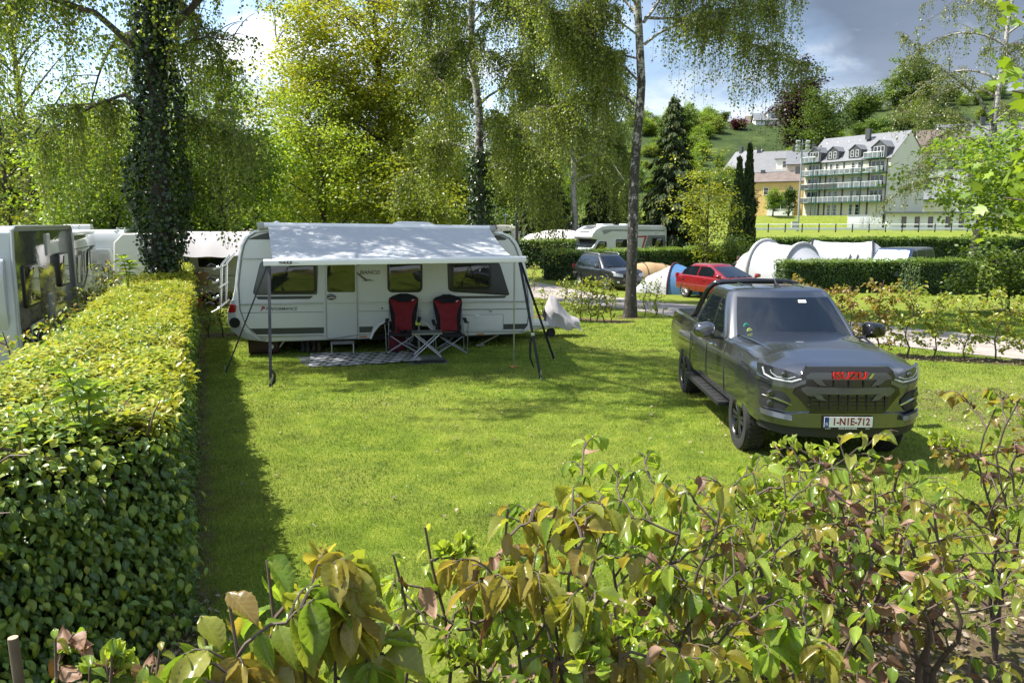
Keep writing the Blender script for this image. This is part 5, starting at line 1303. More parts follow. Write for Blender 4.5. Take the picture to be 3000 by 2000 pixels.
    # further roofs
    for (u, y, L, H, lab, wd) in ((300, 36, 6, 2.70, 'white caravan roof with a dark satellite dome far along the hedge', 2.3), (150, 33, 5.5, 2.70, 'white caravan roof behind the second caravan on the left', 2.3), (420, 44, 5.5, 2.7, 'distant white caravan partly hidden by the ivy-clad tree', 2.3)):
        c = at_depth(u, 700, y); r = shell('caravan', lab, 'caravan', (c.x, c.y, gz(c.x, c.y)), RZH+R(8), car_prof(L, H), wd, M_SHELLW, wheelx=(L*.55,), group=g)
        end_window(r, .4, 1.3, 1.9, 2.0, 0); side_win(r, 1.0, 1.3, 2.2, 2.0); side_win(r, 3.0, 1.3, 4.2, 2.0); MB().box((2.5, 1.1, H+.06), (.8, .7, .12)).build('roof_hatch', M_WHITEP, r, bevel=.03)
        if 'dome' in lab: MB().lathe([(.2, H), (.24, H+.12), (.2, H+.27), (.09, H+.36), (.01, H+.38)], 16, 'z', c=(.9, .8, 0)).build('satellite_dome', mat('dome_grey', (.05, .055, .06), .4), r, True)
left_caravans()
def behind_left():
    # caravan with white canopy behind the white caravan's tail
    c = at_depth(745, 700, 26.5); r = shell('caravan', 'cream caravan with white awning canopy behind the large caravan', 'caravan', (c.x, c.y, gz(c.x, c.y)), R(8), [(-4.6, .45), (-4.7, 1.0), (-4.6, 2.2), (-4.3, 2.5), (-.3, 2.55), (0, 2.2), (.1, 1.0), (0, .45)], 2.2, M_SHELLC, wheelx=(-2.2,))
    side_win(r, -1.9, 1.35, -.9, 2.0); side_win(r, -3.6, 1.35, -2.7, 2.0); MB().tube([(-4.6, -.01, 1.05), (0, -.01, 1.05)], .01, 5).build('panel_line', M_STRIPE, r)
    rt = thing('canopy', 'white cloth canopy with side curtain in front of the cream caravan', 'awning', (c.x, c.y, gz(c.x, c.y)), R(8))
    P = []
    for i in range(9):
        t = i/8; row = []
        for j in range(17):
            q = j/16; row.append((-2.35+2.5*q-.15*t*(1-q), -.03-1.1*t, 2.56-.10*t*0-.75*t**1.6+.02*math.sin(q*17)*t-.08*math.sin(math.pi*q)*t))
        P.append(row)
    MB().sheet(P, .006).build('cloth', mat('canopy_white', (.36, .345, .35), .8, var=.04, scale=3), rt, True)
    P = [[(-2.42+.05*math.sin(j*1.9)+.12*j/8, -.05-1.08*j/8, lerp(lerp(2.5, 1.8, j/8), .25, i/8)) for j in range(9)] for i in range(9)]
    MB().sheet(P, .006).build('side_curtain', mat('curtain_pink', (.55, .50, .48), .8, var=.06), rt, True)
    MB().tube([(-2.5, -1.13, 1.85), (-2.5, -1.15, 0)], .015, 6).build('pole', M_STEEL, rt)
    bg_ = thing('paper_bag', 'brown paper bag hanging by the cream caravan', 'bag', (c.x-1.55, c.y-.85, gz(c.x, c.y)+.75), R(8)); MB().prism([(-.22, 0), (.22, 0), (.22, .45), (-.22, .45)], -.08, .08, 'y').build('bag_body', mat('kraft', (.26, .16, .08), .8), bg_, bevel=.01); MB().tube([(-.1, -.09, .44), (-.08, -.09, .56), (.08, -.09, .56), (.1, -.09, .44)], .012, 5).build('handle', M_BLK, bg_)
    bx = thing('crate', 'red plastic crate beneath the brown bag', 'crate', (c.x-1.7, c.y-1.6, gz(c.x, c.y)), R(8)); MB().prism([(-.3, 0), (.3, 0), (.34, .36), (-.34, .36)], -.2, .2, 'y').build('crate_body', mat('crate_red', (.25, .02, .03), .5), bx, bevel=.02); MB().tube([(-.35, -.22, .36), (.35, -.22, .36), (.35, .22, .36), (-.35, .22, .36), (-.35, -.22, .36)], .02, 5).build('crate_rim', M_REDL, bx)
    # grey tent left of it
    q = at_depth(588, 780, 29); wt = thing('storage_tent', 'grey storage tent left of the white canopy', 'tent', (q.x, q.y, gz(q.x, q.y)), R(6)); MB().prism([(-.75, 0), (-.70, 1.55), (-.55, 1.8), (.6, 1.75), (.75, 1.5), (.8, 0)], -.6, .8, 'y').build('tent_skin', mat('tent_grey', (.10, .115, .12), .8, var=.1, scale=3), wt, bevel=.05); MB().prism([(-.78, 0), (-.73, 1.55), (-.56, 1.83), (.6, 1.78), (.6, 1.70), (-.5, 1.74), (-.62, 1.5), (-.66, 0)], -.62, -.56, 'y').build('light_edge', M_SHELLG, wt); MB().prism([(-.72, 1.56), (-.55, 1.82), (.6, 1.77), (.76, 1.5)], -.66, .84, 'y').build('roof_sheet', M_SHELLG, wt, bevel=.02)
    for (u, y, lab, m) in ((560, 40, 'grey caravan far back behind the storage tent', M_SHELLC), (690, 46, 'distant white caravan roof behind the canopy', M_SHELLW)):
        c2 = at_depth(u, 700, y); r = shell('caravan', lab, 'caravan', (c2.x, c2.y, gz(c2.x, c2.y)), R(4), [(0, .45), (-.1, 1.0), (.1, 2.3), (.5, 2.62), (5.2, 2.65), (5.5, 2.4), (5.6, 1.0), (5.5, .45)], 2.2, m, wheelx=(2.8,)); side_win(r, .8, 1.3, 1.9, 2.0); side_win(r, 3.2, 1.3, 4.6, 2.0); MB().box((2.5, 1.0, 2.70), (.7, .7, .12)).build('roof_hatch', M_WHITEP, r, bevel=.03)
    # lime guy ropes
    a = Vector((c.x-2.45, c.y-1.45, gz(c.x, c.y)+1.85)); p = at_depth(548, 782, 25.3)
    for i, dz in enumerate((0, .02)):
        s = thing('guy_rope', ('yellow-green guy rope running from the white canopy to the hedge', 'lower slack yellow-green guy rope from the white canopy')[i], 'guy rope', tuple(p), 0); o = Vector(p); b = Vector((p.x-.15*i, p.y-.3, p.z-.1-.1*i))
        m = a.lerp(b, .5)+Vector((0, 0, -.05-.32*i)); MB().tube([v-o for v in bez(a, m, b, 8)], .022, 5, flat=.5).build('webbing', mat('lime_rope', (.42, .50, .10), .7), s, True)
    # bicycles on the tail rack of the big caravan
    root = thing('bicycle_rack', 'chrome bicycle rack with bars on the rear of the large caravan', 'bicycle rack', cw(-.75, .55, .95), R(13.7)); t = MB()
    for y in (0, .9): t.tube([(.12, y, 1.2), (-.05, y, 1.0), (-.12, y, .1), (-.3, y, .0)], .022, 6)
    for z in (.15, .55, .95): t.tube([(-.09, -.3, z), (-.09, 1.2, z)], .018, 6)
    t.build('rack_frame', M_ALU, root, True); k = MB()
    for z, x in ((.98, -.12), (.72, -.15), (.42, -.17), (.2, -.2)): k.tube([(x, -.32, z), (x-.1, -.36, z+.05), (x-.14, -.3, z+.02)], .028, 6)
    k.build('clamp', M_BLK, root, True); q = MB()
    for z, x in ((.90, -.16), (.62, -.18), (.30, -.2)): q.tube([(x+.1, -.34, z+.08), (x-.02, -.34, z+.03)], .024, 6)
    q.build('clamp_arm', M_ALU, root, True)
behind_left()
def motorhomes():
    # low-profile motorhome with a red flash behind the middle hedge
    n = at_depth(1742, 700, 51.5); rz = R(30)
    prof = [(-.05, .5), (-.05, 1.0), (.1, 1.2), (.55, 1.42), (.95, 1.85), (1.02, 1.98), (.62, 2.04), (.52, 2.14), (.58, 2.38), (.85, 2.66), (1.35, 2.88), (2.0, 2.95), (6.85, 2.93), (7.05, 2.84), (7.12, 2.6), (7.14, .5)]
    r = shell('motorhome', 'white motorhome with a red flash on its side behind the middle hedge', 'motorhome', (n.x-.6, n.y, gz(n.x, n.y)), rz, prof, 2.25, M_SHELLW, wheelx=(.95, 5.0), bevel=.07)
    MB().prism([(.58, 1.47), (.95, 1.88), (1.00, 1.95), (.97, 1.97), (.90, 1.90), (.53, 1.50)], .12, 2.13, 'y').build('windscreen', M_GLASS, r)
    framed(r, rpoly([(.75, 1.3), (1.12, 1.86), (1.75, 1.86), (1.78, 1.25)], .06), 0, M_CREAM, M_ACRYL, .02, 'cab_window'); side_win(r, 2.55, 1.42, 3.6, 1.98); 
    framed(r, rpoly([(5.0, 1.15), (5.35, 2.25), (6.98, 2.25), (7.05, 1.15)], .06), 0, M_SHELLG, mat('motorhome_grey', (.13, .14, .145), .35), .02, 'rear_band', .006); side_win(r, 5.75, 1.40, 6.75, 2.05, .02)
    MB().prism([(3.6, 2.16), (5.30, 2.22), (4.92, 1.25), (4.80, 1.25), (5.08, 2.10), (3.6, 2.08)], -.012, .01, 'y').build('red_flash', mat('flash_red', (.30, .015, .03), .4), r)
    MB().prism([(1.35, 2.62), (2.0, 2.66), (6.9, 2.62), (6.9, 2.50), (2.2, 2.55), (1.5, 2.30)], -.008, .01, 'y').build('grey_band', mat('band_grey', (.20, .22, .22), .35), r)
    lettering('TERRA A', .12, M_SHELLG, r, (6.2, -.014, 2.38), (R(90), 0, 0), .002, 'lettering')
    MB().prism([(.66, 2.47), (.93, 2.73), (1.30, 2.90), (1.30, 2.86), (.96, 2.68), (.70, 2.42)], .55, 1.65, 'y').build('dome_hatch', mat('hatch_glass', (.10, .11, .11), .15, coat=.7), r)
    for x in (2.4, 4.4): MB().box((x, 1.1, 2.99), (.9, .8, .1)).build('roof_hatch', M_WHITEP, r, bevel=.03)
    # long grey-white coach behind
    c = at_depth(1530, 700, 66); r = shell('motorhome', 'long silver motorhome with rounded front far behind the left hedge', 'motorhome', (c.x, c.y, gz(c.x, c.y)), R(16), [(-.2, .5), (-.25, 1.1), (.0, 1.75), (.35, 2.3), (.75, 2.62), (1.5, 2.78), (8.2, 2.78), (8.4, 2.6), (8.45, .5)], 2.3, M_SHELLW, wheelx=(1.2, 6.2))
    MB().prism([(1.3, 2.70), (8.35, 2.70), (8.35, 1.9), (.6, 1.9)], -.01, .02, 'y').build('grey_side', M_SHELLG, r); MB().prism([(-.2, 1.3), (.08, 1.85), (.38, 2.28), (.30, 2.28), (-.02, 1.85), (-.28, 1.3)], .15, 2.15, 'y').build('windscreen', M_GLASS, r); side_win(r, .6, 1.3, 1.6, 1.9); side_win(r, 3, 1.3, 4.4, 1.85); 
    for x in (2.2, 4.3, 5.6): MB().box((x, 1.1, 2.83), (.7, .7, .14)).build('roof_hatch', M_WHITEP, r, bevel=.03)
    MB().lathe([(.02, 2.78), (.42, 2.9), (.40, 2.98), (.03, 3.1)], 12, 'z', c=(4.9, 1.2, 0)).build('satellite_dish', M_WHITEP, r, True)
    # trailer tent with pale roof
    c = at_depth(1512, 760, 54.5); t = thing('trailer_tent', 'pale-roofed awning tent with dark gable window left of the motorhome', 'tent', (c.x, c.y, gz(c.x, c.y)), R(14)); P = []
    for i in range(13):
        q = i/12; h = interp(q, [(0, 1.75), (.12, 2.25), (.5, 2.62), (.8, 2.6), (1, 2.3)]); P.append([(.2+4.9*q, -1.15+2.4*j/8, h-1.0*abs(j/4-1)**1.7*(.55+.2*(1-q))+.015*math.sin(i*2.1+j)) for j in range(9)])
    MB().sheet(P, .01).build('roof', mat('tent_roof', (.56, .54, .52), .75, var=.04, dirt=((.35, .33, .30), .3, .8)), t, True); MB().prism([(.3, 0), (.25, 1.6), (5.0, 1.75), (5.0, 0)], -1.05, -.98, 'y').build('side_wall', mat('tent_wall', (.05, .06, .075), .7), t)
    MB().prism([(-1.1, 0), (-1.1, 1.35), (0, 1.75), (1.2, 1.35), (1.2, 0)], .2, .24, 'x').build('gable_wall', mat('gable_cream', (.42, .40, .36), .8), t)
    for y in (-.85, .15): MB().prism(rrect(y, .8, y+.65, 1.3, .05), .17, .22, 'x').build('gable_window', M_ACRYL, t)
    MB().tube([(.15, -1.2, 1.3), (.12, 0, 1.82), (.15, 1.25, 1.3)], .05, 6).build('gable_edge', M_STRIPE, t); 
    # pop-top camper
    c = at_depth(1420, 700, 55); r = shell('camper', 'white pop-top camper with dark window and awning behind the caravan roof', 'camper', (c.x, c.y, gz(c.x, c.y)), R(-12), [(0, .5), (0, 2.35), (.25, 2.72), (.8, 2.95), (1.6, 2.95), (2.0, 2.75), (2.2, 2.2), (2.2, .5)], 2.0, M_SHELLC, wheelx=(.5, 1.8)); side_win(r, 1.35, 2.12, 1.95, 2.55)
    P = [[(-.6+2.2*j/8+.25*i/6, -.02-1.3*i/6, 2.32-.85*i/6) for j in range(9)] for i in range(7)]; MB().sheet(P, .01).build('awning_cloth', M_SHELLW, r); MB().tube([(-.55, -1.3, 1.45), (-.55, -1.3, 0)], .02, 5).build('pole', M_STEEL, r)
    for (u, y, lab) in ((1265, 60, 'distant white caravan roof just above the awning'), (1335, 66, 'distant grey caravan roof above the right part of the awning')):
        c2 = at_depth(u, 700, y); r = shell('caravan', lab, 'caravan', (c2.x, c2.y, gz(c2.x, c2.y)), R(5), [(0, .45), (-.1, 1.0), (.1, 2.4), (.5, 2.66), (3.4, 2.68), (3.7, 2.4), (3.8, .45)], 2.2, M_SHELLW if u < 1300 else M_SHELLG, wheelx=(2,)); side_win(r, .5, 1.5, 1.5, 2.2); MB().box((1.8, 1, 2.73), (.7, .6, .12)).build('roof_hatch', M_WHITEP, r, bevel=.02)
motorhomes()
# ---------------------------------------------------------------- tents
def arc(a, h, n=18, p=.85): return [(a*math.copysign(abs(math.cos(q))**p, math.cos(q)), h*abs(math.sin(q))**p) for q in np.linspace(0, math.pi, n+1)]
def tunnel(name, label, loc, rz, stations, mats, poles=(), polem=M_STEEL, pr=.07, nsub=5, group=None, sag=.05):
    root = thing(name, label, 'tent', loc, rz, group)
    X = [s[0] for s in stations]
    def ring(x):
        a = float(np.interp(x, X, [s[1] for s in stations])); h = float(np.interp(x, X, [s[2] for s in stations])); return a, h
    for (x0, x1, m, nm) in mats:
        xs_ = sorted(set([x0, x1]+[x for x in X if x0 < x < x1]+list(np.linspace(x0, x1, 13)))); P = []
        for x in xs_:
            a, h = ring(x); k = min([abs(x-p) for p in poles]+[1]); sg = 1-sag*min(1, k*1.6)
            P.append([(x, y*sg, z*sg+.012*math.sin(x*13+i*1.3)) for i, (y, z) in enumerate(arc(a, h))])
        MB().sheet(P, .006).build(nm, m, root, True)
    for p in poles:
        a, h = ring(p); MB().tube([(p, y*1.02, z*1.01+.01) for y, z in arc(a, h)], pr, 8).build('pole', polem, root, True)
    for x in (X[0], X[-1]):
        a, h = ring(x)
        if h > .5: MB().add([(x, y, z) for y, z in arc(a*.99, h*.985)], [tuple(range(19))]).build('end_wall', mats[0][2] if x == X[0] else mats[-1][2], root)
    return root
M_TENTW = mat('white_tent_cloth', (.36, .37, .40), .7, var=.03, scale=2, bump=.25, bscale=5)
M_TENTB = mat('blue_tent_cloth', (.055, .15, .30), .6, var=.08, scale=3, bump=.4, bscale=7)
M_TENTT = mat('tan_tent_cloth', (.36, .235, .115), .7, var=.06, scale=3, bump=.3, bscale=5)
M_BEAM = mat('air_beam', (.40, .40, .40), .6, var=.04)
c = at_depth(2347, 800, 36.2)
T1 = tunnel('air_tent', 'white inflatable tent with grey air beams behind the red car', (c.x, c.y, gz(c.x, c.y)), math.atan2(-.80, .60), [(-3.3, 1.2, .9), (-2.9, 1.4, 1.7), (-2.0, 1.6, 2.2), (0, 1.6, 2.08), (.8, 1.3, 1.45), (1.9, .8, .15)], [(-3.3, -2, M_TENTW, 'tent_skin'), (-2, 0, M_TENTW, 'tent_skin'), (0, 1.9, M_TENTW, 'porch')], (-2.0, 0), M_BEAM, .10)
c = at_depth(2378, 760, 41)
T2 = tunnel('tunnel_tent', 'large white tunnel tent with black poles and a red strap', (c.x, c.y, gz(c.x, c.y)), R(-24), [(-.9, 1.4, 1.2), (0, 1.75, 2.2), (2.9, 1.75, 2.15), (4.9, 1.2, .9), (5.5, .9, .2)], [(-.9, 0, M_TENTW, 'tent_skin'), (0, 2.9, M_TENTW, 'tent_skin'), (2.9, 5.5, M_TENTW, 'tent_skin')], (0, 2.9), M_BLK, .045)
MB().tube([(3.1, -1.2, 1.6), (3.7, -1.25, 1.25), (4.4, -1.15, .75)], .04, 5, flat=.3).build('red_strap', M_REDF, T2)
for x in (1.9, 2.25): MB().tube([(x, -1.35, 1.5), (x-.25, -1.68, .6)], .035, 5, flat=.4).build('dark_stripe', M_STRIPE, T2)
c = at_depth(1978, 800, 34.0)
T3 = tunnel('dome_tent', 'blue dome tent with a white flysheet beside the dark estate car', (c.x, c.y, gz(c.x, c.y)), R(-28), [(-1.75, .75, .12), (-1.2, 1.0, .75), (0, 1.2, 1.30), (.9, 1.1, 1.05), (1.5, .8, .3)], [(-1.75, 0, M_TENTW, 'flysheet'), (0, 1.5, M_TENTB, 'tent_skin')], (0,), mat('dark_red_edge', (.07, .015, .025), .6), .04)
tunnel('tunnel_tent', 'tan brown tunnel tent behind the birch trunk', (at_depth(1905, 780, 39).x, 39, gz(6, 39)), R(14), [(-1.3, .85, .95), (0, .95, 1.15), (1.0, .8, .95), (1.5, .5, .3)], [(-1.3, 1.5, M_TENTT, 'tent_skin')], (-.45, .65), M_STRIPE, .02)
def person():
    p = at_depth(2163, 770, 39.5); z = gz(p.x, p.y); root = thing('person', 'person in dark grey top sitting outdoors beside the white tent looking down', 'person', (p.x, p.y, z), R(60))
    J = {'pel': ((0, 0, .48), .15), 'wst': ((-.03, 0, .66), .14), 'chs': ((-.02, 0, .92), .165), 'nek': ((.02, 0, 1.10), .06), 'hd': ((.06, 0, 1.22), .10), 'hdt': ((.06, 0, 1.33), .085)}
    for s, n in ((1, 'l'), (-1, 'r')):
        J.update({n+'sh': ((-.01, s*.19, 1.02), .065), n+'el': ((.10, s*.25, .78), .045), n+'ha': ((.33, s*.08, .80), .032), n+'hi': ((.06, s*.10, .47), .10), n+'kn': ((.46, s*.13, .50), .065), n+'an': ((.48, s*.13, .10), .045), n+'to': ((.64, s*.13, .05), .04)})
    E = [('pel', 'wst'), ('wst', 'chs'), ('chs', 'nek'), ('nek', 'hd'), ('hd', 'hdt')]
    for n in 'lr': E += [('chs', n+'sh'), (n+'sh', n+'el'), (n+'el', n+'ha'), ('pel', n+'hi'), (n+'hi', n+'kn'), (n+'kn', n+'an'), (n+'an', n+'to')]
    K = list(J); me = bpy.data.meshes.new('body'); me.from_pydata([J[k][0] for k in K], [(K.index(a), K.index(b)) for a, b in E], []); o = bpy.data.objects.new('body', me); COL.objects.link(o)
    md = o.modifiers.new('skin', 'SKIN')
    for i, k in enumerate(K): me.skin_vertices[0].data[i].radius = (J[k][1],)*2
    me.skin_vertices[0].data[0].use_root = True; o.modifiers.new('sub', 'SUBSURF').levels = 2
    bpy.context.view_layer.update(); m2 = bpy.data.meshes.new_from_object(o.evaluated_get(bpy.context.evaluated_depsgraph_get())); bpy.data.objects.remove(o)
    sk = mat('skin', (.42, .24, .17), .6); tp_ = mat('dark_top', (.03, .032, .036), .9); tr = mat('dark_trousers', (.025, .03, .045), .9)
    b = link_mesh('body', m2, [tp_, sk, tr], root)
    for f in m2.polygons:
        c = f.center; f.use_smooth = True; f.material_index = 1 if c.z > 1.09 or (c.x > .27 and c.z > .7) else (2 if c.z < .60 else 0)
    MB().lathe([(.06, 1.19), (.108, 1.24), (.108, 1.32), (.07, 1.40), (.01, 1.415)], 14, 'z', c=(.035, 0, 0)).build('hair', mat('brown_hair', (.05, .03, .02), .8), root, True)
    ch = thing('camping_chair', 'black folding chair the seated person sits in', 'camping chair', (p.x, p.y, z), R(60)); MB().sheet([[(-.25+.5*i/4, -.26+.52*j/4, .36-.02*math.sin(math.pi*j/4)) for j in range(5)] for i in range(5)], .03).build('seat', M_BLKF, ch); MB().sheet([[(-.24-.16*i/4, -.27+.54*j/4, .36+.62*i/4) for j in range(5)] for i in range(5)], .03).build('backrest', M_BLKF, ch)
    for x in (-.22, .22):
        for y in (-.25, .25): MB().tube([(x, y, 0), (-x, y, .36)], .012, 5).build('leg', M_STEEL, ch)
    # rucksack and camp kitchen on the ground beside
    bk = thing('rucksack', 'black rucksack standing against the white tent beside the person', 'rucksack', (p.x+1.0, p.y+.3, gz(p.x+1, p.y)), R(20)); MB().box((0, 0, .55), (.55, .4, 1.0)).build('sack', M_BLKF, bk, bevel=.12, seg=3); MB().box((0, -.24, .4), (.4, .14, .45)).build('pocket', M_STRIPE, bk, bevel=.05); MB().tube([(-.1, -.2, 1.0), (0, -.2, 1.1), (.1, -.2, 1.0)], .02, 5).build('handle', M_BLK, bk)
person()
# ---------------------------------------------------------------- hedges of the site
def longhedge():
    a, b = hedge_pt(4.95), hedge_pt(18.9)
    hp = lambda s: 1.40+.03*math.sin(s*.9)+.02*math.sin(s*2.3)
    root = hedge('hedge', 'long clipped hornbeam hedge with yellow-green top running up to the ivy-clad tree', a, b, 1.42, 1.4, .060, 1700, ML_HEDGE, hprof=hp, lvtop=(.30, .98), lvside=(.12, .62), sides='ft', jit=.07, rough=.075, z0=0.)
    wa, wb = Vector((-4.75, 1.22, 0)), Vector((-2.36, 4.97, 0)); wu = (wb-wa).normalized(); wn = Vector((-wu.y, wu.x, 0)); WL = (wb-wa).length
    wh = lambda s: 1.38-.10*smooth01((WL-s-.5)/1.2)+.05*math.sin(s*4.1)
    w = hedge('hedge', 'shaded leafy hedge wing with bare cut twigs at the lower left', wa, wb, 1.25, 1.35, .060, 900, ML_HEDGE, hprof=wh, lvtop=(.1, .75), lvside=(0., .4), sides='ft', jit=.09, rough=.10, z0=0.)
    random.seed(3)
    def put(parent, o, n, f):
        Ps, Ds, Ns, Lv = [], [], [], []
        for _ in range(n):
            p, d, no, lv = f(Vector((random.gauss(0, 1), random.gauss(0, 1), random.gauss(0, 1)))); Ps.append(p-o); Ds.append(d); Ns.append(no); Lv.append(lv)
        A = lambda q: np.array([tuple(v) for v in q])
        leaves('large_leaves', A(Ps), A(Ds), A(Ns), .066*rng.uniform(.5, 1.4, n), TM_H, ML_HEDGEV, parent, rng.uniform(.42, .58, n), np.array(Lv), True, True)
    def main(r):
        Y = 4.95+5.0*random.random()**1.4; c = hedge_pt(Y)
        if random.random() < .4:
            w_ = random.random(); p = c-HN*w_*1.42+Vector((0, 0, 1.41+random.gauss(.015, .03)-.05*abs(2*w_-1)**6)); return p, Vector((r.x, r.y, -.1+.3*r.z)), Vector((0, 0, 1))+r*.4, random.uniform(.3, 1.)
        z = 1.4*random.random()**.85; p = c+HN*(.05+.06*wob(c.x*3, Y*3, z*3)+random.gauss(0, .035))+Vector((0, 0, z)); return p, Vector((0, 0, -.85))+HN*.4+r*.4, HN+Vector((0, 0, .45))+r*.35, random.uniform(.15, .7)
    put(root, Vector((a.x, a.y, 0)), 4600, main)
    def wing(r):
        s = WL*(1-random.random()**1.1*.8); z = wh(s)*random.random()**.75
        if z > .95 and random.random() < .5: z *= .8
        p = wa+wu*s-wn*(.06+.42*(1-z/1.4)**1.3*random.random()**.4+.10*wob(s*2, z*2.5, 0, 1, 4)+random.gauss(0, .05))+Vector((0, 0, z)); return p, Vector((0, 0, -.8))-wn*.45+r*.45, -wn+Vector((0, 0, .55))+r*.42, random.uniform(.18, .74)+(.25 if random.random() < .07 else 0)
    put(w, wa, 8500, wing)
    t = MB()
    for _ in range(190):   # bare cut twigs in the thin shoulder
        s = WL-random.random()*2.6; z = wh(s)-.02-random.random()*.5; p = wu*s-wn*random.uniform(-.7, .06)+Vector((0, 0, z)); d = Vector((random.gauss(0, 1), random.gauss(0, 1), random.gauss(.15, .5))).normalized(); L = random.uniform(.12, .42); t.tube([p, p+d*L*.5+Vector((0, 0, .02)), p+d*L+Vector((0, 0, -.02))], [.008, .006, .003], 4, cap=False)
    t.build('twigs', M_TWIG, w, normals=False)['kind'] = 'stuff'
longhedge()
c0 = hedge_pt(19.3); c1 = hedge_pt(40)
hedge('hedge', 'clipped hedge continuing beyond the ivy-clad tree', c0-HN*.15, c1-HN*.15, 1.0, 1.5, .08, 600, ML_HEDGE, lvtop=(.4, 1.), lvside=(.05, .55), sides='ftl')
def gp(u, v): p = ground(u, v); return (p.x, p.y)
def flip(a, b): return b, a
a, b = (2.35, 41.2), (12.6, 47.5)
hedge('hedge', 'bright green clipped hedge behind the charcoal estate car', a, b, 1.3, 1.55, .10, 420, ML_HEDGE2, lvtop=(.5, 1.), lvside=(0, .5), tm=TM_M, sides='ftlr', rough=.09, jit=.11)
hedge('hedge', 'dark green clipped hedge behind the lamp post left of the estate car', (-1.2, 52.5), (4.2, 51.5), 1.3, 1.95, .12, 300, ML_HEDGE2, lvtop=(.5, 1.), lvside=(0, .45), sides='ftr', rough=.09, jit=.11)
hedge('hedge', 'clipped beech hedge in front of the white tents', (12.0, 33.3), (18.0, 34.2), 1.1, 1.42, .075, 620, ML_HEDGE2, lvtop=(.45, 1.), lvside=(0, .5), sides='ftlr')
hedge('hedge', 'taller clipped hedge in front of the blue van', (17.5, 32.5), (20.4, 33.3), 1.2, 1.5, .075, 620, ML_HEDGE2, lvtop=(.45, 1.), lvside=(0, .45), sides='ftlr')
hedge('hedge', 'long dark hedge along the playing field behind the tents', (17.0, 57.5), (42, 60), 1.2, 1.95, .14, 230, ML_HEDGE2, lvtop=(.25, .8), lvside=(0, .4), sides='ftl', rough=.10)
# ---------------------------------------------------------------- posts, lamps
def lamp_post():
    p = at_depth(1514, 700, 34); root = thing('street_lamp', 'tall dark grey lamp post with flat arm beside the caravan', 'street lamp', (p.x, p.y, gz(p.x, p.y))); h = at_depth(1514, 507, 34).z-gz(p.x, p.y)
    g = mat('lamp_grey', (.045, .048, .05), .45, .3)
    MB().tube([(0, 0, 0), (0, 0, h)], [.075, .06], 12).build('pole', g, root, True); MB().box((.28, 0, h-.03), (.62, .12, .06)).build('arm', g, root, bevel=.01); MB().box((.38, 0, h-.068), (.36, .10, .02)).build('lamp_panel', M_WHITEP, root)
lamp_post()
for (u, v, y, lab) in ((1001, 590, 48, 'thin lamp post behind the large caravan under the maple trees'), (1480, 630, 58, 'small lamp post with flat head behind the pop-top camper')):
    p = at_depth(u, v, y); z0 = gz(p.x, p.y); r = thing('street_lamp', lab, 'street lamp', (p.x, p.y, z0)); MB().tube([(0, 0, 0), (0, 0, p.z-z0)], .05, 8).build('pole', M_STEEL, r, True); MB().box((.05, 0, p.z-z0), (.45, .2, .07)).build('lamp_head', M_SHELLG, r, bevel=.02)
def mast():
    y = 118; p = at_depth(2336, 690, y); z0 = gz(p.x, p.y); h = at_depth(2346, 422, y).z-z0; r = thing('floodlight_mast', 'tall grey floodlight mast on the playing field', 'floodlight', (p.x, p.y, z0)); g = mat('galvanised', (.30, .32, .33), .45, .5)
    MB().tube([(0, 0, 0), (0, 0, h)], [.17, .10], 12).build('pole', g, r, True); MB().tube([(-.9, 0, h), (.9, 0, h)], .07, 6).build('crossbar', g, r)
    MB().tube([(0, 0, h), (0, 0, h+.6)], .06, 6).build('spike', g, r); MB().tube([(-.9, 0, h-1.1), (.9, 0, h-1.1)], .07, 6).build('crossbar', g, r)
    for x, z in ((-.75, h+.3), (.75, h+.3), (-.75, h-.9), (.75, h-.9), (-.75, h-.35), (.75, h-.35)): MB().box((x, -.15, z), (.62, .3, .42), 0, Matrix.Rotation(R(28), 3, 'X')).build('floodlight', M_LENS, r, bevel=.04)
    MB().box((-.55, 0, .9), (.9, .5, 1.2)).build('switch_box', M_SHELLG, r)
mast()
def rail():
    y = 104; a, b = at_depth(2150, 690, y), at_depth(2880, 690, y+3); r = thing('pitch_railing', 'white pitch railing with posts along the playing field', 'railing', (a.x, a.y, gz(a.x, a.y)))
    n = 16; o = Vector((a.x, a.y, gz(a.x, a.y)))
    for i in range(n):
        p = Vector((a.x, a.y, 0)).lerp(Vector((b.x, b.y, 0)), i/(n-1)); z = gz(p.x, p.y); q = Vector((p.x, p.y, z))-o; MB().tube([q, q+Vector((0, 0, 1.15))], .09, 6).build('post', M_BLK, r)
    P = [Vector((a.x, a.y, 0)).lerp(Vector((b.x, b.y, 0)), i/20) for i in range(21)]
    MB().tube([Vector((p.x, p.y, gz(p.x, p.y)+1.05))-o for p in P], .06, 6).build('top_rail', M_WHITEP, r); MB().tube([Vector((p.x, p.y, gz(p.x, p.y)+.45))-o for p in P], .16, 6, flat=.3).build('advert_board', M_WHITEP, r)
rail()
p = ground(1942, 935); r = thing('pitch_marker', 'short grey marker post with small plate beside the road', 'post', tuple(p)); MB().box((0, 0, .19), (.035, .035, .40)).build('post', M_STEEL, r, bevel=.004); MB().box((.065, -.01, .32), (.12, .03, .09)).build('plate', M_STEEL, r, bevel=.004)
p = ground(1622, 812); r = thing('tap_post', 'grey service post with blue hose at the end of the bright hedge', 'service post', tuple(p), R(-20)); MB().box((0, 0, .45), (.12, .10, .9)).build('post', M_STRIPE, r, bevel=.01); MB().box((0, -.02, .95), (.36, .2, .22)).build('head', M_SHELLG, r, bevel=.03); MB().tube([(.0, -.08, .75), (-.22, -.16, .6), (-.26, -.18, .2), (.1, -.2, .1), (.24, -.1, .25)], .03, 6).build('hose', mat('hose_blue', (.05, .20, .34), .5), r, True)
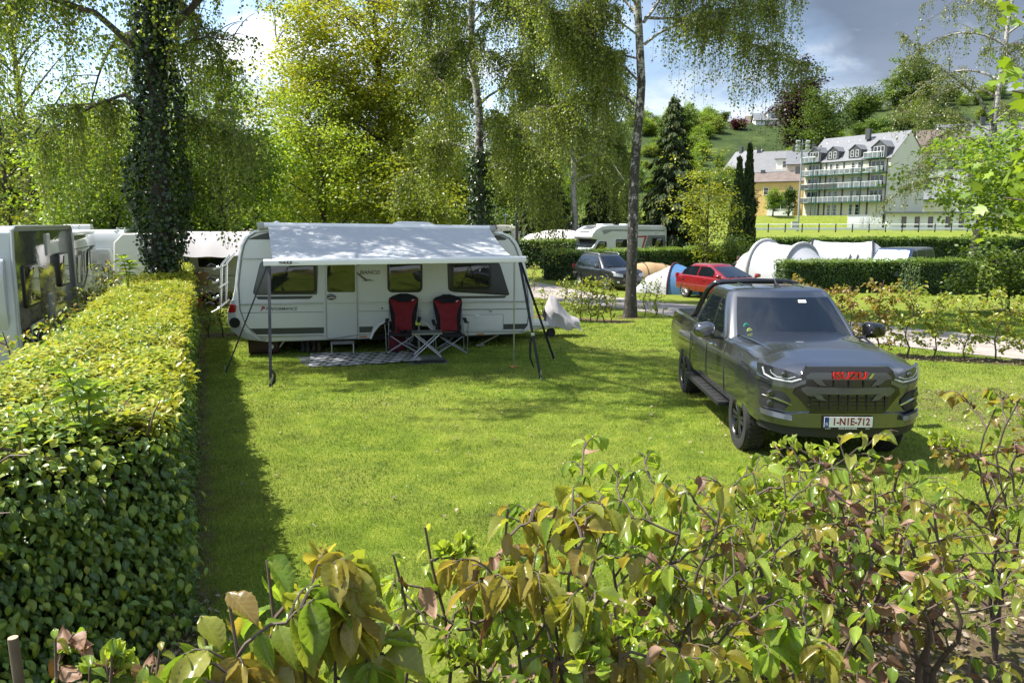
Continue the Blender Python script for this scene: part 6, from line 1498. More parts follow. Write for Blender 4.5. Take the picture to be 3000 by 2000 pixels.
for x, yy in ((1.4, 20.95), (1.75, 20.8)): pass
# ================================================================= buildings on the slope
def wallm(name, c): return mat(name, c, .85, var=.05, scale=.5, dirt=(tuple(x*.7 for x in c), .25, .35))
M_WCREAM = wallm('render_cream', (.56, .53, .42)); M_WWHITE = wallm('render_white', (.68, .68, .66)); M_WPINK = wallm('render_pink', (.52, .42, .35)); M_WYEL = wallm('render_yellow', (.52, .37, .13)); M_WGREY = wallm('render_grey', (.36, .36, .34)); M_WORG = wallm('render_orange', (.55, .33, .14))
M_SLATE = mat('slate_roof', (.135, .14, .15), .55, var=.16, scale=1.1, dirt=((.20, .17, .14), .6, .12), stretch=(1, 1, 4)); M_SLATEB = mat('brown_roof', (.13, .10, .085), .7, var=.2, scale=1.0); M_ZINC = mat('dark_zinc', (.055, .058, .06), .5, var=.1); M_WFR = mat('window_white', (.66, .66, .64), .4); M_PANE = mat('house_pane', (.018, .02, .024), .05, var=.5, scale=.8, spec=.8, coat=.6); M_GREEN = mat('green_steel', (.022, .085, .065), .45, var=.08); M_GLR = mat('balcony_glass', (.13, .15, .155), .08, var=.25, scale=.6, coat=.6)
def win(parent, x, z, w, h, y=0., cols=1, rows=2, fm=M_WFR, name='window', ax='y'):
    f = MB(); t = .07
    def bx(m, c, d): m.box(c, d) if ax == 'y' else m.box((-c[1], c[0], c[2]), (d[1], d[0], d[2]))
    for q in (-w/2+t/2, w/2-t/2): bx(f, (x+q, y-.03, z+h/2), (t, .10, h))
    for q in (t/2, h-t/2): bx(f, (x, y-.035, z+q), (w, .09, t))
    for i in range(1, cols): bx(f, (x-w/2+w*i/cols, y-.03, z+h/2), (t*1.3, .08, h))
    for i in range(1, rows): bx(f, (x, y-.028, z+h*i/rows), (w, .07, t*.7))
    o = f.build(name, fm, parent); m = MB(); bx(m, (x, y-.008, z+h/2), (w-.02, .03, h-.02)); m.build('pane', M_PANE, o); return o
def gable_house(name, label, loc, rz, L, Wd, eave, ridge, wm, rm, wins=(), gwins=(), chim=(), cat='house', over=.3, group=None, base=2.0):
    r = thing(name, label, cat, loc, rz, group); e = eave
    MB().loft([[(x, 0, -base), (x, 0, e), (x, Wd/2, ridge-.12), (x, Wd, e), (x, Wd, -base)] for x in (0, L)]).build('wall', wm, r)
    s = (ridge-e)/(Wd/2)
    rf = MB()
    for sg in (0, 1):
        f = (lambda y: y) if sg == 0 else (lambda y: Wd-y)
        P = [[(x, f(y), e+s*y+dz) for x in (-over, L+over)] for y, dz in ((-over, 0.02), (Wd/2, 0.02))]; Q = [[(x, f(y), e+s*y+dz) for x in (-over, L+over)] for y, dz in ((-over, -.14), (Wd/2, -.10))]
        o = slab([P[0], P[1]], [Q[0], Q[1]]); rf.add(o.v, o.f)
    rf.build('roof', rm, r)
    MB().tube([(-over, -over-.05, e-over*s-.02), (L+over, -over-.05, e-over*s-.02)], .07, 6).build('gutter', M_ZINC, r)
    for w in wins: win(r, *w)
    for (y, z, w, h) in gwins: win(r, y, z, w, h, -(L), 1, 2, ax='x')
    for (x, y, h) in chim: MB().box((x, y, ridge-.6+h/2), (.9, .7, h+1.2)).build('chimney', M_ZINC, r)
    return r
def dormer(r, x, w, z0, h, y0, depth, rm=M_SLATE, wm=M_ZINC, wcols=3, flat=False, wz=.1, wh=1.4):
    d = MB().prism([(x-w/2, z0), (x+w/2, z0), (x+w/2, z0+h*.62), (x, z0+h), (x-w/2, z0+h*.62)], y0, y0+depth, 'y').build('dormer', wm, r)
    t = MB(); 
    for sg in (-1, 1):
        a = (x+sg*(w/2+.12), z0+h*.62-.10); b = (x, z0+h+.03); q = slab([[(a[0], y0-.15, a[1]), (a[0], y0+depth, a[1])], [(b[0], y0-.15, b[1]), (b[0], y0+depth, b[1])]], [[(a[0], y0-.15, a[1]+.10), (a[0], y0+depth, a[1]+.10)], [(b[0], y0-.15, b[1]+.10), (b[0], y0+depth, b[1]+.10)]]); t.add(q.v, q.f)
    t.build('dormer_roof', rm, d)
    if wcols == 2:
        for q in (-w*.2, w*.2): win(d, x+q, z0+wz, w*.24, wh, y0, 1, 2)
    else: win(d, x, z0+wz, w*.66, wh, y0, wcols, 2)
def apartment():
    RC = at_depth(2597, 628, 147); phi = R(56); u = Vector((math.cos(phi), -math.sin(phi), 0)); L = 18.4; Wd = 12.7; O = RC-u*L; zb = at_depth(2597, 631, 147).z
    e = 10.9; rg = 16.2
    r = gable_house('apartment_block', 'cream four-storey apartment block with green steel balconies and slate roof', (O.x, O.y, zb), -phi, L, Wd, e, rg, M_WCREAM, M_SLATE, chim=((10.8, Wd*.36, .9),), cat='apartment block', over=.25, base=2)
    MB().box((L+.04, Wd/2, 2), (.06, Wd-.02, 8.0)).build('gable_wall', M_WGREY, r); root = r
    MB().loft([[(L+.02, .01, -2), (L+.02, .01, e-.05), (L+.02, Wd/2, rg-.25), (L+.02, Wd-.01, e-.05), (L+.02, Wd-.01, -2)], [(L+.10, .01, -2), (L+.10, .01, e-.05), (L+.10, Wd/2, rg-.25), (L+.10, Wd-.01, e-.05), (L+.10, Wd-.01, -2)]]).build('gable_wall', mat('gable_render', (.60, .59, .54), .85, var=.04, scale=.4), r)
    F = lambda f: f*L*.985
    H = 2.72
    for k, z in enumerate((H, 2*H, 3*H)):
        MB().box((L*.49, -.85, z-.09), (L*.97, 1.7, .16)).build('balcony_slab', M_GREEN, r); rl = MB(); rl.tube([(.1, -1.66, z+1.0), (L*.97, -1.66, z+1.0)], .045, 6); n = 16
        for i in range(n+1): rl.box((.1+(L*.97-.1)*i/n, -1.66, z+.5), (.05, .05, 1.0))
        b = rl.build('railing', M_WFR, r)
        MB().box((L*.49 if k != 1 else L*.72, -1.66, z+.48), (L*.96 if k != 1 else L*.5, .02, .82)).build('railing_glass', M_GLR, b)
        if k == 1: MB().box((L*.24, -1.67, z+.48), (L*.45, .03, .82)).build('dark_panel', M_STRIPE, b)
    for x0, x1 in ((.0, .215), (.765, .97)):
        z = 4*H; MB().box((F((x0+x1)/2), -.85, z-.09), (F(x1-x0), 1.7, .16)).build('balcony_slab', M_GREEN, r); rl = MB(); rl.tube([(F(x0)+.05, -1.66, z+1.0), (F(x1), -1.66, z+1.0)], .07, 6)
        for i in range(5): rl.box((lerp(F(x0)+.05, F(x1), i/4), -1.66, z+.5), (.05, .05, 1.0))
        b = rl.build('railing', M_WFR, r); MB().box((F((x0+x1)/2), -1.66, z+.48), (F(x1-x0)-.1, .02, .82)).build('railing_glass', M_GLR, b)
    for f, top in ((.01, 4*H), (.17, 4*H+.9), (.225, 3*H+.9), (.44, 3*H+.9), (.655, 3*H+.9), (.755, 4*H), (.955, 4*H+.9)): MB().tube([(F(f), -1.7, -.6), (F(f), -1.7, top)], .085, 6).build('post', M_GREEN, r)
    for f in (.205, .275, .49, .70, .79, .985): MB().box((F(f), -.05, 5.3), (.28 if f < .95 else .16, .12, 10.4)).build('downpipe', M_ZINC, r)
    for k in range(4):
        z = k*H+.08
        for f in (.335, .41, .60, .675): win(r, F(f), z, .78, 2.15, 0, 1, 3)
        if k: win(r, F(.115), z, 2.5, 2.15, 0, 3, 2); win(r, F(.885), z, 2.7, 2.15, 0, 3, 2)
    z = e-.75
    dormer(r, F(.115), 3.0, z+.7, 3.1, -.05, 4.5, wcols=3, wz=.1, wh=2.0); dormer(r, F(.335), 2.6, z+1.1, 2.5, .25, 4.5, wcols=2, wz=.15, wh=1.35); dormer(r, F(.60), 2.6, z+1.1, 2.5, .25, 4.5, wcols=2, wz=.15, wh=1.35); dormer(r, F(.885), 3.2, z+.7, 3.3, -.05, 4.5, wcols=3, wz=.1, wh=2.1)
    for i in range(7): MB().box((1.5+2.5*i, Wd*.40, rg-1.15), (.3, .4, .22)).build('roof_vent', M_WFR, r)
    # sports hut and white container in front
    a = at_depth(2481, 672, 138); c = thing('container', 'white storage container with double doors on the field', 'container', (a.x, a.y, a.z-.1), R(-24)); W1 = 5.6
    M_CT = mat('container_white', (.62, .63, .63), .45, var=.03); MB().box((W1/2, 1.25, 1.3), (W1, 2.5, 2.5)).build('container_body', M_CT, c, bevel=.03)
    for x in (2.25, 3.1): d = MB().box((x, -.02, 1.2), (.8, .05, 2.1)).build('door', mat('container_door', (.50, .51, .51), .4), c, bevel=.01); MB().box((x+.25, -.06, 1.2), (.05, .05, .3)).build('handle', M_STRIPE, d)
    MB().box((W1/2, 1.25, 2.62), (W1+.1, 2.6, .12)).build('container_roof', M_SHELLG, c)
    a = at_depth(2598, 676, 134); c = thing('clubhouse', 'low white clubhouse with brown doors beside the container', 'clubhouse', (a.x, a.y, a.z-.1), R(-14)); W1 = 17.5
    MB().box((W1/2, 3, 1.45), (W1, 6, 3.3)).build('wall', M_WWHITE, c); MB().box((W1/2-.1, 2.6, 3.2), (W1+1.6, 7.4, .26)).build('roof', mat('clubhouse_roof', (.10, .12, .14), .5), c)
    for x in (2.6, 4.7, 6.8, 9.5, 11.6): d = MB().box((x, -.03, 1.35), (.75, .08, 2.3)).build('door', mat('door_brown', (.11, .065, .03), .6), c); MB().box((x, -.06, 1.45), (.5, .06, 1.7)).build('pane', M_PANE, d)
    MB().box((W1/2, -1.0, -.12), (W1+2, 3, .12)).build('terrace', M_WGREY, c)
apartment()
def row_houses():
    def at(u, v, y): p = at_depth(u, v, y); return p
    p = at(2195, 596, 196); gable_house('terraced_house', 'white house with dark slate roof and white dormer behind the cypresses', (p.x, p.y, p.z-2.5), R(-26), 15.5, 10, 10.4, 15.6, M_WWHITE, M_SLATE, [(3, 7.6, 1.1, 1.5), (5.5, 7.6, 1.1, 1.5), (9.5, 6.6, 1.1, 1.5), (12.4, 7.6, 1.1, 1.5)], chim=((1, 5, 1.2), (14.2, 4.2, 1.3)), group=None)
    h = bpy.data.objects.get('terraced_house'); MB().prism([(6.0, 10.6), (12.5, 10.6), (12.5, 13.2), (6.0, 13.2)], .3, 5, 'y').build('dormer', M_WWHITE, h); MB().prism([(5.6, 13.2), (12.9, 13.2), (12.9, 13.4), (5.6, 13.4)], .0, 5.2, 'y').build('dormer_roof', M_SLATE, h); win(h, 8.0, 11.2, 1.0, 1.5, .3); win(h, 10.4, 11.2, 1.0, 1.5, .3); MB().prism([(8.5, 6.4), (14.5, 6.4), (14.5, 8.6), (8.5, 8.6)], -2.2, -.2, 'y').build('conservatory', M_GLR, h)
    p = at(2300, 588, 186); h = gable_house('terraced_house', 'pale pink house with three small windows beside the apartment block', (p.x, p.y, p.z-2.5), R(-20), 8.2, 9, 11.2, 14.6, M_WPINK, M_SLATE, [(1.3, 8.0, .9, 1.6), (4.2, 8.0, .9, 1.6), (7.1, 8.0, .9, 1.6), (2.0, 4.6, .9, 1.6)], chim=((1.5, 4.4, 1.5), (7.6, 4.4, 1.0)))
    for x, y in ((4.5, 2.2), (6.4, 2.2)): MB().box((x, y, 11.2+y*3.4/4.5+.08), (1.0, 1.3, .08), 0, Matrix.Rotation(math.atan2(3.4, 4.5), 3, 'X')).build('roof_window', M_GLR, h)
    p = at(2199, 596, 172); h = gable_house('house', 'yellow house with grey roof and lean-to below the row houses', (p.x, p.y, p.z-3.6), R(-28), 10.8, 6.2, 8.4, 10.4, M_WYEL, M_SLATEB, [(3.2, 5.4, 1.1, 1.6), (8.4, 5.4, 1.1, 1.6)], [(3.1, 8.2, .8, 1.0)], chim=((9.2, 2.6, 1.1), (1.8, 3.1, .6)))
    MB().box((6.6, -1.2, 2.0), (5.2, 2.3, 4.4)).build('lean_to', M_WWHITE, h); MB().box((6.6, -1.3, 4.3), (5.6, 2.7, .2)).build('lean_to_roof', M_SLATEB, h); win(h, 6.8, 2.2, 2.6, 1.5, -2.36, 2, 1)
    p = at(2120, 530, 215); gable_house('terraced_house', 'white gabled house with grey roof left of the cypress trees', (p.x, p.y, p.z-5), R(-60), 9, 9, 8.2, 13, M_WWHITE, M_SLATE, [(3, 5, 1, 1.4), (6, 5, 1, 1.4)], [(4.5, 8, 1, 1.4)], chim=((2, 4.2, 1.2),))
    # right of the apartment block
    p = at(2682, 640, 168); h = gable_house('terraced_house', 'white house with brown roof right of the apartment block', (p.x, p.y, p.z-1), R(-16), 9.5, 10, 15.2, 20.2, M_WWHITE, M_SLATEB, [(1.7, 11.2, 1.2, 1.9), (1.7, 7.2, 1.2, 1.9), (6, 11.2, 1.2, 1.9), (6, 7.2, 1.2, 1.9)], base=4); MB().box((3.0, -1.4, 2.2), (6, 2.8, 5)).build('annex', M_WCREAM, h); MB().box((3.0, -1.5, 4.85), (6.5, 3.2, .25)).build('annex_roof', M_ZINC, h)
    p = at(2740, 640, 172); h = gable_house('terraced_house', 'tall white house with orange bays behind the right birch', (p.x+.6, p.y, p.z-1), R(-12), 13, 11, 17.8, 22, M_WWHITE, M_SLATE, [(3, 12.8, 1.6, 1.7), (3, 8.6, 1.6, 1.7), (10.5, 12.8, 1.6, 1.7), (10.5, 8.6, 1.6, 1.7), (10.5, 4.4, 1.6, 1.7)], base=4, chim=((9, 5, 1.4),))
    for z in (8.2, 12.4): MB().box((6.2, -.15, z+1.1), (3.4, .4, 3.2)).build('bay', M_WORG, h); win(h, 6.2, z+.6, 2.4, 1.7, -.36, 2, 1); MB().box((6.2, -.9, z-.6), (4.2, 1.4, .9)).build('balcony', M_WWHITE, h)
    p = at(2905, 640, 176); gable_house('terraced_house', 'white house with grey roof and turret gable at the far right', (p.x, p.y, p.z-1), R(-10), 14, 10, 17, 23, M_WWHITE, M_SLATE, [(2.5, 12, 1.3, 1.7), (6, 12, 1.3, 1.7), (2.5, 7.5, 1.3, 1.7), (9.5, 12, 1.3, 1.7)], base=4, chim=((4, 5, 1.6),))
    # villas on the hill top
    def hillhouse(u, v, y, rz, L, Wd, e, rg, wm, rm, lab, wins, gw=(), chim=()):
        p = at_depth(u, v, y); z = gz(p.x, p.y); return gable_house('villa', lab, (p.x, p.y, p.z), rz, L, Wd, e, rg, wm, rm, wins, gw, chim, base=9, over=.5)
    h = hillhouse(2212, 396, 282, R(-8), 12.5, 9, 5.4, 8.2, M_WWHITE, M_SLATE, 'white villa with terraces high on the hill left of the copper beech', [(2, .6, 2.2, 1.7), (6.5, .6, 2.2, 1.7), (10.5, .6, 1.5, 1.7), (4, 3.4, 1.6, 1.4), (9, 3.4, 1.8, 1.4)], chim=((11, 4, 1.6),))
    MB().box((5, -1.2, 2.6), (11, 2.4, .25)).build('terrace', M_WWHITE, h); MB().box((6, -1.6, -.1), (13, 3.2, .3)).build('terrace', M_WWHITE, h)
    MB().prism([(4.2, 5.6), (9.5, 5.6), (9.5, 8.0), (4.2, 8.0)], 1.0, 5.0, 'y').build('dormer', M_WWHITE, h); win(h, 6.9, 6.0, 3.0, 1.4, 1.0, 3, 1); MB().prism([(3.8, 8.0), (9.9, 8.0), (9.9, 8.25), (3.8, 8.25)], .6, 5.4, 'y').build('dormer_roof', M_SLATE, h)
    hillhouse(2190, 388, 290, R(-8), 5, 8, 3.2, 6.4, M_WWHITE, M_SLATEB, 'small brown-roofed house attached left of the hill villa', [(2, .5, 1.6, 1.5)])
    h = hillhouse(2490, 372, 300, R(-14), 10, 10, 6.2, 8.2, M_WWHITE, M_SLATEB, 'white villa with flat brown roof among the hilltop trees', [(3, 1.0, 1.8, 4.6), (7.5, 3.5, 1.6, 1.5)], [(5, 3, 1.5, 1.5)])
    hillhouse(2556, 335, 312, R(-10), 12, 10, 2.6, 5.8, M_WGREY, M_SLATE, 'grey-roofed house right of the flat-roofed villa on the hill', [(3, .4, 1.5, 1.4), (8, .4, 1.5, 1.4)], chim=((3, 5, 1.0),))
    hillhouse(2612, 338, 320, R(25), 10, 10, 3.2, 7.4, M_WGREY, M_SLATE, 'dark-roofed house half hidden by trees at the hill crest', [(3, .6, 1.5, 1.4), (6, .6, 1.5, 1.4)])
    hillhouse(2060, 372, 318, R(-14), 9, 9, 2.4, 5.6, M_WGREY, M_SLATEB, 'brown-roofed house at the hill crest left of the villa', [(3, .4, 1.5, 1.2)])
    hillhouse(1886, 378, 322, R(12), 10, 9, 2.8, 5.8, M_WGREY, M_SLATE, 'grey-gabled house at the hill crest beside the birch trunk', [(3, .5, 1.5, 1.3), (6.5, .5, 1.5, 1.3)], [(4.5, 2.6, 1.2, 1.2)])
row_houses()
# ================================================================= trees
def hill_trees():
    protos = []
    for k in range(4):
        h = (9, 11, 8, 12)[k]; r = crown_tree('tree', 'green leafy tree on the far hillside', (0, 0, 0), h, .22, (0, 0, h*.56), (h*.36, h*.36, h*.46), 70, 42, .62, (ML_MID, ML_LIME, ML_BIRCH, ML_HEDGE2)[k], seed=40+k, cl_sig=.95, nlimb=6, group='trees on the far hillside', limb0=.12, twig=False, lvb=(-.1, -.05, .05, .1)[k])
        protos.append(r)
    random.seed(11); spots = []
    def add(u, v, y): p = at_depth(u, v, y); spots.append((p.x, y))
    for u, v, y in ((2000, 0, 270), (2030, 0, 285), (2075, 0, 262), (2110, 0, 275), (2345, 0, 292), (2400, 0, 300), (2430, 0, 288), (2455, 0, 296), (2530, 0, 285), (2560, 0, 292), (2590, 0, 287), (2630, 0, 305), (2650, 0, 290), (2680, 0, 300), (2700, 0, 285), (2735, 0, 295), (2760, 0, 300), (1900, 0, 262), (1930, 0, 280), (1960, 0, 255), (2440, 0, 262), (2480, 0, 250), (2560, 0, 255), (2620, 0, 246), (2800, 0, 290), (2850, 0, 280), (2900, 0, 285), (2950, 0, 290), (2010, 0, 235), (2060, 0, 228), (1905, 0, 225), (1940, 0, 215)): add(u, 0, y)
    for _ in range(125):
        u = random.uniform(1780, 2760) if _ % 2 else random.uniform(2480, 2950); y = random.uniform(200, 303 if u < 2480 else 330)
        if 2140 < u < 2345 and 222 < y < 285 or 2465 < u < 2650 and y > 255: continue
        add(u, 0, y)
    nb = len(spots)
    for _ in range(155):
        u = random.uniform(1860, 2420); y = random.uniform(198, 286)
        if 2140 < u < 2335 and y > 228: continue
        add(u, 0, y)
    first = [True]*4
    for i, (x, y) in enumerate(spots):
        k = i % 4; o = protos[k] if first[k] else dup(protos[k]); first[k] = False
        s = random.uniform(.38, .72)*(1 if y > 250 else .75)*(1.15 if i >= nb else 1); o.location = (x, y, gz(x, y)-.4); o.rotation_euler.z = random.random()*6.28; o.scale = (s, s, s*random.uniform(.85, 1.1))
    def near(u, v, y, **k): p = at_depth(u, v, y); return (p.x, p.y, gz(p.x, p.y)-.2)
    crown_tree('copper_beech', 'dark purple copper beech standing on the slope above the apartment block', near(2362, 0, 238), 25, .6, (0, 0, 14), (6.2, 6, 12), 220, 60, .75, ML_COPPER, seed=61, cl_sig=1.1, nlimb=12, limb0=.1, lumps=.6)
    crown_tree('tree', 'large olive tree with bare limbs right of the copper beech', near(2440, 0, 226), 24, .6, (0, 0, 12.5), (6.8, 6, 10.5), 150, 50, .6, ML_MID, seed=62, cl_sig=1.0, nlimb=14, limb0=.08, lumps=.6)
    crown_tree('tree', 'dark green round tree right of the hill villa', near(2545, 0, 268), 12, .4, (0, 0, 6.5), (5.5, 5, 6), 100, 60, .6, ML_MID, seed=63, cl_sig=.9, nlimb=6, limb0=.1, lvb=-.15)
    crown_tree('tree', 'broad brown-green tree at the crest left of the right birch', near(2690, 0, 285), 16, .4, (0, 0, 10), (10, 8, 8), 150, 60, .7, ML_MID, seed=64, cl_sig=1.1, nlimb=8, limb0=.1, lvb=.1)
    crown_tree('japanese_maple', 'small crimson maple beside the hill villa terrace', near(2180, 0, 272), 3.8, .12, (0, 0, 2.1), (2.4, 2, 1.7), 60, 50, .45, ML_RED, seed=65, cl_sig=.7, nlimb=4, limb0=.1)
    crown_tree('tree', 'round bright green tree in front of the yellow house', near(2297, 0, 148), 5.8, .15, (0, 0, 3.5), (1.5, 1.5, 1.9), 60, 60, .26, ML_LIME, seed=66, cl_sig=.3, nlimb=6, limb0=.15, lvb=-.15)
    crown_tree('tree', 'dark purple-brown shrub tree left of the bright green round tree', near(2222, 0, 152), 5.6, .15, (0, 0, 3.0), (1.6, 1.5, 2.4), 60, 40, .3, ML_COPPER, seed=67, cl_sig=.4, nlimb=6, limb0=.1, lvb=.3)
    crown_tree('tree', 'dark green bushy tree between the bright round tree and the apartment block', near(2345, 0, 160), 7.0, .2, (0, 0, 3.6), (1.4, 1.5, 3), 60, 50, .3, ML_MID, seed=68, cl_sig=.4, nlimb=6, limb0=.1, lvb=-.25)
    for (u, y, h) in ((2195, 240, 7), (2260, 236, 9), (2130, 238, 10), (2085, 242, 9)):
        pass
hill_trees()
# ---------------------------------------------------------------- the wood behind the campsite
def wood():
    protos = []
    for k in range(4):
        h = (14, 16, 13, 15)[k]; protos.append(crown_tree('forest_tree', 'tall leafy tree in the dense wood behind the campsite', (0, 0, 0), h, .24, (0, 0, h*.56), (3.6+.3*k, 3.6, h*.47), 150, 80, .27, (ML_MID, ML_MID, ML_LIME, ML_MID)[k], seed=80+k, cl_sig=.75, nlimb=10, limb0=.12, group='trees of the wood behind the campsite', lvb=(-.15, 0, -.1, -.25)[k]))
    random.seed(5); n = 0; first = [True]*4
    spots = []
    for row, (y0, dx) in enumerate(((58, 4.6), (66, 5.0), (76, 5.2), (88, 6))):
        x = -.76*y0
        while x < (.165*y0 if row < 2 else .17*y0):
            spots.append((x+random.uniform(-1, 1), y0+random.uniform(-2.5, 2.5), row)); x += dx
    for (x, y, row) in spots:
        if x/y > -.055 and y < 72 or .03 < x/y and y < 84: continue
        k = random.randrange(4); o = protos[k] if first[k] else dup(protos[k]); first[k] = False
        frac = x/y; hmax = interp(frac, [(-.7, .85), (-.42, .8), (-.36, .52), (-.30, .56), (-.2, .8), (.0, .8), (.1, .78), (.2, .5)])
        s = hmax*random.uniform(.8, 1.1); o.location = (x, y, gz(x, y)-.3); o.rotation_euler.z = random.random()*6.28; o.scale = (s*1.1, s*1.1, s)
    # undergrowth
    us = []
    for k in range(2): us.append(crown_tree('bush', 'dark understorey bush at the edge of the wood', (0, 0, 0), 4.2, .08, (0, 0, 1.9), (2.4, 2.0, 2.1), 70, 40, .24, ML_MID, seed=95+k, cl_sig=.5, nlimb=6, limb0=.08, group='bushes at the edge of the wood', lvb=-.3, cat='bush'))
    f2 = [True]*2
    for i in range(30):
        x = -.62*55+i*1.65*1.15; y = (54 if x < -3.2 else 70)+random.uniform(-1.5, 1.5); k = i % 2
        if x > 12: break
        o = us[k] if f2[k] else dup(us[k]); f2[k] = False; s = random.uniform(.75, 1.15); o.location = (x, y, gz(x, y)-.2); o.rotation_euler.z = random.random()*6.28; o.scale = (s*1.2, s*1.2, s)
wood()
def at_ground(u, y): p = at_depth(u, 700, y); return (p.x, p.y, gz(p.x, p.y))
# golden maples behind the caravan
crown_tree('maple_tree', 'golden-leaved maple with tall spreading crown behind the caravan', at_ground(1135, 41), 17, .34, (-1.0, 0, 9.4), (5.9, 4.4, 7.6), 760, 85, .165, ML_MAPLEY, seed=101, cl_sig=.42, nlimb=18, limb0=.17, lean=(-.3, 0), lumps=.5, lvb=0)
crown_tree('maple_tree', 'yellow-green maple with forked trunk left of the golden maple', at_ground(947, 37), 9.6, .17, (-.3, 0, 5.3), (3.6, 3.0, 4.4), 260, 80, .13, ML_LIME, seed=102, cl_sig=.40, nlimb=14, limb0=.22, lumps=.5, lvb=.3)
crown_tree('maple_tree', 'young maple with low yellow-green leaves right behind the awning', at_ground(1225, 35), 6.0, .10, (-.3, 0, 3.7), (3.1, 2.0, 2.0), 120, 55, .16, ML_MAPLEY, seed=103, cl_sig=.38, nlimb=8, limb0=.3, lumps=.5, lvb=-.25)
crown_tree('tree', 'bright green young tree at the wood edge left of the maples', at_ground(790, 46), 8.0, .14, (0, 0, 4.4), (3.6, 3, 4.0), 180, 80, .16, ML_LIME, seed=104, cl_sig=.5, nlimb=10, limb0=.15)
# green chestnut-like trees behind the ivy-clad tree
crown_tree('tree', 'bright green broad-leaved tree directly left behind the ivy-clad trunk', at_ground(330, 30), 8.2, .16, (.4, 0, 4.6), (3.0, 2.4, 3.3), 230, 80, .14, ML_LIME, seed=105, cl_sig=.40, nlimb=10, limb0=.2, lvb=0)
crown_tree('tree', 'mid green tree right behind the ivy-clad trunk', at_ground(655, 31), 8.6, .18, (-.2, 0, 4.9), (2.9, 2.4, 3.9), 250, 85, .14, ML_LIME, seed=106, cl_sig=.40, nlimb=10, limb0=.2, lvb=-.25)
crown_tree('tree', 'thin yellow-green tree at the left picture edge behind the caravans', at_ground(30, 34), 11, .16, (-.4, 0, 6), (2.6, 2.2, 4.8), 90, 45, .17, ML_MAPLEY, seed=107, cl_sig=.40, nlimb=9, limb0=.25, lvb=-.2)
crown_tree('tree', 'tall pale half-bare tree in the upper left corner', at_ground(95, 52), 24, .30, (0, 0, 15), (5.5, 4, 9), 190, 24, .17, ML_BIRCHG, seed=108, cl_sig=.6, nlimb=24, limb0=.2, lvb=.3)
# ivy-clad weeping birch at the end of the hedge
def ivy_tree():
    p = at_depth(480, 800, 19.2); b = (p.x, p.y, gz(p.x, p.y)); tp = trunk_pts(15, (.35, 0), .18, 18, 3); random.seed(21)
    limbs = [b for b in auto_limbs(tp, 17, .42, .95, (3.0, 5.4), .22, .55, 4) if b[-1].x < 2.3]
    L = lambda q: [Vector(v) for v in q]
    limbs += [L([(.1, 0, 6.2), (.7, -.1, 6.9), (1.5, -.2, 7.1), (2.2, -.2, 7.0)]), L([(0, 0, 5.2), (-.6, -.1, 5.8), (-1.3, 0, 5.6), (-2.3, .2, 5.2), (-3.2, .2, 4.6)]), L([(.1, 0, 5.0), (.7, 0, 5.3), (1.3, .2, 5.2), (1.9, .4, 4.8)]), L([(0, 0, 6.6), (-1.0, -.4, 7.6), (-2.4, -.6, 8.0), (-3.8, -.6, 7.6), (-4.8, -.5, 6.8)]), L([(.1, .2, 7), (1.4, .8, 8.6), (2.8, 1.2, 9.2), (4.2, 1.2, 8.9), (5.2, 1.0, 8.2)])]
    limbs += [L([(.1, 0, z0), (x*.3, y*.3, z0+1.3), (x*.7, y*.7, z1+.2), (x, y, z1), (x*1.15, y*1.15, z1-.7)]) for z0, x, y, z1 in ((8, 1.6, -3.2, 10.4), (8.6, 3.2, -4.2, 10.6), (9, 4.6, -3.2, 11.2), (8.2, .6, -5.0, 10.8), (9.2, 3.4, -6.2, 10.2), (9.6, 4.6, -5.2, 11.8), (9, 5.2, -6.6, 9.6), (10, 6.0, -4.4, 11), (8.8, 2.2, -1.6, 10.6), (9.9, -1.5, -4.0, 11.4))]
    hang_birch('birch_tree', 'weeping birch with thick ivy-clad trunk at the end of the long hedge', b, tp, .30, limbs, ML_BIRCHD, 2500, (1.0, 3.8), .066, .032, M_BARK, 22, ivy=None, window=lambda p: p.x < 1.25 or p.y < -1.5 or (p.x < 2.4 and p.z < 6.6))
    root = [o for o in bpy.data.objects if o.get('label', '').startswith('weeping birch with thick ivy')][0]
    random.seed(23); ivy_on(tp, lambda t: interp(t*15, [(0, .20), (1.4, .21), (2.1, .36), (2.8, .46), (3.4, .62), (4.5, .50), (6, .38), (8, .33), (12, .30)]), .0, .72, 12500, .088, root, .10, .5)
ivy_tree()
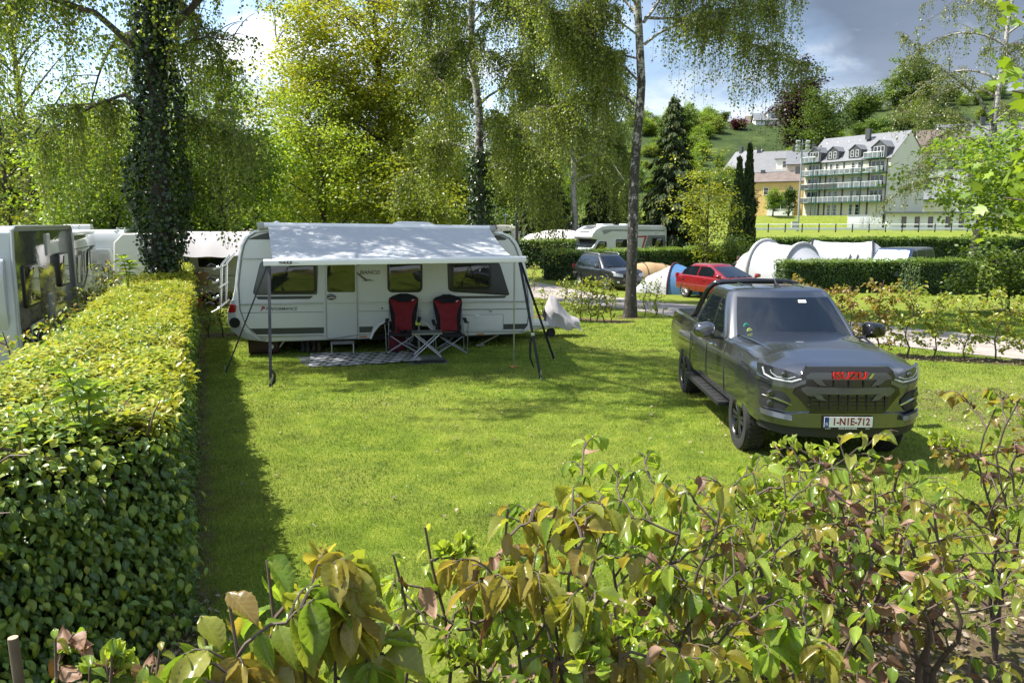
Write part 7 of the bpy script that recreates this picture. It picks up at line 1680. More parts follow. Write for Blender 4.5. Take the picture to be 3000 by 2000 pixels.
def main_birch():
    p = ground(1846, 929); y = p.y; o = p
    q = lambda u, v, dy=0.: at_depth(1500+u/2.306, v/2.306, y+dy)-o
    tr = [Vector((0, 0, 0)), q(820, 1420), q(825, 1200), q(838, 1000), q(850, 880), q(868, 700), q(875, 540), q(866, 380), q(858, 200), q(845, 0)]
    top = tr[-1]
    for i in range(1, 8): tr.append(top+Vector((-.05*i, .06*i, 1.05*i)))
    # resample evenly
    tp = []; n = 22; Ls = [0]
    for a, b in zip(tr, tr[1:]): Ls.append(Ls[-1]+(b-a).length)
    for i in range(n+1):
        s = Ls[-1]*i/n; k = max(j for j in range(len(Ls)-1) if Ls[j] <= s+1e-6); tp.append(tr[k].lerp(tr[k+1], (s-Ls[k])/(Ls[k+1]-Ls[k])))
    limbs = [[q(845, 540), q(760, 450, -.3), q(700, 390, -.6), q(600, 310, -.8), q(520, 230, -1.2), q(430, 170, -1.3), q(230, 40, -1.6)],
             [q(835, 715), q(780, 660, .2), q(700, 628, .4), q(560, 612, .7), q(430, 660, .9), q(300, 715, 1.1), q(180, 772, 1.2)],
             [q(895, 300), q(980, 230, -.3), q(1080, 180, -.5), q(1180, 155, -.6), q(1330, 175, -.7), q(1480, 222, -.9), q(1620, 300, -1.1), q(1800, 370, -1.2), q(1910, 440, -1.3)],
             [q(890, 150), q(960, 60, .3), q(1030, -60, .5), q(1200, -170, .7), q(1450, -250, .9), q(1700, -230, .9), q(1900, -120, .8)],
             [q(900, 120), q(1050, 130, .5), q(1300, 95, .8), q(1450, 70, 1.0), q(1600, 28, 1.1), q(1760, 30, 1.1)],
             [q(840, 395), q(760, 375, .3), q(680, 362, .5), q(560, 330, .7), q(420, 330, .8)],
             [q(850, 240), q(760, 170, -.3), q(640, 95, -.5), q(560, 55, -.6), q(500, 72, -.7), q(380, 120, -.7)],
             [q(850, 100), q(700, -60, .4), q(500, -180, .8), q(280, -200, 1.), q(60, -120, 1.)],
             [q(846, 40), q(750, -100, -.8), q(560, -260, -1.4), q(330, -330, -1.6), q(100, -250, -1.7)],
             [q(850, 0), q(1000, -140, -1.), q(1250, -300, -1.6), q(1500, -330, -1.9), q(1750, -240, -2.)]]
    lim2 = []
    for b in limbs:
        r = []
        for i in range(len(b)-1):
            for k in range(3): r.append(b[i].lerp(b[i+1], k/3))
        r.append(b[-1]); s = r[:]
        for _ in range(2): s = [s[0]]+[(s[i-1]+s[i]*2+s[i+1])/4 for i in range(1, len(s)-1)]+[s[-1]]
        lim2.append(s)
    lim2 += auto_limbs(tp, 9, .62, .97, (2.5, 4.0), .3, .5, 9)
    hang_birch('birch_tree', 'weeping birch with bare mottled trunk standing left of the grey pickup', tuple(o), tp, .165, lim2, ML_BIRCH, 2900, (1.0, 3.0), .054, .030, M_BIRCH, 31, sub=5, subl=(.5, 1.3))
main_birch()
def birch2():
    p = at_depth(1412, 700, 27.5); o = (p.x, p.y, gz(p.x, p.y)); tp = trunk_pts(17, (-.5, 0), .2, 18, 6)
    limbs = [b for b in auto_limbs(tp, 24, .26, .95, (2.4, 4.0), .24, .5, 14) if b[-1].x > -2.6]
    hang_birch('birch_tree', 'weeping birch with white upper bark and ivy on its lower trunk behind the caravan', o, tp, .19, limbs, ML_BIRCH, 2600, (1.0, 3.4), .070, .036, M_BIRCH, 32, ivy=(lambda t: interp(t, [(0, .34), (.2, .30), (.30, .22), (.34, .12)]), .0, .32, 2600, .11))
    p = at_depth(1690, 700, 60); o = (p.x, p.y, gz(p.x, p.y)); tp = trunk_pts(19, (-.8, 0), .25, 16, 8)
    hang_birch('birch_tree', 'birch with slim white trunk left of the dark conifer', o, tp, .28, auto_limbs(tp, 17, .3, .95, (3.0, 5.6), .2, .55, 15), ML_BIRCH, 1700, (1.8, 5.0), .12, .07, M_BIRCHW, 33)
    p = at_depth(2853, 700, 43); o = (p.x, p.y, gz(p.x, p.y)); tp = trunk_pts(17, (1.0, 0), .3, 16, 10)
    L = lambda q: [Vector(v) for v in q]
    limbs = auto_limbs(tp, 20, .24, .95, (2.8, 5.6), .18, .3, 16)+[L([(.4, 0, 7.6), (-.6, 0, 8.6), (-2.0, 0, 9.0), (-3.4, 0, 8.8), (-4.6, 0, 9.2)]), L([(.5, 0, 8.6), (-.6, 0, 10.0), (-2.0, 0, 11.0), (-3.6, 0, 11.9), (-4.6, 0, 13.0)]), L([(.3, 0, 5.5), (-.8, 0, 6.6), (-2.2, 0, 6.6), (-3.6, 0, 5.8)])]
    hang_birch('birch_tree', 'open-crowned birch with forked upper trunk at the right in front of the houses', o, tp, .25, limbs, ML_BIRCHG, 1700, (.6, 2.2), .09, .06, M_BIRCH, 34, sub=5, subl=(.8, 2.0))
birch2()
# ---------------------------------------------------------------- conifers
def conifer(name, label, loc, h, rad, m, seed, n=5200, leafL=.42):
    random.seed(seed); rs = np.random.default_rng(seed); r = thing(name, label, 'conifer', loc); tp = trunk_pts(h*.98, (.1, 0), .08, 12, seed)
    mb = MB(); mb.tube(tp, make_trunk_radii(.24, 12, .08), 9); P, D, Nn, Lf, Lv = [], [], [], [], []
    nb = 110
    for i in range(nb):
        t = .03+.95*(i/nb)**.9; z = h*t; L = rad*(1-t)**.78*random.uniform(.75, 1.15)+.12; a = i*2.399; d = Vector((math.cos(a), math.sin(a), 0)); s = Vector((0, 0, z))
        b = bez(s, s+d*L*.55+Vector((0, 0, L*.16)), s+d*L+Vector((0, 0, -L*.16)), 6); mb.tube(b, taper(.035*(1-t)+.01, .005, 6), 4, cap=False)
        k = int(n/nb*(.35+1.3*(1-t)))
        for _ in range(k):
            q = random.random()**.6; c = along(b, q); sd = Vector((-d.y, d.x, 0))*random.gauss(0, .16*L*(1.15-q)+.06); hang = abs(random.gauss(0, .16))
            P.append(c+sd+Vector((0, 0, -hang))); D.append(d*.55+sd*.9+Vector((random.gauss(0, .25), random.gauss(0, .25), -.65))); Nn.append(d*.6+Vector((random.gauss(0, .4), random.gauss(0, .4), .8))); Lf.append(leafL*random.uniform(.5, 1.2)*(.6+.5*(1-t))); Lv.append(min(1, max(0, random.random()*.55+.5*(q > .85)*random.random()+.25*t)))
    mb.build('trunk', M_BARK, r, True); A = lambda q: np.array([tuple(v) for v in q])
    leaves('needles', A(P), A(D), A(Nn), np.array(Lf), TM_M, m, r, .42, np.array(Lv)); return r
p = at_depth(1965, 690, 57); conifer('conifer_tree', 'broad dark conifer with golden top between the birch and the yellow maple', (p.x, p.y, gz(p.x, p.y)-.1), 12.6, 3.0, ML_DARK, 51, 12000, .42)
p = at_depth(1600, 690, 60); conifer('conifer_tree', 'very dark drooping spruce behind the lamp post', (p.x, p.y, gz(p.x, p.y)-.1), 9.5, 2.9, ML_DARK, 52, 6000, .5)
p = at_depth(1770, 690, 62); conifer('conifer_tree', 'dark spruce right of the slim white birch', (p.x, p.y, gz(p.x, p.y)-.1), 8.2, 2.6, ML_DARK, 53, 6000, .5)
def cypress(label, loc, h, rad, seed):
    random.seed(seed); r = thing('cypress_tree', label, 'cypress', loc); prof = lambda t: rad*(math.sin(math.pi*min(1, .12+.88*t)**.55)**.8)*(1.06-.25*t) if t < .995 else .01
    MB().lathe([(max(.01, prof(i/12)*.72), h*i/12) for i in range(13)], 12, 'z').build('trunk', M_CORE, r, True); P, D, Nn, Lf = [], [], [], []  # added dark core filling the crown, its shaded depth put into the colour
    for _ in range(3600):
        t = random.random()**.9; a = random.random()*6.28; d = Vector((math.cos(a), math.sin(a), 0)); P.append(d*prof(t)*random.uniform(.78, 1.08)*(1+.15*wob(d.x*2, d.y*2, t*8, 1, seed))+Vector((0, 0, h*t))); D.append(Vector((0, 0, 1))+d*.28+Vector((random.gauss(0, .2), random.gauss(0, .2), 0))); Nn.append(d+Vector((random.gauss(0, .5), random.gauss(0, .5), 0))); Lf.append(.34*random.uniform(.6, 1.2))
    A = lambda q: np.array([tuple(v) for v in q]); leaves('crown', A(P), A(D), A(Nn), np.array(Lf), TM_S, ML_CYP, r, .35)
p = at_depth(2186, 690, 52); cypress('taller columnar cypress, right one of the pair before the yellow house', (p.x, p.y, gz(p.x, p.y)-.1), 8.2, .55, 55)
p = at_depth(2158, 690, 51.5); cypress('shorter columnar cypress, left one of the pair before the yellow house', (p.x, p.y, gz(p.x, p.y)-.1), 7.3, .55, 56)
crown_tree('maple_tree', 'slender young maple with sparse yellow leaves in front of the cypresses', at_ground(2072, 45.5), 6.9, .10, (0, 0, 3.9), (2.0, 1.5, 3.2), 140, 26, .15, ML_MAPLEY, seed=110, cl_sig=.26, nlimb=14, limb0=.15, lvb=-.1, lumps=.6)
crown_tree('bush', 'broad green bush between the bright hedge and the white tent', at_ground(2135, 47), 2.3, .06, (0, 0, 1.15), (1.9, 1.2, 1.15), 90, 40, .15, ML_MID, seed=111, cl_sig=.28, nlimb=6, limb0=.1, cat='bush')
# right edge: dark field maple and near bright maple
crown_tree('maple_tree', 'dense green maple overhanging the hedge at the right edge', (15.0, 20.5, gz(15, 20.5)), 6.0, .17, (-.35, -.3, 3.9), (3.1, 2.4, 1.75), 240, 58, .125, ML_LIME, seed=112, cl_sig=.30, nlimb=12, limb0=.25, lvb=-.12, lumps=.45, tm=TM_M, extra=lambda p: p.z > 2.3)
crown_tree('bush', 'leafy laurel bush beyond the beech row at the right edge', (15.4, 23.5, gz(15.4, 23.5)), 2.1, .07, (0, 0, 1.0), (1.6, 1.2, 1.0), 90, 42, .12, ML_MID, seed=113, cl_sig=.25, nlimb=6, limb0=.1, cat='bush', tm=TM_M)
def near_maple():
    random.seed(77); base = Vector((6.6, 7.4, gz(6.6, 7.4))); r = thing('maple_tree', 'bright lime-green maple branches reaching in at the top right corner', 'tree', tuple(base)); tp = trunk_pts(7.5, (-.2, 0), .1, 10, 9); mb = MB(); mb.tube(tp, make_trunk_radii(.14, 10), 10)
    T, Fc = TM_M; pts = []
    P, D, Nn, Lf = [], [], [], []
    ends = [(-1.85, -.3, 4.3), (-1.75, -.1, 3.7), (-1.7, -.4, 4.9), (-1.6, .2, 5.4), (-1.55, .1, 3.2), (-1.35, .5, 2.75), (-.9, .8, 4.2), (-1.1, -.7, 5.6), (-.5, -1.0, 4.6), (.6, .8, 5), (1.2, 0, 4.4), (.3, 1.2, 5.8), (-1.25, .3, 4.6)]
    for e in ends:
        e = Vector((e[0]-.22, e[1], e[2])); s = along(tp, max(.2, (e.z-1.0)/7.5)); b = bez(s, s.lerp(e, .6)+Vector((0, 0, .35)), e, 7); mb.tube(b, taper(.032, .008, 7), 6)
        for _ in range(52):
            c = along(b, random.uniform(.5, 1.))+Vector((random.gauss(0, .22), random.gauss(0, .22), random.gauss(0, .20))); a = random.random()*6.28
            P.append(c); D.append((math.cos(a)*.8, math.sin(a)*.8, -.55)); Nn.append((random.gauss(0, .45), random.gauss(0, .45)-.25, 1)); Lf.append(.135*random.uniform(.7, 1.25))
    mb.build('trunk', M_TWIG, r, True)
    # palmate five-lobed leaf
    V = [(0, 0, 0), (0, .45, -.02)]; lob = [(-.52, .18), (-.30, .30), (-.58, .62), (-.22, .62), (0, 1.0), (.22, .62), (.58, .62), (.30, .30), (.52, .18)]
    V += [(x, y, .10*abs(x)-.05*y) for x, y in lob]; Fl = [(1, i+3, i+2) for i in range(8)]+[(0, 1, 2), (0, 10, 1)]
    A = lambda q: np.array([tuple(v) for v in q]); leaves('crown', A(P), A(D), A(Nn), np.array(Lf), (np.array(V), np.array(Fl)), leaf_mat('maple_leaf_lime', [(.13, .22, .025), (.19, .29, .03), (.26, .36, .045)], .45, .4, 1.3, .1, 2), r, 1.05)
near_maple()
# ================================================================= young beech rows
def row_beech(name, label, loc, h, wd, n, seed, group, pal=(0, 1.), dead=0.):
    random.seed(seed); r = thing(name, label, 'beech sapling', loc, random.random()*6.28, group); mb = MB(); P, D, Nn, Lf = [], [], [], []
    st = [Vector((.05*math.sin(i*1.3+seed)*(i > 0), .05*math.cos(i*1.7+seed)*(i > 0), h*.95*i/7)) for i in range(8)]; mb.tube(st, taper(.018, .006, 7), 6)
    nb = 13
    for i in range(nb):
        t = .16+.80*i/nb; s = along(st, t); a = i*2.4+random.random(); L = wd*random.uniform(.6, 1.1)*(1.1-.45*t); e = s+Vector((math.cos(a)*L, math.sin(a)*L, L*random.uniform(.25, .7))); b = bez(s, s.lerp(e, .5)+Vector((0, 0, -.03)), e, 4); mb.tube(b, taper(.008, .003, 4), 4, cap=False)
        for _ in range(n//nb):
            q = random.uniform(.25, 1.05); c = along(b, min(1, q))+Vector((random.gauss(0, .05), random.gauss(0, .05), random.gauss(0, .05))); w = random.random()*6.28
            P.append(c); D.append((math.cos(w)*.8+math.cos(a)*.3, math.sin(w)*.8+math.sin(a)*.3, -.45)); Nn.append((random.gauss(0, .5), random.gauss(0, .5), 1)); Lf.append(.078*random.uniform(.65, 1.25))
    mb.build('stem', M_TWIGD, r, True); A = lambda q: np.array([tuple(v) for v in q]); leaves('foliage', A(P), A(D), A(Nn), np.array(Lf), TM_M, ML_BEECHF, r, .66, np.array([random.uniform(*pal) for _ in P])); return r
def rows():
    def place(protos, spots, labelf):
        used = [False]*len(protos)
        for i, (x, y, s, k) in enumerate(spots):
            o = protos[k] if not used[k] else dup(protos[k]); used[k] = True; o.location = (x, y, gz(x, y)); o.rotation_euler.z = i*1.7; o.scale = (s, s, s*random.uniform(.95, 1.08)); o['label'] = labelf(i)
    g = 'young beeches in the row right of the pickup'
    pr = [row_beech('beech_sapling', 'x', (0, 0, 0), 1.5, .46, 560, 201+k, g, pal) for k, pal in enumerate(((.0, .55), (.35, 1.), (.25, .9), (.3, 1.)))]
    sp = []; n = 15
    for i in range(n):
        t = i/(n-1); x = lerp(6.0, 13.2, t); y = lerp(16.05, 13.55, t)+random.uniform(-.08, .08); sp.append((x, y, random.uniform(.88, 1.08), 0 if i < 4 else (1, 2, 3)[i % 3]))
    place(pr, sp, lambda i: 'bronze-tinged young beech in the row right of the pickup' if i < 4 else 'yellow-green young beech in the row right of the pickup')
    for o in list(bpy.data.objects):
        if o.get('label', '').startswith('bronze-tinged young beech in the row'): o['group'] = 'bronze beeches at the pickup end of the row'
    g = 'young beeches in the row between caravan and birch'
    pr = [row_beech('beech_sapling', 'x', (0, 0, 0), 1.25, .28, 170, 221+k, g, (.3, 1.)) for k in range(3)]
    us = [1592, 1655, 1683, 1703, 1729, 1748, 1771, 1792]; vs = [944, 938, 942, 942, 942, 942, 942, 941]; sp = []
    for i, (u, v) in enumerate(zip(us, vs)): p = ground(u, v); sp.append((p.x, p.y, (.85, 1.0, .9, 1., 1.1, 1.05, 1.05, .85)[i], i % 3))
    place(pr, sp, lambda i: 'slim young beech in the row between caravan drawbar and birch')
    for u, v, lab, s, k in ((1888, 926, 'slim young beech right beside the birch trunk', .95, 0), (1922, 926, 'slim young beech next to the marker post', 1.0, 1), (1563, 853, 'young beech just right of the awning end by the road', 1.1, 2)):
        p = ground(u, v); o = dup(pr[k]); o.location = tuple(p); o.scale = (s,)*3; o['label'] = lab; o['group'] = 'lone young beeches by the road'
    g = 'young beeches left behind the caravan'
    pr = [row_beech('beech_sapling', 'x', (0, 0, 0), 1.35, .30, 130, 231+k, g, (.0, .8)) for k in range(2)]; sp = []
    for i, u in enumerate((572, 612, 653, 690, 725)): p = ground(u, 992-i*2); sp.append((p.x, p.y, (1., 1.1, 1.05, .9, .95)[i], i % 2))
    place(pr, sp, lambda i: 'sparse young beech between the hedge and the rear of the caravan')
    g = 'young beeches behind the left hedge'
    pr = [row_beech('beech_sapling', 'x', (0, 0, 0), 1.5, .45, 200, 241+k, g, (.2, .9)) for k in range(2)]; sp = []
    for i, (Y, d) in enumerate(((9.0, -1.75), (10.5, -1.7), (12.2, -1.75), (14.0, -1.7), (15.4, -1.8), (16.8, -1.75), (18.2, -1.8), (19.6, -2.0), (21.5, -2.0))): c = hedge_pt(Y)+HN*d; sp.append((c.x, c.y, (1.0, .95, .98, 1.05, 1.02, 1.1, 1.1, 1.15, 1.2)[i], i % 2))
    place(pr, sp, lambda i: 'loose leafy young beech between the long hedge and the caravans')
rows()
# ---------------------------------------------------------------- the beeches the picture is taken over
def fg_beech(label, base, tops, seed, leafL=(.06, .10), pal=(0., 1.), nleaf=7, nbr=9, buds=0., spread=.42, dead=0., droop=.6, tm3=(TM_B, TM_B2, TM_B3), thick=.009):
    random.seed(seed); base = Vector(base); r = thing('beech_sapling', label, 'beech sapling', tuple(base), 0, 'beeches the photo is taken over')
    mb = MB(); A0 = [[], [], []]; DD = []; BD = []
    for top in tops:
        top = Vector(top)-base; st = [Vector((0, 0, 0)).lerp(top, i/9)+Vector((.035*math.sin(i*1.1+seed), .035*math.cos(i*1.4+seed), 0))*(i/9) for i in range(10)]; mb.tube(st, taper(thick, .0028, 9), 7)
        H = top.length
        for i in range(nbr):
            t = .26+.72*(i+.4*random.random())/nbr; s = along(st, t); a = i*2.4+random.random()*.8+seed; L = spread*random.uniform(.5, 1.05)*(1.15-.45*t)
            e = s+Vector((math.cos(a)*L, math.sin(a)*L, L*random.uniform(.15, .75))); b = bez(s, s.lerp(e, .5)+Vector((0, 0, .12*L)), e, 7)
            k = len(b)
            for j in range(1, k): b[j] = b[j]+Vector((random.gauss(0, .006), random.gauss(0, .006), random.gauss(0, .006)))
            mb.tube(b, taper(.0045, .0017, 7), 5, cap=False); brs = [(b, 1.)]
            for _ in range(2):
                s2 = along(b, random.uniform(.3, .8)); a2 = a+random.choice((-1, 1))*random.uniform(.5, 1.1); L2 = L*random.uniform(.3, .55); e2 = s2+Vector((math.cos(a2)*L2, math.sin(a2)*L2, L2*random.uniform(-.1, .6))); b2 = bez(s2, s2.lerp(e2, .5)+Vector((0, 0, .05)), e2, 4); mb.tube(b2, taper(.003, .0014, 4), 5, cap=False); brs.append((b2, .6))
            isb = random.random() < buds
            hue = random.random()
            for bb, f in brs:
                n = max(2, int(nleaf*f*random.uniform(.7, 1.2)))
                for j in range(n):
                    q = .25+.75*(j+.5)/n; c = along(bb, q); dv = (along(bb, min(1, q+.1))-along(bb, max(0, q-.1))).normalized(); sd = Vector((-dv.y, dv.x, 0)).normalized()*(1 if j % 2 else -1)
                    if isb:
                        BD.append((c, (dv*.6+sd*.5+Vector((0, 0, .8))).normalized())); continue
                    if random.random() < dead: DD.append((c, (sd+Vector((random.gauss(0, .5), random.gauss(0, .5), -.5)))));  continue
                    d = dv*.55+sd*.75+Vector((0, 0, -droop*random.uniform(.4, 1.5)))+Vector((random.gauss(0, .18), random.gauss(0, .18), 0)); no = Vector((random.gauss(0, .35), random.gauss(0, .35), 1))+sd*.2+d*.2
                    A0[random.randrange(3) if droop > .5 else random.choice((0, 0, 1))].append((c, d, no, random.uniform(*leafL)*(1.0 if q > .4 else .75), lerp(pal[0], pal[1], min(1, max(0, .55*hue+.45*random.random())))))
                    pc = c; mb.tube([c, c+d.normalized()*.006], [.0013, .0010], 4, cap=False)
    for top in tops:
        top = Vector(top)-base+Vector((.035*math.sin(9.9+seed), .035*math.cos(12.6+seed), 0))
        for j in range(6 if not buds > .5 else 3):
            a = j*1.1+seed; sd = Vector((math.cos(a), math.sin(a), 0)); A0[random.choice((0, 1))].append((top-Vector((0, 0, .03*j)), sd*.8+Vector((0, 0, -droop*random.uniform(.2, 1.1))), Vector((0, 0, 1))+sd*.3, random.uniform(*leafL)*random.uniform(.6, 1.), lerp(pal[0], pal[1], random.random())))
    mb.build('stem', M_TWIGD, r, True)
    Vs, Fs, lv, uv = [], [], [], []; off = 0
    for tm, q in zip(tm3, A0):
        if not q: continue
        a = [np.array([tuple(x[i]) for x in q]) for i in range(3)]; V, Fa = leaf_geo(a[0], a[1], a[2], np.array([x[3] for x in q]), tm, np.array([random.uniform(.45, .60) for _ in q])); Vs.append(V); Fs.append(Fa+off); off += len(V); k = len(tm[0]); lv.append(np.repeat([x[4] for x in q], k)); uv.append(np.tile(np.column_stack([tm[0][:, 0], tm[0][:, 1], tm[0][:, 0]*0]), (len(q), 1)))
    if Vs: np_mesh('foliage', np.concatenate(Vs), np.concatenate(Fs), ML_BEECH, r, True, np.concatenate(lv), np.concatenate(uv))
    if DD:
        P = np.array([tuple(c) for c, d in DD]); D = np.array([tuple(d) for c, d in DD]); leaves('withered_leaves', P, D, rand_unit(len(P))+np.array([0, 0, .4]), rng.uniform(.045, .075, len(P)), TM_B2, ML_DEAD, r, .6, None, True, True)
    if BD:
        bm = MB(); P, D, Nn, Lf = [], [], [], []
        for c, d in BD:
            bm.tube([c, c+d*.010, c+d*.024, c+d*.036], [.0018, .0042, .0036, .0012], 6, cap=False)
            for _ in range(5):
                v = Vector((random.gauss(0, .4), random.gauss(0, .4), random.gauss(0, .4))); P.append(c+d*.020); D.append(d+v); Nn.append(Vector((random.gauss(0, 1), random.gauss(0, 1), random.gauss(0, 1)))); Lf.append(random.uniform(.022, .046))
        bm.build('bud_scales', mat('bud_brown', (.15, .08, .045), .6, var=.3, scale=40), r, True)['kind'] = 'stuff'; A = lambda q: np.array([tuple(v) for v in q]); leaves('young_leaves', A(P), A(D), A(Nn), np.array(Lf), TM_B3, ML_BEECH, r, .55, np.array([random.uniform(.72, 1.) for _ in P]), True, True)
    return r
def front():
    T = at_depth
    def bs(u, y): p = T(u, 1500, y); return (p.x, p.y, gz(p.x, p.y))
    fg_beech('bronze-leaved beech with very large drooping leaves, nearest at lower left', bs(720, 1.30), [T(760, 1660, 1.28), T(640, 1760, 1.2), T(860, 1800, 1.3), T(960, 1850, 1.3), T(560, 1830, 1.2)], 301, (.075, .115), (.08, .72), 9, 9, 0, .21, 0, .95, thick=.008)
    fg_beech('bare-twigged beech with opening buds left of the middle', bs(1110, 1.7), [T(1000, 1680, 1.75), T(1180, 1640, 1.65)], 302, (.03, .05), (.5, 1.), 5, 5, .85, .28, .02, .6)
    fg_beech('beech with pruned upright twigs and small fresh leaves at the bottom centre', bs(1300, 1.75), [T(1285, 1545, 1.75), T(1395, 1640, 1.75), T(1420, 1740, 1.6)], 303, (.03, .06), (.45, 1.), 7, 8, .4, .25, .05, .6)
    fg_beech('beech with glossy bronze leaves hanging in front of the lawn, right of centre', bs(1620, 1.75), [T(1500, 1475, 1.7), T(1640, 1470, 1.65), T(1720, 1560, 1.6)], 304, (.06, .092), (.06, .62), 8, 8, 0, .30, .03, .95)
    fg_beech('bright green leafy beech behind the bronze one', bs(1790, 2.25), [T(1690, 1385, 2.3), T(1830, 1370, 2.25), T(1930, 1370, 2.3), T(1760, 1500, 2.1)], 305, (.05, .076), (.55, 1.), 7, 8, 0, .34, .01, .7)
    fg_beech('olive and bronze beech at the bottom right of centre', bs(2020, 1.95), [T(1960, 1440, 2.0), T(2080, 1420, 1.95), T(2030, 1640, 1.8), T(2150, 1700, 1.8)], 306, (.05, .08), (.06, .95), 6, 8, 0, .32, .05, .85)
    fg_beech('pale yellow-green beech in front of the pickup wheel', bs(2180, 2.55), [T(2080, 1395, 2.6), T(2200, 1385, 2.55), T(2290, 1400, 2.5), T(2250, 1560, 2.4)], 307, (.045, .07), (.2, 1.), 6, 9, .05, .36, .05, .7)
    fg_beech('beech with upright bud twigs before the number plate', bs(2450, 2.85), [T(2340, 1310, 2.9), T(2480, 1285, 2.85), T(2570, 1330, 2.8)], 308, (.045, .072), (.2, 1.), 5, 8, .12, .38, .14, .65)
    fg_beech('beech full of withered pinkish leaves at the lower right', bs(2560, 2.45), [T(2500, 1480, 2.5), T(2600, 1440, 2.5), T(2660, 1560, 2.4), T(2520, 1620, 2.3)], 309, (.045, .07), (.35, .9), 6, 7, .04, .36, .38, .6)
    fg_beech('yellow-green beech with thick crooked stem near the right corner', bs(2760, 2.5), [T(2640, 1370, 2.8), T(2780, 1420, 2.6), T(2700, 1640, 2.3), T(2850, 1640, 2.3)], 310, (.045, .07), (.15, 1.), 6, 7, .03, .38, .16, .65, thick=.016)
    fg_beech('bronze-tipped beech rising highest at the right edge', bs(2960, 2.9), [T(2890, 1190, 3.0), T(2960, 1160, 2.9), T(3020, 1200, 2.9), T(2930, 1400, 2.8)], 311, (.045, .072), (.05, .9), 6, 8, .03, .36, .08, .65)
    fg_beech('beech with amber leaves in the bottom right corner', bs(2330, 1.75), [T(2260, 1790, 1.8), T(2380, 1760, 1.75), T(2460, 1820, 1.7)], 312, (.055, .085), (.15, .9), 7, 6, 0, .26, .08, .85)
    fg_beech('low beech with curled brown remnants at the bottom left corner', bs(150, 1.55), [T(120, 1850, 1.55), T(290, 1880, 1.5), T(430, 1890, 1.45), T(220, 1930, 1.4)], 313, (.03, .05), (.3, .9), 6, 10, .25, .12, .55, .6, thick=.006)
    fg_beech('leafy beech filling the gap at the bottom between bronze clusters', bs(1560, 1.55), [T(1480, 1760, 1.6), T(1600, 1790, 1.55), T(1700, 1760, 1.55), T(1820, 1800, 1.6)], 314, (.045, .075), (.3, .95), 6, 6, .2, .25, .06, .8)
    # pruned stub in the lower left corner
    b = bs(40, 1.35); r = thing('pruned_stem', 'cut brown beech stem standing in the lower left corner', 'stem', b); t = T(38, 1868, 1.35)-Vector(b); MB().tube([(0, 0, 0), t*.5+Vector((.006, 0, 0)), t], [.011, .010, .0095], 10).build('bark', M_TWIG, r, True); MB().tube([t-Vector((0, 0, .001)), t+Vector((0, 0, .0015))], .009, 10).build('cut_face', mat('cut_wood', (.36, .26, .18), .8), r)
    # elder shoot growing out of the hedge top
    for (u, v, y, h, lab, sd) in ((242, 1290, 4.75, .42, 'tall elder shoot sprouting from the top of the long hedge', 1), (110, 1300, 4.6, .20, 'small elder shoot at the left edge of the hedge top', 2), (60, 1350, 4.45, .16, 'low green shoot among the bare hedge twigs', 3), (372, 815, 15.2, .38, 'bright green shoot on the hedge near the ivy-clad tree', 4)):
        p = T(u, v, y); random.seed(sd+50); r = thing('elder_shoot', lab, 'shoot', tuple(p)); mb = MB(); P, D, Nn, Lf = [], [], [], []
        for s in range(2 if h > .3 else 1):
            tip = Vector((-.05+.10*s, .03*s, h*(1-.25*s))); st = bez(Vector((0, 0, -.25)), tip*.5+Vector((.03, 0, 0)), tip, 6); mb.tube(st, taper(.010, .005, 6), 7)
            for q in (.45, .7, .88, 1.):
                c = along(st, q)
                for k in range(5 if q > .8 else 4):
                    a = k*2*math.pi/5+q*9; d = Vector((math.cos(a), math.sin(a), .15+.5*(q > .95))); P.append(c); D.append(d); Nn.append(Vector((0, 0, 1))+Vector((random.gauss(0, .25), random.gauss(0, .25), 0))); Lf.append(random.uniform(.11, .17)*(.6 if h < .3 else 1)*(1.3 if y > 10 else 1))
        mb.build('stem', mat('green_stem', (.06, .10, .02), .6), r, True); A = lambda q: np.array([tuple(v) for v in q]); leaves('foliage', A(P), A(D), A(Nn), np.array(Lf), TM_B, ML_BEECH, r, .42, np.array([random.uniform(.62, .85) for _ in P]), True, True)
front()
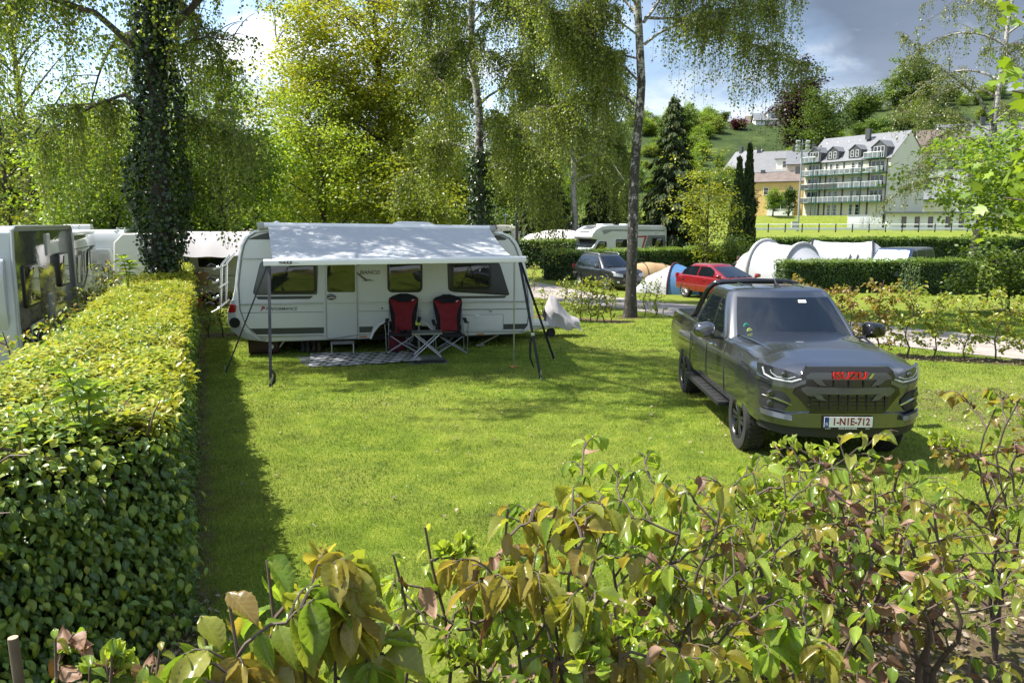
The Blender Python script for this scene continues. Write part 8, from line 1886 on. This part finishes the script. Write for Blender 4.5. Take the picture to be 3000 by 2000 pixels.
# ---------------------------------------------------------------- grass blades, daisies, leaf litter
def grass():
    m = leaf_mat('grass_blade', [(.05, .12, .012), (.115, .215, .022), (.195, .30, .034), (.29, .365, .06), (.42, .40, .11)], .34, .5, 1.3, .42, 1.3)
    VS, LV = [], []
    def zone(y0, y1, dens, wd, ht):
        xa, xb = -.46*y1-.3, .80*y1+.6; n = int((xb-xa)*(y1-y0)*dens); x = rng.uniform(xa, xb, n); y = rng.uniform(y0, y1, n)
        k = (np.abs(x/np.maximum(y, .5)) < .74) & (x > -.37-.402*y-.15)
        x, y = x[k], y[k]
        cell = {}
        L = np.empty(len(x)); Z = np.empty(len(x)); 
        for i in range(len(x)):
            c = (int(x[i]*5), int(y[i]*5))
            v = cell.get(c)
            if v is None: v = cell[c] = (litter(c[0]/5+.1, c[1]/5+.1), road_d(c[0]/5+.1, c[1]/5+.1) if y[i] > 12 else 9, gz(c[0]/5, c[1]/5), gz(c[0]/5+.2, c[1]/5), gz(c[0]/5, c[1]/5+.2))
            fx_, fy_ = x[i]*5-c[0], y[i]*5-c[1]
            L[i] = v[0] if v[1] > 1.7 else 2.; Z[i] = v[2]+(v[3]-v[2])*fx_+(v[4]-v[2])*fy_
        k = rng.random(len(x)) > L*.86; x, y, Z, L = x[k], y[k], Z[k], L[k]; n = len(x)
        a = rng.uniform(0, 6.283, n); b = rng.uniform(0, 6.283, n); w = wd*rng.uniform(.6, 1.3, n); h = ht*rng.uniform(.45, 1.35, n)*(1-.35*L); ln = h*rng.uniform(.1, 1.0, n)
        dx, dy = np.cos(a)*w, np.sin(a)*w; tx, ty = np.cos(b)*ln, np.sin(b)*ln
        V = np.stack([np.stack([x-dx, y-dy, Z-.004], 1), np.stack([x+dx, y+dy, Z-.004], 1), np.stack([x+tx, y+ty, Z+h], 1)], 1); VS.append(V.reshape(-1, 3))
        patch = np.sin(x*1.3+np.sin(y*.9)*1.7)*np.sin(y*1.1+np.sin(x*.7)*1.3)*.13+np.sin(x*3.7+np.sin(y*2.9+1)*2)*np.sin(y*3.3+np.sin(x*2.3)*2.2)*.10+.22*np.maximum(0, np.sin(x*.8+1.2)*np.sin(y*.75+.6))+.25*np.exp(-((np.abs(x-3.66)-.75)/.16)**2)*(y > 7)
        v = np.clip(rng.normal(.42, .2, n)+.30*L+patch, 0, 1); LV.append(np.repeat(v, 3))
    zone(3.2, 7.0, 4600, .003, .028); zone(7.0, 11, 2400, .004, .030); zone(11, 16, 1100, .006, .033); zone(16, 23.5, 420, .009, .04)
    V = np.concatenate(VS); F_ = np.arange(len(V)).reshape(-1, 3); o = np_mesh('grass', V, F_, m, None, False, np.concatenate(LV)); o['kind'] = 'stuff'; o['label'] = 'short mown lawn grass in front of the caravan'; o['category'] = 'grass'
    # daisies
    n = 170; x = rng.uniform(-4.5, 5, n); y = rng.uniform(4.8, 14.5, n); k = [hedge_side(a, b) > .8 and (math.sin(a*1.1+2)*math.sin(b*.9+1) > -.1) and not (2.4 < a < 4.9 and 7.7 < b < 14) for a, b in zip(x, y)]; x, y = x[k], y[k]; P = np.array([(a, b, gz(a, b)+.035) for a, b in zip(x, y)])
    D = rand_unit(len(P)); D[:, 2] *= .2; o = leaves('daisies', P, D, np.array([0, 0, 1.])+.25*rand_unit(len(P)), rng.uniform(.009, .015, len(P)), TM_M, mat('daisy_white', (.72, .72, .68), .7), None, .95); o['kind'] = 'stuff'; o['label'] = 'tiny white daisies scattered over the lawn'; o['category'] = 'daisies'
    # dry leaf litter on the bank and under the beeches
    P = []
    while len(P) < 9000:
        if random.random() < .55: a, b = random.uniform(-2.4, 5.5), random.uniform(1.0, 5.2)
        else: a, b = random.uniform(4.5, 14), random.uniform(5, 16.6)
        if random.random() < litter(a, b)**1.5: P.append((a, b, gz(a, b)+.012+random.random()*.02))
    while len(P) < 9420:
        a, b = random.uniform(-5, 6), random.uniform(5, 18)
        if hedge_side(a, b) > .15: P.append((a, b, gz(a, b)+.03))
    P = np.array(P); D = rand_unit(len(P)); D[:, 2] *= .3; o = leaves('leaf_litter', P, D, np.array([0, 0, 1.])+.6*rand_unit(len(P)), rng.uniform(.025, .06, len(P)), TM_M, leaf_mat('litter_leaf', [(.08, .05, .03), (.18, .125, .075), (.30, .23, .15), (.36, .31, .24)], .12, .7, 1., .3, 3), None, .6); o['kind'] = 'stuff'; o['label'] = 'dry brown leaf litter on the bank and under the beeches'; o['category'] = 'leaf litter'
grass()
